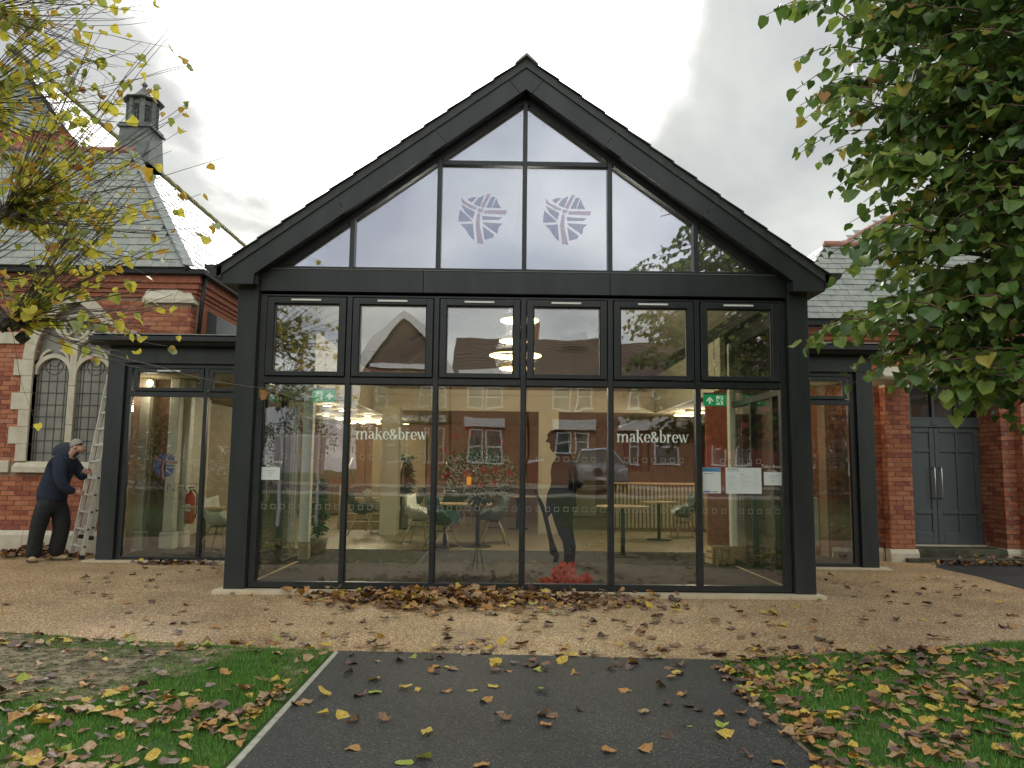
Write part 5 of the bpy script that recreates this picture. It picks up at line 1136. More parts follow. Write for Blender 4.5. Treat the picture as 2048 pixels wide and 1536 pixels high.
def house(x0, x1, label, gable=False, dark=False, zE_=6.45, zR=8.95):
    t = thing('terraced_house', ((x0+x1)/2, HY, .6), label, 'house', 'red brick houses across the street'); y = HY
    MB().box(x0, x1, y-8, y, .5, zE_).build('wall', M_HBRICKD if dark else M_HBRICK, t)
    xm = (x0+x1)/2; wd = x1-x0
    if gable:
        pts = [(x0-.25, zE_-.3), (x1+.25, zE_-.3), (xm, zR)]
        MB().xz([(x0, zE_-.001+.002), (x1, zE_+.002), (xm, zR-.25)], y-.2, y-.01).build('gable_wall', M_TILE, t)
        for s in (-1, 1):
            e = xm+s*(wd/2+.30)
            MB().prism([(e, y+.25, zE_-.45), (e-s*.0, y+.25, zE_-.05), ((e+xm)/2+s*.25, y+.25, (zE_+zR)/2+.28), (xm, y+.25, zR+.12), (xm, y+.25, zR-.32), ((e+xm)/2-s*.08, y+.25, (zE_+zR)/2-.15), (e-s*.32, y+.25, zE_-.45)], (0, .06, 0)).build('bargeboard', M_WHITE, t)
            MB().prism([(xm, y+.3, zR+.12), (e+s*.1, y+.3, zE_-.15), (e+s*.1, y-8, zE_-.15), (xm, y-8, zR+.12)], (0, 0, -.12)).build('roof', M_TILE, t)
        MB().box(x0+.5, x1-.5, y+.0, y+.16, zE_-.02, zE_+.22).build('white_band', M_WHITE, t)
    else:
        MB().add([(x0-.05, y+.35, zE_-.05), (x1+.05, y+.35, zE_-.05), (x1+.05, y-4, zR), (x0-.05, y-4, zR), (x0-.05, y-8.2, zE_-.05), (x1+.05, y-8.2, zE_-.05)], [(0, 1, 2, 3), (3, 2, 5, 4), (0, 3, 4), (1, 5, 2), (0, 4, 5, 1)]).build('roof', M_TILE, t)
        MB().box(x0, x1, y+.30, y+.38, zE_-.14, zE_-.055).build('gutter', M_WHITE, t)
        tl = MB(); k = 0
        v = Vector((0, -4.35, zR-zE_+.05)); 
        while k*.34 < v.length-.2: c = Vector((0, y+.35, zE_-.05))+v.normalized()*k*.34; tl.box(x0, x1, c.y-.03, c.y+.02, c.z+.0, c.z+.035); k += 1
        tl.build('tile_courses', M_TILE, t, kind='stuff')
    return t
zg0, zg1, zf0, zf1 = hz_(925), hz_(862), hz_(815), hz_(774)
H = []
A = house(hw_(716), hw_(896), 'gable-fronted house with wide white bargeboards mirrored in the second bay', True, zE_=hz_(740), zR=hz_(628))
B_ = house(hw_(900)+.05, hw_(1052), 'brick house with paired windows mirrored behind the flower arrangement', zE_=hz_(752), zR=hz_(652))
C_ = house(hw_(1056), hw_(1222), 'brick house mirrored behind the soldier cut-out, with a rooflight', zE_=hz_(752), zR=hz_(650))
E_ = house(hw_(1226), hw_(1400), 'brick house with wide white bay front mirrored under the right lettering', zE_=hz_(750), zR=hz_(660))
F_ = house(hw_(1404), hw_(1560), 'brick house at the right end of the mirrored terrace', dark=True, zE_=hz_(750), zR=hz_(655))
sash_window(A, hw_(838), hw_(862), zf0, zf1, HY); sash_window(A, hw_(870), hw_(890), zf0, zf1, HY); sash_window(A, hw_(748), hw_(776), zf0, zf1, HY)
for (a, c) in ((774, 803), (808, 822), (848, 858), (866, 889)): sash_window(A, hw_(a), hw_(c), zg0, zg1, HY)
MB().box(hw_(768), hw_(892), HY, HY+.3, hz_(850), hz_(836)).build('bay_cornice', M_WHITE, A)
for (a, c) in ((935, 968), (975, 1007)): sash_window(B_, hw_(a), hw_(c), zf0, zf1, HY)
for (a, c) in ((936, 968), (974, 1006)): sash_window(B_, hw_(a), hw_(c), zg0, zg1, HY+.02)
MB().box(hw_(928), hw_(1012), HY, HY+.3, hz_(857), hz_(837)).build('bay_cornice', M_WHITE, B_)
for (a, c) in ((1108, 1141), (1150, 1183)): sash_window(C_, hw_(a), hw_(c), zf0, zf1, HY)
for (a, c) in ((1112, 1142), (1150, 1180)): sash_window(C_, hw_(a), hw_(c), hz_(902), zg1, HY+.02)
MB().box(hw_(1104), hw_(1190), HY, HY+.3, hz_(857), hz_(837)).build('bay_cornice', M_WHITE, C_)
MB().box(hw_(900)+.5, hw_(1020), HY+.30, HY+.36, hz_(750), hz_(740)).build('fascia', M_WHITE, B_)
for (a, c) in ((1256, 1275), (1304, 1322)): sash_window(E_, hw_(a), hw_(c), zf0, zf1, HY)
for (a, c) in ((1254, 1276), (1304, 1352)): sash_window(E_, hw_(a), hw_(c), zg0, zg1, HY+.5 if a > 1300 else HY+.3)
MB().box(hw_(1236), hw_(1375), HY+.001, HY+.62, hz_(857), hz_(835)).build('bay_cornice', M_WHITE, E_); MB().box(hw_(1298), hw_(1360), HY+.001, HY+.49, .5, hz_(858)).build('bay', M_HBRICK, E_)
MB().box(hw_(1246), hw_(1284), HY+.001, HY+.29, .5, hz_(858)).build('bay', M_HBRICKD, E_)
for (a, c) in ((1420, 1450), (1470, 1500)): sash_window(F_, hw_(a), hw_(c), zg0, zg1, HY); sash_window(F_, hw_(a), hw_(c), zf0, zf1, HY)
MB().box(hw_(1066), hw_(1082), HY-5, HY-4, hz_(660), hz_(617)).build('chimney', M_HBRICK, C_)
q0, q1 = PM(1120, 668, Yv+2), PM(1170, 684, Yv+2); MB().add([(q0.x, HY-1.7, q1.z+.15), (q1.x, HY-1.7, q1.z+.15), (q1.x, HY-2.5, q0.z+.15), (q0.x, HY-2.5, q0.z+.15)], [(0, 1, 2, 3)]).build('rooflight', M_LIGHTC, C_)
# garden wall with piers
gw = thing('garden_wall', (3, -18.6, .6), 'low brick garden wall with white-capped pier mirrored in the glass', 'wall')
a = PM(1085, 940, 36.5); MB().box(a.x, 12, -19, -18.75, .6, PM(1200, 945, 36.5).z).build('wall_panel', M_HBRICK, gw); MB().box(-8, PM(1052, 940, 36.5).x, -19, -18.75, .6, PM(1000, 955, 36.5).z).build('wall_panel', M_HBRICK, gw)
b0, b1 = PM(1056, 925, 36.5), PM(1082, 925, 36.5); MB().box(b0.x, b1.x, -19.1, -18.6, .6, b0.z).build('brick_pier', M_HBRICKD, gw); MB().box(b0.x-.06, b1.x+.06, -19.15, -18.55, b0.z+.001, b0.z+.12).build('pier_cap', M_WHITE, gw)
# cars
def car(x, y, z, rz, paint, label):
    t = thing('parked_car', (0, 0, 0), label, 'car', 'parked cars')
    # x = across, front towards +y ; loft of cross sections
    secs = [(2.25, .74, .42, .80, .0, .0), (2.15, .88, .34, .95, 0, 0), (1.7, .93, .30, 1.05, 0, 0), (1.05, .94, .28, 1.12, 0, 0), (.95, .94, .28, 1.13, 0, 0), (.35, .94, .28, 1.15, .60, 1.60), (-.3, .94, .28, 1.15, .64, 1.70), (-1.2, .94, .28, 1.16, .64, 1.70), (-1.9, .93, .30, 1.16, .60, 1.60), (-2.25, .90, .36, 1.10, 0, 0), (-2.33, .80, .42, .95, 0, 0)]
    b = MB(); vs = []
    for (yy, hw2, zb, zt, _, _) in secs:
        vs += [(-hw2*.92, yy, zb), (-hw2, yy, zb+.12), (-hw2, yy, zt-.16), (-hw2*.90, yy, zt-.02), (-hw2*.45, yy, zt+.02), (hw2*.45, yy, zt+.02), (hw2*.90, yy, zt-.02), (hw2, yy, zt-.16), (hw2, yy, zb+.12), (hw2*.92, yy, zb)]
    k = 10; fs = [(i*k+j, (i+1)*k+j, (i+1)*k+(j+1) % k, i*k+(j+1) % k) for i in range(len(secs)-1) for j in range(k)]+[tuple(range(k)), tuple(range((len(secs)-1)*k+k-1, (len(secs)-1)*k-1, -1))]
    b.add(vs, fs, 0, False); body = b.build('body', paint, t, bevel=.03)
    cab = [(1.0, 1.12, .84), (.30, 1.60, .64), (-.3, 1.70, .64), (-1.3, 1.70, .64), (-1.95, 1.58, .62), (-2.25, 1.12, .80)]
    for j in range(1, 3): pass
    b = MB(); vs = []
    for yy, zz, ww in cab: vs += [(-ww, yy, zz), (ww, yy, zz), (.88, yy if 0 else min(max(yy, -2.2), .95), 1.11), (-.88, min(max(yy, -2.2), .95), 1.11)]
    n = len(cab); b.add(vs, [(i*4, (i+1)*4, (i+1)*4+1, i*4+1) for i in range(n-1)]+[(i*4+1, (i+1)*4+1, (i+1)*4+2, i*4+2) for i in range(n-1)]+[(i*4+3, (i+1)*4+3, (i+1)*4, i*4) for i in range(n-1)]); b.build('cabin_glass', M_CARG, t)
    MB().add([(-.62, .22, 1.63), (.62, .22, 1.63), (.62, -1.8, 1.64), (-.62, -1.8, 1.64), (-.60, .2, 1.73), (.60, .2, 1.73), (.58, -1.75, 1.72), (-.58, -1.75, 1.72)], [(0, 3, 2, 1), (4, 5, 6, 7), (0, 1, 5, 4), (1, 2, 6, 5), (2, 3, 7, 6), (3, 0, 4, 7)]).build('roof_panel', paint, t, bevel=.02)
    for s in (-1, 1):
        MB().bar((s*.84, .98, 1.12), (s*.63, .28, 1.64), .06, .05).build('pillar', paint, t); MB().tube([(s*.60, .1, 1.75), (s*.60, -1.6, 1.75)], .02, 5).build('roof_rail', M_STEEL, t)
        MB().obox((s*1.03, .72, 1.15), (.11, 0, 0), (0, .06, 0), (0, 0, .07)).build('door_mirror', paint, t, bevel=.02)
        MB().prism([(s*.48, 2.2, .80), (s*.84, 2.12, .84), (s*.86, 2.1, .95), (s*.48, 2.22, .92)][::(1 if s > 0 else -1)], (0, .03, 0)).build('headlight', M_LIGHTC, t)
        MB().prism([(s*.04+s*.18+.17*math.cos(R(q))*.95, 2.255, .80+.15*math.sin(R(q))) for q in range(0, 360, 30)], (0, .03, 0)).build('grille', M_BLACK, t)
        for yy in (1.42, -1.40):
            w = MB().lathe([(.34, -.12), (.36, -.08), (.36, .08), (.34, .12)], (s*.84, yy, .36), 20, axis='x').build('wheel', M_RUBBER, t); MB().lathe([(.24, -.125), (.22, .125)], (s*.84, yy, .36), 14, axis='x').build('rim', M_STEEL, w)
    MB().box(-.26, .26, 2.27, 2.285, .50, .61).build('number_plate', M_WHITE, t); MB().box(-.7, .7, 2.16, 2.26, .40, .48).build('lower_grille', M_BLACK, t, bevel=.01)
    t.location = (x, y, z); t.rotation_euler = (0, 0, rz); return t
c1 = PM(1193, 985, 30.2); car(c1.x, c1.y, .50, 0, M_CARP, 'silver-blue car facing the pavilion, mirrored beside the soldier cut-out')
c2 = PM(372, 960, 31); car(c2.x, -12.5, .556, R(80), M_CARW, 'white car parked along the street, mirrored in the left lobby glass')
# notice board on two posts, standing left of the photographer
nb = thing('notice_board', (-5.0, -.4, 0), 'blank-backed notice board on two white posts mirrored in the far left panes', 'notice board')
a, c = PM(548, 872, 18.2), PM(650, 947, 18.2)
MB().box(a.x, c.x, a.y-.03, a.y, c.z, a.z).build('board', mat('board_back', (.42, .40, .44), None, rough=.6), nb); MB().box(a.x-.02, c.x+.02, a.y-.035, a.y+.01, a.z+.001, a.z+.05).build('top_rail', M_WHITE, nb)
for px in (563, 640): q = PM(px, 900, 18.2); MB().box(q.x-.035, q.x+.035, a.y+.011, a.y+.07, -.1, a.z+.12).build('post', M_WHITE, nb)
# trees and hedge behind
def bushy(name, c, rx, rz_, n, label, cat, mats, s=.14, trunk=True):
    t = thing(name, (c[0], c[1], c[2]), label, cat, 'planting along the street')
    f = MB(); lobes = [(rnd.gauss(0, .45), rnd.gauss(0, .4), rnd.gauss(.1, .4), rnd.uniform(.35, .6)) for _ in range(11)]
    for i in range(n):
        lx, ly, lz, lr = rnd.choice(lobes); v = Vector((rnd.gauss(0, 1), rnd.gauss(0, 1), rnd.gauss(0, 1))).normalized()*lr*rnd.uniform(.6, 1.05)
        p_ = Vector((c[0]+(lx+v.x)*rx, c[1]+(ly+v.y)*rx, c[2]+(lz+v.z)*rz_+(rz_*1.2 if trunk else rz_*.8))); leafquad(f, p_, (rnd.uniform(-1, 1), rnd.uniform(-1, 1), rnd.uniform(-1, .3)), s*rnd.uniform(.7, 1.4), s*.8, rnd.randrange(len(mats)))
    f.build('crown', mats, t, kind='stuff')
    if trunk: MB().tube([(c[0], c[1], c[2]), (c[0]+.1, c[1], c[2]+rz_*.7), (c[0], c[1], c[2]+rz_*1.5)], [.18, .13, .06], 8).build('trunk', M_BARK, t)
a = PM(600, 900, 36); bushy('tree', (a.x, -19.3, .6), 2.0, 1.9, 2600, 'dark tree mirrored behind the notice board', 'tree', [M_GREEN2, M_GREEN])
a = PM(770, 900, 36); bushy('tree', (a.x, -18.0, .6), 2.2, 2.1, 2200, 'olive green tree in front of the gabled house mirrored in the second bay', 'tree', [mat('olive_leaf', (.10, .11, .02), (.17, .15, .04), 5, .7, trans=.3), M_GREEN])
for (x0_, lab_) in ((-23.5, 'brick house at the far left of the street, mirrored in the left lobby'), (-30.7, 'outermost brick house at the left end of the street')):
    h_ = house(x0_, x0_+7.1, lab_, zE_=hz_(752), zR=hz_(650))
    for q_ in (1.2, 2.6, 4.6, 6.0): sash_window(h_, x0_+q_-.5, x0_+q_+.5, zf0, zf1, HY); sash_window(h_, x0_+q_-.5, x0_+q_+.5, zg0, zg1, HY)
for (x0_, lab_) in ((14.9, 'brick house past the right end of the mirrored terrace, in the right lobby glass'), (22.3, 'last brick house at the far right of the street')):
    h_ = house(x0_, x0_+7.2, lab_, zE_=hz_(750), zR=hz_(652))
    for q_ in (1.2, 2.6, 4.6, 6.0): sash_window(h_, x0_+q_-.5, x0_+q_+.5, zf0, zf1, HY); sash_window(h_, x0_+q_-.5, x0_+q_+.5, zg0, zg1, HY)
bushy('tree', (-14.5, -11.8, .5), 3.2, 3.6, 6500, 'big dark tree on the verge mirrored in the left lobby glass', 'tree', [M_GREEN2, M_GREEN, MATS['olive_leaf']], s=.2)
bushy('tree', (15.2, -12.2, .5), 3.4, 3.8, 6500, 'big dark tree on the verge mirrored in the right lobby glass', 'tree', [M_GREEN2, M_GREEN], s=.2)
bushy('hedge', (-10.5, -4.6, .3), 3.6, .8, 3000, 'dark hedge along the street mirrored at the left', 'hedge', [M_GREEN2], trunk=False)
bushy('hedge', (12, -4.6, .3), 3.8, .9, 3000, 'dark hedge along the street mirrored at the right', 'hedge', [M_GREEN2], trunk=False)

# ------------------------------------------------------------------ ladder
A0 = G(163, 1119, .012); Bv = Vector((-.30, .26, 0)); Ld = Vector((.655, .756, 0)); a_ = .8
for _ in range(60):
    q = P(258, 666, A0.y+Ld.y*a_); a_ += (q.x-(A0.x+Ld.x*a_))*.5
ztop_ = P(258, 666, A0.y+Ld.y*a_).z
lad = thing('extension_ladder', (A0.x, A0.y, 0), 'aluminium double extension ladder leaning beside the left lobby, held by the man', 'ladder')
TOPA = A0+Ld*a_+Vector((0, 0, ztop_-.012)); dirL = (TOPA-A0).normalized(); wdir = Bv.normalized(); nL = dirL.cross(wdir).normalized()
if nL.dot(Vector((0, -1, 0))) < 0: nL = -nL
Ltot = (TOPA-A0).length+.05
for sec, (s0, s1, off) in enumerate(((0, Ltot*.80, Vector((0, 0, 0))), (.28, Ltot, -nL*.075))):
    ins = .0 if sec == 0 else .025; wv0, wv1 = wdir*ins, Bv-wdir*ins
    for wv_ in (wv0, wv1):
        a, c = A0+wv_+dirL*(s0+.03)+off, A0+wv_+dirL*s1+off
        st = MB().bar(a, c, .028, .065, 0, up=nL).build('stile', M_ALU, lad, bevel=.004)
        MB().bar(a-dirL*.03, a+dirL*.03, .034, .072, 0, up=nL).build('foot_cap', M_RUBBER, st); MB().bar(c-dirL*.05, c+dirL*.012, .033, .070, 0, up=nL).build('end_cap', M_ALU, st)
        rv_ = MB(); s = s0+.18
        while s < s1-.05: rv_.obox(A0+wv_+dirL*s+off-wdir*(.016 if wv_ is wv0 or wv_ == wv0 else -.016), dirL*.014, nL*.014, wdir*.003); s += .25
        rv_.build('rung_fixings', M_BLACK, st, kind='stuff')
    s = s0+.18
    while s < s1-.05: MB().bar(A0+wv0+dirL*s+off, A0+wv1+dirL*s+off, .03, .024, 0, up=nL).build('rung', M_ALU, lad, bevel=.004); s += .25

# ------------------------------------------------------------------ man
def skin(name, verts, edges, m_, parent, sub=2, loc=None):
    me = bpy.data.meshes.new(name); me.from_pydata([v[:3] for v in verts], edges, []); me.materials.append(m_)
    o = link(name, me, parent); md = o.modifiers.new('skin', 'SKIN'); md.use_smooth_shade = True; md.branch_smoothing = .4
    sv = me.skin_vertices[0].data
    for i, v in enumerate(verts): r = v[3:]; sv[i].radius = (r[0], r[1] if len(r) > 1 else r[0])
    sv[0].use_root = True
    s = o.modifiers.new('sub', 'SUBSURF'); s.levels = sub; s.render_levels = sub; return o
mg_ = G(102, 1122, .012); MO = Vector((P(104, 1000, mg_.y).x, mg_.y, .012))
man = thing('person', MO, 'grey-haired man in a navy jacket and black work trousers bending towards the ladder', 'person')
def mv(*v): return (v[0]+MO.x, v[1]+MO.y, v[2]+MO.z)+tuple(v[3:])
bodyv = [(0, 0, .90, .12, .13), (.03, 0, 1.10, .12, .13), (.08, 0, 1.30, .12, .14), (.15, 0, 1.43, .07, .08), (.225, 0, 1.525, .062), (.30, 0, 1.60, .102, .088), (.315, 0, 1.69, .092, .085), (.375, 0, 1.60, .066, .058), (.385, 0, 1.535, .046, .04),
         (.16, -.18, 1.42, .06), (.20, -.25, 1.15, .045), (.34, -.17, .985, .03), (.16, .18, 1.42, .06), (.28, .22, 1.20, .045), (.37, .12, 1.29, .03),
         (-.04, -.09, .78, .085), (-.12, -.10, .44, .058), (-.165, -.10, .10, .045), (.06, .09, .78, .085), (.11, .09, .44, .058), (.03, .09, .10, .045)]
body = skin('body', [mv(*v) for v in bodyv], [(0, 1), (1, 2), (2, 3), (3, 4), (4, 5), (5, 6), (5, 7), (7, 8), (3, 9), (9, 10), (10, 11), (3, 12), (12, 13), (13, 14), (0, 15), (15, 16), (16, 17), (0, 18), (18, 19), (19, 20)], M_SKIN, man)
skin('jacket', [mv(*v) for v in [(-.005, 0, .81, .225, .18), (-.005, 0, .92, .225, .18), (.02, 0, 1.08, .215, .18), (.06, 0, 1.24, .205, .20), (.10, 0, 1.38, .18, .20), (.15, 0, 1.48, .14, .15), (.21, 0, 1.57, .09, .09),
      (.165, -.16, 1.42, .105), (.21, -.23, 1.24, .092), (.255, -.25, 1.08, .082), (.33, -.19, 1.01, .068), (.40, -.14, .975, .058), (.165, .16, 1.42, .10), (.25, .21, 1.27, .085), (.31, .19, 1.17, .068), (.38, .11, 1.22, .052)]],
     [(0, 1), (1, 2), (2, 3), (3, 4), (4, 5), (5, 6), (4, 7), (7, 8), (8, 9), (9, 10), (10, 11), (4, 12), (12, 13), (13, 14), (14, 15)], M_JACKET, man)
skin('hood', [mv(*v) for v in [(-.02, .0, 1.47, .05, .10), (.05, .0, 1.54, .075, .13), (.14, .0, 1.585, .08, .14), (.22, -.0, 1.55, .075, .13), (.29, -.0, 1.47, .05, .12)]], [(0, 1), (1, 2), (2, 3), (3, 4)], M_HOOD, man)
skin('trousers', [mv(*v) for v in [(.0, 0, 1.0, .19, .16), (.0, 0, .86, .21, .17), (-.055, -.08, .74, .15), (-.085, -.09, .60, .128), (-.115, -.10, .44, .108), (-.135, -.10, .26, .103), (-.15, -.10, .03, .105), (.065, .08, .74, .15), (.10, .09, .60, .135), (.12, .09, .44, .118), (.08, .09, .26, .115), (.05, .09, .03, .12)]],
     [(0, 1), (1, 2), (2, 3), (3, 4), (4, 5), (5, 6), (1, 7), (7, 8), (8, 9), (9, 10), (10, 11)], M_TROUS, man)
for x, y, dx, dy in ((-.165, -.10, .10, -.12), (.04, .09, .185, .03)):
    bo = skin('boot', [mv(*v) for v in [(x-.02, y-dy*.1, .055, .055, .048), (x+dx*.45, y+dy*.45, .045, .05, .042), (x+dx, y+dy, .038, .045, .034)]], [(0, 1), (1, 2)], M_BOOT, man)
    c = Vector(mv(x+dx*.5-.01, y+dy*.5, .008)); d = Vector((dx, dy, 0)); MB().obox(c, d*.5+d.normalized()*.055, d.normalized().cross(Vector((0, 0, 1)))*.05, (0, 0, .009)).build('boot_sole', M_SOLE, man, bevel=.006)
hz = MB(); vs = []; nn, kk = 18, 9
cx, cyy, czz = mv(.298, 0, 1.645)[:3]
for i in range(kk):
    ph = math.pi*.53*i/(kk-1)
    for j in range(nn):
        th = 2*math.pi*j/nn; x = math.sin(ph)*math.cos(th)*.094; y = math.sin(ph)*math.sin(th)*.077; z = math.cos(ph)*.096
        t_ = -.45; x2 = x*math.cos(t_)+z*math.sin(t_)*1.0; z2 = -x*math.sin(t_)*1+z*math.cos(t_); vs.append((cx-.006+x2, cyy+y, czz+z2))
hz.add(vs, [(i*nn+j, (i+1)*nn+j, (i+1)*nn+(j+1) % nn, i*nn+(j+1) % nn) for i in range(kk-1) for j in range(nn)], 0, True); hz.build('hair', M_HAIR, man)
MB().add([mv(.405, -.016, 1.60), mv(.405, .016, 1.60), mv(.452, 0, 1.578), mv(.415, 0, 1.64), mv(.405, 0, 1.56)], [(0, 2, 3), (1, 3, 2), (0, 4, 2), (1, 2, 4)], 0, True).build('nose', M_SKIN, man)
for s in (-1, 1): MB().lathe([(.004, -.010), (.024, -.004), (.026, .004), (.012, .012)], mv(.315, s*.079, 1.61), 10, axis='y').build('ear', M_SKIN, man); MB().lathe([(.002, -.004), (.006, 0), (.002, .004)], mv(.426, s*.028, 1.618), 8, axis='x').build('eye', M_BLACK, man)
MB().box(*[f for p in zip(mv(.425, -.02, 1.553)[:3], mv(.437, .02, 1.558)[:3]) for f in p]).build('mouth', mat('lip', (.30, .12, .09)), man)
def hand(wx_, wy, wz, d, side):
    d = Vector(d).normalized(); up = Vector((0, 0, 1)); s = d.cross(up).normalized(); up = s.cross(d)
    w = Vector((wx_, wy, wz)); V, Ed = [], []
    def a(p, r): V.append(mv(*(tuple(p)+(r,)))); return len(V)-1
    p0 = a(w, .026); p1 = a(w+d*.045, .034); Ed.append((p0, p1))
    for k, (o, l) in enumerate(((-.027, .070), (-.009, .080), (.009, .075), (.026, .060))):
        b0 = w+d*.085+up*(-o)*1.0; i0 = a(b0, .010); i1 = a(b0+d*l*.45+s*side*.016, .009); i2 = a(b0+d*l*.55+s*side*.045, .008); Ed += [(p1, i0), (i0, i1), (i1, i2)]
    t0 = a(w+d*.05+up*.03+s*side*.012, .011); t1 = a(w+d*.085+up*.045+s*side*.03, .0095); Ed += [(p1, t0), (t0, t1)]
    skin('hand', V, Ed, M_SKIN, man, sub=1)
hand(.375, -.14, .978, (.8, .35, -.1), -1); hand(.37, .115, 1.225, (.7, .0, .5), 1)

# ------------------------------------------------------------------ leaves, twigs, trees
LB = np.array([(0, .04), (0, .5), (0, 1.06), (.20, -.06), (.46, .14), (.47, .48), (.27, .82), (-.20, -.06), (-.46, .14), (-.47, .48), (-.27, .82)])
LF = [(0, 3, 4), (0, 4, 5, 1), (1, 5, 6), (1, 6, 2), (0, 8, 7), (0, 1, 9, 8), (1, 10, 9), (1, 2, 10)]
nr = np.random.default_rng(7)
def leaf_variants(n, fold, curl, jit, stalk):
    out = []
    for _ in range(n):
        p = LB.copy()+nr.normal(0, jit, LB.shape)*np.array([1, .8]); p[:, 0] *= nr.uniform(.82, 1.08)
        z = nr.uniform(.3, 1)*fold*np.abs(p[:, 0])+nr.uniform(-1, 1)*curl*(p[:, 1]-.4)**2+nr.normal(0, jit*.8, len(p))+nr.uniform(-.5, 1)*curl*p[:, 0]**2*2
        v = [(a[0], a[1], c) for a, c in zip(p, z)]; f = list(LF)
        if stalk:
            sx_ = nr.uniform(-.15, .15); v += [(-.012, .05, 0), (.014, .05, .01), (sx_, -.55*nr.uniform(.6, 1.2), nr.uniform(0, .18))]; f = f+[(11, 13, 12)]
        out.append((np.array(v), f))
    return out
def rmat(yaw, tilt, taz): return (Matrix.Rotation(taz, 3, 'Z') @ Matrix.Rotation(tilt, 3, 'X') @ Matrix.Rotation(-taz, 3, 'Z') @ Matrix.Rotation(yaw, 3, 'Z'))
def join_leaves(name, items, variants, mats, parent=None, **tg):
    VS, LS, PT, MI = [], [], [], []; off = 0
    for pos, rot, s, vi, ci in items:
        v, f = variants[vi]; w = v*s @ np.array(rot).T+np.array(pos); VS.append(w)
        for q in f: LS += [i+off for i in q]; PT.append(len(q)); MI.append(ci)
        off += len(v)
    V = np.concatenate(VS); me = bpy.data.meshes.new(name); me.vertices.add(len(V)); me.vertices.foreach_set('co', V.astype(np.float32).ravel())
    me.loops.add(len(LS)); me.loops.foreach_set('vertex_index', np.array(LS, np.int32)); me.polygons.add(len(PT)); PT = np.array(PT, np.int32)
    me.polygons.foreach_set('loop_start', np.concatenate([[0], np.cumsum(PT)[:-1]]).astype(np.int32)); me.polygons.foreach_set('loop_total', PT)
    for mm in mats: me.materials.append(mm)
    me.polygons.foreach_set('material_index', np.array(MI, np.int32)); me.update(calc_edges=True); me.validate()
    return link(name, me, parent, **tg)
LEAFME = {}
def leaf_object(nm, it, variants, mats, key, parent=None, **tg):
    pos, rot, s, vi, ci = it; k = (key, vi, ci)
    if k not in LEAFME:
        me = bpy.data.meshes.new(nm); me.from_pydata([tuple(x) for x in variants[vi][0]], [], variants[vi][1]); me.materials.append(mats[ci]); LEAFME[k] = me
    o = link(nm, LEAFME[k], parent, **tg)
    mt = Matrix.Translation(Vector(pos)) @ Matrix(rot).to_4x4() @ Matrix.Scale(s, 4)
    o.matrix_basis = mt
    return o
def aim_rot(d, roll=0):   # leaf long axis (+y) along d, face up
    d = Vector(d).normalized(); x = d.cross(Vector((0, 0, 1)));
    if x.length < .05: x = Vector((1, 0, 0))
    x.normalize(); z = x.cross(d); m_ = Matrix((x, d, z)).transposed(); return m_ @ Matrix.Rotation(roll, 3, 'Y')
LV_G = leaf_variants(14, .7, .8, .055, False)
MT_G = [mat('lime_leaf_dark', (.045, .095, .022), (.075, .14, .035), 20, .42, spec=.5, trans=.22), mat('lime_leaf_mid', (.09, .165, .03), (.135, .22, .05), 20, .45, trans=.3), mat('lime_leaf_light', (.17, .25, .04), (.26, .33, .07), 20, .5, trans=.4), mat('lime_leaf_yellowing', (.30, .27, .04), (.42, .34, .06), 20, .55, trans=.4), mat('lime_leaf_rust', (.30, .13, .04), (.38, .2, .06), 20, .6, trans=.3)]
MT_Y = [mat('hazel_leaf_green', (.24, .28, .04), (.36, .39, .08), 20, .5, trans=.45), mat('hazel_leaf_yellow', (.52, .46, .05), (.64, .56, .08), 20, .5, trans=.5), mat('hazel_leaf_amber', (.42, .25, .03), (.52, .34, .05), 20, .5, trans=.45), mat('hazel_leaf_pale', (.28, .32, .14), (.38, .42, .2), 20, .5, trans=.4), mat('hazel_leaf_brown', (.28, .13, .04), (.36, .18, .05), 20, .6, trans=.3)]
# right tree: sprays of leaves on drooping twigs
tr = thing('lime_tree', (5.0, 5.6, 0), 'leafy green tree filling the right edge, its lowest boughs hanging before the brick hall', 'tree', None)
REG = [(1530, 5), (1600, -60), (2200, -60), (2200, 880), (2045, 860), (1985, 820), (1900, 835), (1850, 800), (1770, 775), (1700, 765), (1690, 735), (1745, 705), (1655, 690), (1600, 695), (1650, 655), (1700, 650), (1690, 600), (1640, 565), (1650, 520), (1705, 505), (1650, 470), (1660, 430), (1725, 420), (1690, 365), (1600, 300), (1640, 285), (1610, 240), (1580, 200), (1585, 160), (1660, 130), (1640, 75), (1530, 30)]
trunk = MB().tube([(5.0, 5.6, -.1), (4.95, 5.6, 1.2), (5.0, 5.55, 2.4), (4.9, 5.5, 3.8), (4.8, 5.5, 5.2), (4.6, 5.4, 6.4)], [.24, .19, .17, .14, .09, .04], 12).build('trunk', M_BARK, tr)
limbs = []
for i in range(26):
    z0 = 1.9+i*.17; b0 = Vector((4.95, 5.55, z0)); e = P(rnd.uniform(1720, 2020), rnd.uniform(-100, 760)*1.0, rnd.uniform(4.3, 6.3))
    if abs(e.z-z0) > 1.5: e.z = z0+rnd.uniform(-.6, .8)
    if i % 3 == 2: e = Vector((rnd.uniform(5, 7), rnd.uniform(4.2, 7.2), z0+rnd.uniform(0, 1)))
    md = (b0+e)/2+Vector((0, 0, .25)); limbs.append((b0, md, e))
    MB().tube([b0, (b0+md)/2+Vector((0, 0, .08)), md, (md+e)/2+Vector((0, 0, .03)), e], [.045, .034, .024, .014, .006], 6).build('branch', M_BARK, tr)
items = []; tw = MB()
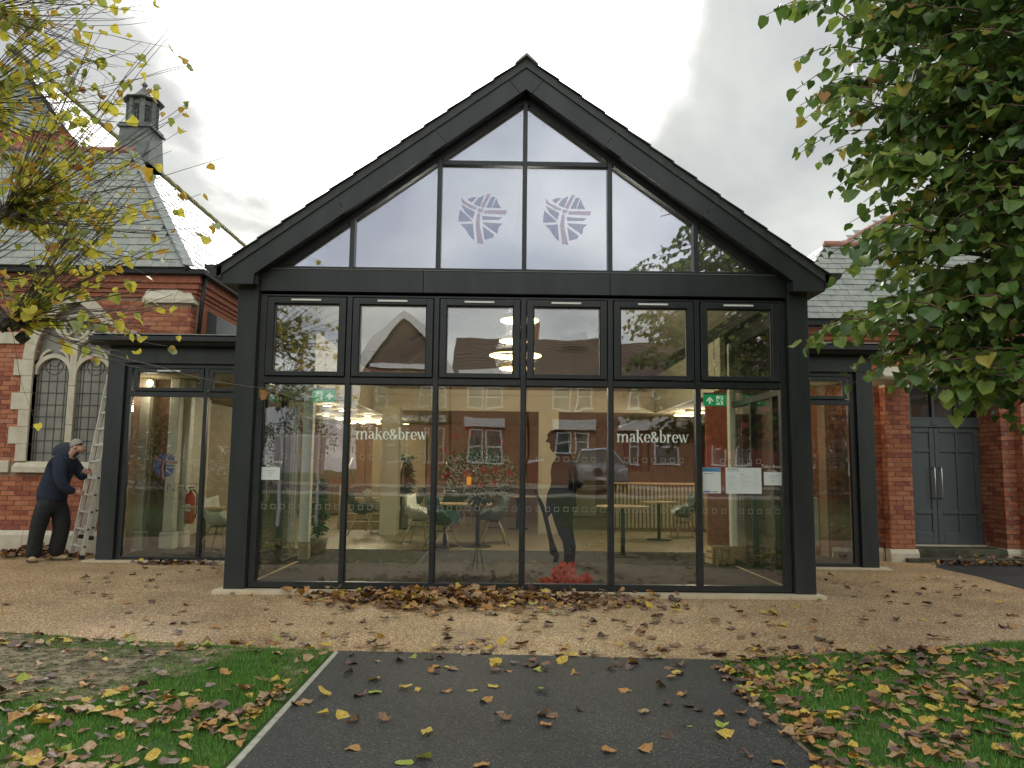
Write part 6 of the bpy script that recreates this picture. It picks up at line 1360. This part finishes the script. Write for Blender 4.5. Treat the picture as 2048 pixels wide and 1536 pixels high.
def spray(tip, root, n, ls):
    mid = (tip+root)/2+Vector((0, 0, .10)); pts = [root.lerp(mid, .0), root.lerp(mid, .5)+Vector((0, 0, .02)), mid, mid.lerp(tip, .5)+Vector((0, 0, .03)), tip]
    tw.tube(pts, [.007, .0055, .0045, .0035, .002], 3, 0, cap=False)
    for k in range(n):
        t = (k+rnd.uniform(.2, .8))/n; f = t*4; i = min(3, int(f)); p = pts[i].lerp(pts[i+1], f-i); d = (pts[i+1]-pts[i]).normalized(); sd = d.cross(Vector((0, 0, 1))).normalized()*(1 if k % 2 else -1)
        dd = d*rnd.uniform(.1, .7)+sd*rnd.uniform(.3, .9)+Vector((0, 0, rnd.uniform(-1.1, .0))); s = ls*rnd.uniform(.65, 1.2)*(1.0 if t < .8 else .8)
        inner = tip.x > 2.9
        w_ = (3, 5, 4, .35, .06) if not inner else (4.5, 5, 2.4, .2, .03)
        p = p+dd.normalized()*.02
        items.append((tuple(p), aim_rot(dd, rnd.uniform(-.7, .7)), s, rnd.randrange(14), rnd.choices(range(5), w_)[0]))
cnt = 0
while cnt < 620:
    px, py = rnd.uniform(1520, 2150), rnd.uniform(-80, 880)
    if not pip(px, py, REG): continue
    edge = min(1, max(0, (px-1600)/260))
    if rnd.random() > .35+.65*edge: continue
    tip = P(px, py, rnd.uniform(4.4, 6.2)); l = rnd.uniform(.45, .8); root = tip+Vector((l*rnd.uniform(.8, 1), rnd.uniform(-.25, .25)*l, l*rnd.uniform(.0, .35)))
    # keep the outline: the spray leaves the region only on its trunk side
    spray(tip, root, rnd.randint(9, 15), rnd.uniform(.09, .118)); cnt += 1
for (px, py) in ((1532, 30), (1590, 22), (1640, 30), (1586, 120), (1584, 185), (1600, 245), (1592, 300), (1597, 308), (1660, 385), (1700, 445), (1598, 690), (1650, 685), (1690, 745), (1700, 770), (1780, 775), (1850, 790), (1668, 560), (1664, 505), (1740, 710), (1990, 840), (2030, 845), (1915, 820)):
    tip = P(px, py, rnd.uniform(4.6, 5.6)); spray(tip, tip+Vector((.75, rnd.uniform(-.1, .1), rnd.uniform(.05, .3))), 12, .095)
for i in range(520):   # the rest of the crown, above and beside the frame
    a = rnd.uniform(0, 6.28); h = rnd.uniform(2.3, 7.6); rr = 2.3*math.sqrt(max(.05, 1-((h-4.6)/3.3)**2))
    r_2 = rr*rnd.uniform(.35, 1); tip = Vector((5.2+r_2*math.cos(a)*1.05, 5.5+r_2*math.sin(a)*.85, h)); q = proj(tip)
    if -100 < q[0] < 1700 and q[1] > -60: continue
    if 1500 < q[0] < 2060 and -20 < q[1] < 1536 and not pip(q[0], q[1], REG): continue
    d = Vector((5.1, 5.5, h+.2))-tip; d.normalize(); spray(tip, tip+d*.7, 12, .10)
items = [it for it in items if not (-50 < proj(it[0])[0] < 1515)]
items.sort(key=lambda it: (0 if (1500 < proj(it[0])[0] < 2060 and -10 < proj(it[0])[1] < 900) else 1, Vector(it[0]).length/it[2]))
tw.build('twigs', M_TWIGR, tr, kind='stuff')
for it in items[:300]: leaf_object('leaf', it, LV_G, MT_G, 'g', tr)
join_leaves('foliage', items[300:], LV_G, MT_G, tr, kind='stuff')
# left tree: pollard bosses with long whippy shoots
tl = thing('pollarded_tree', (-5.0, 5.9, 0), 'pollarded tree with thin arching shoots and yellowing leaves at the left edge', 'tree', None)
MB().tube([(-5.1, 5.9, -.1), (-5.05, 5.9, 1.0), (-5.0, 5.85, 2.0), (-4.9, 5.8, 3.2)], [.22, .18, .17, .13], 12).build('trunk', M_BARK, tl)
bosses = [P(8, 425, 5.7), P(22, 642, 5.4), P(-70, 210, 6.0), P(-90, 560, 5.6), P(-40, 20, 6.1)]
for b0 in bosses:
    s0 = Vector((-4.98, 5.85, min(3.0, b0.z-.25))); MB().tube([s0, (s0+b0)/2+Vector((0, 0, -.05)), b0+Vector((-.03, 0, 0))], [.08, .06, .045], 9).build('limb', M_BARK, tl)
    b = MB()
    for k in range(9):
        c = b0+Vector((rnd.gauss(0, .05), rnd.gauss(0, .06), rnd.gauss(0, .05))); r = rnd.uniform(.025, .05); b.lathe([(r*.3, -r), (r*.85, -r*.5), (r, 0), (r*.8, r*.55), (r*.25, r)], c, 8, 0, False)
    b.v = [(v[0]+rnd.gauss(0, .006), v[1]+rnd.gauss(0, .006), v[2]+rnd.gauss(0, .006)) for v in b.v]
    b.build('pollard_knuckle', M_BARK, tl)
items = []; tw = MB(); tws = []
def shoot(b0, ang, lpx, leafn, thick=.0052, bend=None, Yt=None):
    px0, py0 = proj(b0); Yt = Yt or b0.y+rnd.uniform(-.55, .65)
    px, py = px0+math.cos(ang)*lpx, py0+math.sin(ang)*lpx; e = P(px, py, Yt); bend = rnd.uniform(-.18, .12) if bend is None else bend
    L_ = (e-b0).length; perp = Vector((0, 0, 1)); mid = (b0+e)/2+perp*bend*L_+Vector((rnd.gauss(0, .03), rnd.gauss(0, .05), 0))
    pts = []; n = 9
    for i in range(n+1): t = i/n; pts.append(b0*(1-t)**2+mid*2*t*(1-t)+e*t*t+Vector((rnd.gauss(0, .004), 0, rnd.gauss(0, .006)))*(i > 0))
    tw.tube(pts, [thick*(1-.62*i/n) for i in range(n+1)], 3, 0, cap=False)
    for k in range(rnd.randint(0, 2)):   # side twig
        i = rnd.randint(3, 7); d = (pts[i+1]-pts[i]).normalized()+Vector((rnd.gauss(0, .3), rnd.gauss(0, .3), rnd.gauss(0, .45))); q = pts[i]+d*rnd.uniform(.1, .3); tw.tube([pts[i], (pts[i]+q)/2+Vector((0, 0, .01)), q], [thick*.5, thick*.38, thick*.2], 3, 0, cap=False); tws.append(q)
    for k in range(leafn):
        t = rnd.betavariate(1.6, 2.2) if rnd.random() < .85 else 1.0; f = t*n; i = min(n-1, int(f)); p = pts[i].lerp(pts[i+1], f-i); d = (pts[i+1]-pts[i]).normalized()
        dd = d*rnd.uniform(0, .7)+Vector((rnd.uniform(-.6, .6), rnd.uniform(-.7, .7), rnd.uniform(-1.2, .1))); q = proj(p)
        w_ = (5, 5, 1.5, 1.0, .4) if q[0] < 260 else (2, 3, 3, 1.5, 1)
        items.append((tuple(p+dd.normalized()*.015), aim_rot(dd, rnd.uniform(-.9, .9)), rnd.uniform(.045, .095), rnd.randrange(14), rnd.choices(range(5), w_)[0]))
for i in range(74): shoot(bosses[0], R(rnd.uniform(-75, 30)), rnd.uniform(150, 430)*(1 if rnd.random() < .7 else .6), rnd.randint(3, 9))
for i in range(62): shoot(bosses[1], R(rnd.uniform(-62, 10)), rnd.uniform(130, 380), rnd.randint(1, 5))
for i in range(62): shoot(bosses[2], R(rnd.uniform(-50, 55)), rnd.uniform(150, 420), rnd.randint(3, 9))
for i in range(26): shoot(bosses[3], R(rnd.uniform(-60, 25)), rnd.uniform(160, 400), rnd.randint(2, 7))
for i in range(36): shoot(bosses[4], R(rnd.uniform(-30, 45)), rnd.uniform(150, 400), rnd.randint(1, 6))
for (b_, tx, ty, ln) in ((0, 360, 30, 3), (0, 335, 75, 3), (0, 470, 305, 4), (0, 380, 200, 3), (2, 405, 125, 2), (1, 555, 782, 0), (1, 250, 705, 3), (0, 300, 440, 4), (0, 352, 415, 5), (1, 345, 590, 2), (2, 368, 128, 1), (0, 345, 300, 3), (4, 270, 35, 3), (1, 320, 745, 1)):
    px0, py0 = proj(bosses[b_]); shoot(bosses[b_], math.atan2(ty-py0, tx-px0), math.hypot(tx-px0, ty-py0), ln+2, bend=-.06)
for b0 in bosses:      # shoots going the other ways, out of the frame
    for k in range(14):
        a = rnd.uniform(1.9, 4.4); e = b0+Vector((math.cos(a)*1.0, math.sin(a)*.9, rnd.uniform(.1, 1.2))); tw.tube([b0, (b0+e)/2+Vector((0, 0, .08)), e], [.005, .003, .001], 3, 0, cap=False)
        for j in range(5): p = b0.lerp(e, rnd.uniform(.2, 1)); items.append((tuple(p), aim_rot((rnd.uniform(-1, 1), rnd.uniform(-1, 1), -1), 0), .09, rnd.randrange(14), rnd.choices(range(5), (5, 5, 1, 1, .4))[0]))
# one leaf hanging alone on a long whip before the church window
p0 = P(60, 690, 5.5); p1 = P(76, 850, 5.3); tw.tube([bosses[1], P(40, 760, 5.4), P(70, 842, 5.3)], [.003, .002, .001], 3, 0, cap=False); items.append((tuple(P(78, 848, 5.3)), aim_rot((.1, -.2, -1), .2), .055, 3, 1))
items.sort(key=lambda it: (0 if (-10 < proj(it[0])[0] < 700 and -10 < proj(it[0])[1] < 900) else 1, Vector(it[0]).length/it[2]))
tw.build('shoots', M_TWIG, tl, kind='stuff')
for it in items[:300]: leaf_object('leaf', it, LV_G, MT_Y, 'y', tl)
join_leaves('foliage', items[300:], LV_G, MT_Y, tl, kind='stuff')

# ------------------------------------------------------------------ grass
def grass(poly, n, name, label, x0, x1, y0, y1, seed):
    rg = np.random.default_rng(seed); V, F, MI = [], [], []
    from mathutils import noise
    k = 0; cnt = 0
    while cnt < n:
        x, y = rg.uniform(x0, x1), rg.uniform(y0, y1); k += 1
        if k > n*6: break
        if not pip(x, y, poly): continue
        den = noise.noise((x*1.1, y*1.1, seed))+.5*noise.noise((x*3.3, y*3.3, 5))
        if x < 0:
            soil = bare(x, y)
            if rg.random() < soil*.97: continue
        if den < -.25 and rg.random() < .6: continue
        h = rg.uniform(.018, .042)*(1+.4*den); a = rg.uniform(0, 6.283); ln = rg.uniform(.1, .8)*h; w = rg.uniform(.0014, .0026)
        dx, dy = math.cos(a), math.sin(a); b = len(V); wx_, wy = -dy*w, dx*w
        V += [(x-wx_, y-wy, .002), (x+wx_, y+wy, .002), (x+wx_*.7+dx*ln*.35, y+wy*.7+dy*ln*.35, .002+h*.6), (x-wx_*.7+dx*ln*.35, y-wy*.7+dy*ln*.35, .002+h*.6), (x+dx*ln, y+dy*ln, .002+h)]
        F += [(b, b+1, b+2, b+3), (b+3, b+2, b+4)]; m_ = 0 if rg.random() < .6 else (1 if rg.random() < .85 else 2); MI += [m_, m_]; cnt += 1
    me = bpy.data.meshes.new(name); me.from_pydata(V, [], F)
    for mm in (mat('grass_green', (.075, .22, .02), (.11, .28, .035), 3, .5, trans=.3), mat('grass_bright', (.13, .28, .03), (.17, .32, .05), 3, .5, trans=.3), mat('grass_straw', (.25, .22, .09), None, rough=.7)): me.materials.append(mm)
    me.polygons.foreach_set('material_index', MI); me.update(); return link(name, me, None, label=label, cat='grass', kind='stuff')
def bare(x, y):   # bare earth on the left lawn, from the forecourt edge down to about two thirds of it
    from mathutils import noise
    q = proj((x, y, 0)); n_ = noise.noise((x*2.2, y*2.6, 1.7))*.9+noise.noise((x*6, y*6, 3))*.35
    lim_ = 1400-max(0, q[0]-150)*.30; s = 1/(1+math.exp((q[1]-lim_)/14)) if q[0] < 620 else 0
    if q[1] < 1300 and q[0] > 80: s *= .55
    if q[0] > 560: s = .45
    return max(0, min(1, s*1.15+n_*.55*(.3+s)))
grass(LAWN_L, 60000, 'grass', 'short green grass growing through the fallen leaves left of the path', -4.7, -1.27, 3.3, 6.6, 3)
grass(LAWN_R, 70000, 'grass', 'short green grass growing through the fallen leaves right of the path', 1.535, 4.9, 3.3, 6.6, 4)
# bare earth: crumbs and a sheet with a ragged edge
b = MB(); st = .06; yy = 3.4
while yy < 6.6:
    xx_ = -4.8
    while xx_ < -1.28:
        if bare(xx_, yy) > .40 and pip(xx_, yy, LAWN_L) and pip(xx_+st, yy+st, LAWN_L):
            b.add([(xx_, yy, .0085), (xx_+st, yy, .0085), (xx_+st, yy+st, .0085), (xx_, yy+st, .0085)], [(0, 1, 2, 3)])
        xx_ += st
    yy += st
b.build('bare_soil', M_SOIL, kind='structure')
b = MB()
for i in range(2600):
    x, y = rnd.uniform(-4.7, -1.3), rnd.uniform(4.2, 6.5)
    if bare(x, y) < .35 or not pip(x, y, LAWN_L): continue
    s = rnd.uniform(.004, .016); a = rnd.uniform(0, 3); b.obox((x, y, .010), (s*math.cos(a), s*math.sin(a), 0), (-s*.7*math.sin(a), s*.7*math.cos(a), 0), (0, 0, s*.5))
b.build('soil_crumbs', M_SOIL, kind='stuff')

# ------------------------------------------------------------------ fallen leaves
LV_F = leaf_variants(18, .22, .45, .085, True)
NAMES_F = ['brown', 'dark brown', 'purplish brown', 'orange-tan', 'yellow', 'pale tan', 'yellow-green']
MT_F = [mat('fallen_brown', (.15, .072, .036), (.27, .145, .075), 60, .5), mat('fallen_dark', (.05, .027, .02), (.11, .06, .04), 60, .45), mat('fallen_purple', (.10, .055, .045), (.18, .11, .09), 60, .45), mat('fallen_orange', (.30, .13, .04), (.50, .27, .08), 60, .5),
        mat('fallen_yellow', (.50, .30, .04), (.72, .56, .11), 60, .5, trans=.2), mat('fallen_tan', (.26, .155, .075), (.44, .30, .16), 60, .55), mat('fallen_green', (.30, .36, .05), (.42, .48, .09), 40, .5, trans=.2)]
loose, solo = [], []
def drop(x, y, z0, zone, w, size=(.055, .09), tilt=.35, ind=False):
    ci = rnd.choices(range(7), w)[0]; s = rnd.uniform(*size); t = abs(rnd.gauss(0, tilt)); it = ((x, y, z0+s*.10+math.sin(t)*s*.3), rmat(rnd.uniform(0, 6.28), min(t, 1.3), rnd.uniform(0, 6.28)), s, rnd.randrange(18), ci)
    (solo if ind else loose).append((it, zone))
WP, WL, WR_, WH = (5, 2, 3, 3.5, 2.6, 2, .8), (4.5, 1.8, 2.6, 5, 2.8, 4.5, .9), (2, 4.5, 3.5, 1.4, 1.4, .6, .3), (5, 3, 1.8, 4.4, 1.4, 1.4, .2)
# leaves whose places on the tarmac can be read off one by one
spots = [(745, 1363, 4), (755, 1387, 6), (800, 1383, 4), (840, 1385, 4), (725, 1399, 0), (900, 1385, 3), (945, 1383, 4), (995, 1380, 4), (1072, 1387, 6), (1252, 1384, 3), (1312, 1375, 0), (1358, 1352, 0), (1349, 1360, 3), (1370, 1393, 3), (1157, 1352, 0), (978, 1410, 3), (993, 1428, 2), (1095, 1435, 5), (1110, 1440, 0), (1013, 1448, 0), (1085, 1460, 3), (1155, 1422, 1), (1283, 1434, 5), (1375, 1458, 6), (1325, 1475, 1), (1205, 1507, 3), (1300, 1509, 3), (775, 1450, 0), (852, 1478, 4), (695, 1500, 3), (655, 1436, 4), (690, 1435, 4), (718, 1446, 5), (650, 1399, 4), (860, 1320, 1), (888, 1321, 1), (710, 1330, 2), (823, 1318, 6), (1020, 1333, 2), (1015, 1345, 3), (980, 1347, 1), (1070, 1328, 0), (1090, 1346, 1), (915, 1343, 0), (862, 1340, 3), (865, 1351, 1), (812, 1535, 6), (860, 1522, 6), (970, 1532, 3), (1450, 1440, 3), (1405, 1425, 1), (1370, 1418, 1), (1340, 1416, 1), (1500, 1458, 0), (1482, 1436, 0), (1438, 1462, 6), (1455, 1482, 4), (1495, 1513, 0), (1545, 1530, 3), (605, 1415, 5), (590, 1411, 3), (1330, 1342, 0), (1185, 1347, 1)]
for px, py, ci in spots:
    g_ = G(px, py); s = rnd.uniform(.06, .088); t = abs(rnd.gauss(0, .3)); solo.append((((g_.x, g_.y, .012+s*.08), rmat(rnd.uniform(0, 6.28), t, rnd.uniform(0, 6.28)), s, rnd.randrange(18), ci), 'path'))
for i in range(34): drop(rnd.uniform(-1.15, 1.5), rnd.uniform(5.3, 5.95), .012, 'path', WP, ind=True)
for i in range(30): drop(rnd.uniform(-1.15, 1.5), rnd.uniform(-3, 3.6), .012+hgt(-3)*0, 'path', WP)
def lawn_leaves(n, x0, x1, y0, y1, dens, zone, poly, zz=.022):
    c = 0
    while c < n:
        x, y = rnd.uniform(x0, x1), rnd.uniform(y0, y1)
        if pip(x, y, poly) and rnd.random() < dens(x, y): drop(x, y, zz*rnd.uniform(.5, 1.3), zone, WL, (.045, .09), .22); c += 1
from mathutils import noise as mnoise
lawn_leaves(680, -4.6, -1.2, 3.4, 6.4, lambda x, y: max(.03, min(1, (.9 if proj((x, y, 0))[1] > 1385 else .16)*(.35+1.5*max(0, mnoise.noise((x*1.8, y*2.4, 2))+.25)))), 'left lawn', LAWN_L)
lawn_leaves(1150, 1.5, 4.8, 3.3, 6.2, lambda x, y: min(1, .25+1.3*max(0, mnoise.noise((x*1.6, y*2.6, 9))+.3)), 'right lawn', LAWN_R)
lawn_leaves(120, 1.46, 1.75, 3.3, 5.5, lambda x, y: .8, 'right lawn', [(1.3, 3.2), (1.8, 3.2), (1.8, 5.6), (1.45, 5.6)], .02)
lawn_leaves(700, -9, -1.3, -2.3, 3.4, lambda x, y: .6, 'far', LAWN_L); lawn_leaves(700, 1.6, 9, -2.3, 3.4, lambda x, y: .6, 'far', LAWN_R)
lawn_leaves(260, 4.8, 9, 3.4, 7, lambda x, y: .6, 'far', LAWN_R); lawn_leaves(200, -8, -4.6, 3.4, 7, lambda x, y: .6, 'far', LAWN_L)
RES = [tuple(p) for p in resin]
c = 0
while c < 250:
    x, y = rnd.uniform(-5, 6), rnd.uniform(5.6, 11)
    if pip(x, y, RES) and rnd.random() < (1.0 if -.6 < x < 2.6 and y < 8.3 else .28)*(1.3 if y < 6.6 else .8) and not (y > 8.5 and -3.2 < x < 3.6): drop(x, y, .014, 'forecourt', WR_, (.055, .095), .12); c += 1
def heap(n, fx, fy, hh, zone, w=WH, size=(.055, .10)):
    for i in range(n):
        x, y = fx(), fy(); h = hh(x, y)
        if h < 0: continue
        drop(x, y, .012+h*rnd.random(), zone, w, size, .42)
def hx(x, y):
    c = math.exp(-((x+.35)/1.25)**2); d = max(0, 1-(8.50-y)/(.75+.6*c)); r = c*d*.075+.010
    if x > .9: r = .03*d+.01
    return r if d > 0 else (-1)
heap(1100, lambda: max(-1.95, rnd.gauss(-.35, .72)) if rnd.random() < .9 else rnd.uniform(-1.9, 1.9), lambda: 8.49-abs(rnd.gauss(0, .42)), hx, 'heap')
heap(170, lambda: rnd.gauss(-.5, .8), lambda: rnd.uniform(8.38, 8.52), lambda x, y: .07, 'heap', (3, 2, 1, 5, 2, 2, .4))
heap(260, lambda: rnd.gauss(-7.0, .38), lambda: rnd.gauss(11.75, .16), lambda x, y: .14*math.exp(-((x+7.0)/.4)**2), 'heap', (6, 3, 1, 3, .3, 1, 0))
heap(60, lambda: rnd.gauss(-4.6, .35), lambda: rnd.uniform(10.9, 11.08), lambda x, y: .01, 'heap', (2, 6, 3, .5, .2, 0, 0))
heap(130, lambda: rnd.uniform(6.6, 9), lambda: rnd.uniform(11.7, 12.05), lambda x, y: .03, 'heap', (4, 4, 2, 2, 1, 1, 0)); heap(40, lambda: rnd.uniform(7.2, 8.5), lambda: rnd.uniform(12.1, 12.35), lambda x, y: .02+.065, 'heap')
# leaves on the sill and a strip of them along the resin edge
for i in range(60): drop(rnd.uniform(-4.2, 2.6), rnd.uniform(5.95, 6.2), .016, 'forecourt', WP, (.06, .10), .25)
# the 300 nearest are things of their own
cand = [(it, z) for it, z in loose if z in ('left lawn', 'right lawn') and -10 < proj(it[0])[0] < 2058 and proj(it[0])[1] < 1545]
cand.sort(key=lambda q: Vector(q[0][0]).length/q[0][2]); take = cand[:300-len(solo)]; ids = set(id(q[0]) for q in take)
SZ = lambda s: 'small' if s < .065 else ('large' if s > .082 else 'mid-sized')
def place_words(p, zone):
    px, py = proj(p)
    if zone == 'path':
        col = 'near left edging' if px < 720 else ('left of middle' if px < 950 else ('in middle' if px < 1130 else ('right of middle' if px < 1350 else 'towards right lawn')))
        row = 'by gravel' if py < 1345 else ('mid-way' if py < 1420 else ('near half' if py < 1490 else 'bottom edge'))
        return 'on black path %s, %s' % (col, row)
    side = zone; row = 'far side' if py < 1370 else ('mid-way' if py < 1440 else ('near part' if py < 1495 else 'bottom edge'))
    if zone == 'left lawn': col = 'far left' if px < 160 else ('left' if px < 330 else ('centre' if px < 480 else 'beside edging'))
    else: col = 'beside path' if px < 1650 else ('centre' if px < 1850 else 'far right')
    return 'on %s %s, %s' % (zone, col, row)
FL = {}
for it, z in solo+take:
    t_ = 'flat' if (Matrix(it[1]) @ Vector((0, 0, 1))).z > .93 else 'tilted'
    FL.setdefault('%s %s %s leaf %s' % (SZ(it[2]), t_, NAMES_F[it[4]], place_words(it[0], z)), []).append(it)
for lab, its in FL.items():
    its.sort(key=lambda it: proj(it[0])[0]); k = len(its); wd = {1: [''], 2: [', left one', ', right one'], 3: [', leftmost', ', middle one', ', rightmost']}.get(k) or [', leftmost']+[', %s from left' % w for w in ('second', 'third', 'fourth', 'fifth', 'sixth', 'seventh')[:k-2]]+[', rightmost']
    for it, w in zip(its, wd): leaf_object('fallen_leaf', it, LV_F, MT_F, 'f', None, label=lab+w, cat='leaf', group='fallen leaves on the path and lawns')
rest = [q for q in loose if id(q[0]) not in ids]
def fix(it):
    (x, y, z), a, s, v, c_ = it; return ((x, y, z+hgt(y)), a, s, v, c_)
join_leaves('leaf_litter', [fix(q[0]) for q in rest if q[1] in ('left lawn', 'right lawn', 'far', 'path')], LV_F, MT_F, None, label='brown and yellow leaf litter scattered over both lawns', cat='leaves', kind='stuff')
join_leaves('leaf_heap', [fix(q[0]) for q in rest if q[1] == 'heap'], LV_F, MT_F, None, label='heaped brown leaves blown against the stone sill and walls', cat='leaves', kind='stuff')
join_leaves('leaf_scatter', [fix(q[0]) for q in rest if q[1] == 'forecourt'], LV_F, MT_F, None, label='dark wet leaves scattered over the gravel forecourt', cat='leaves', kind='stuff')
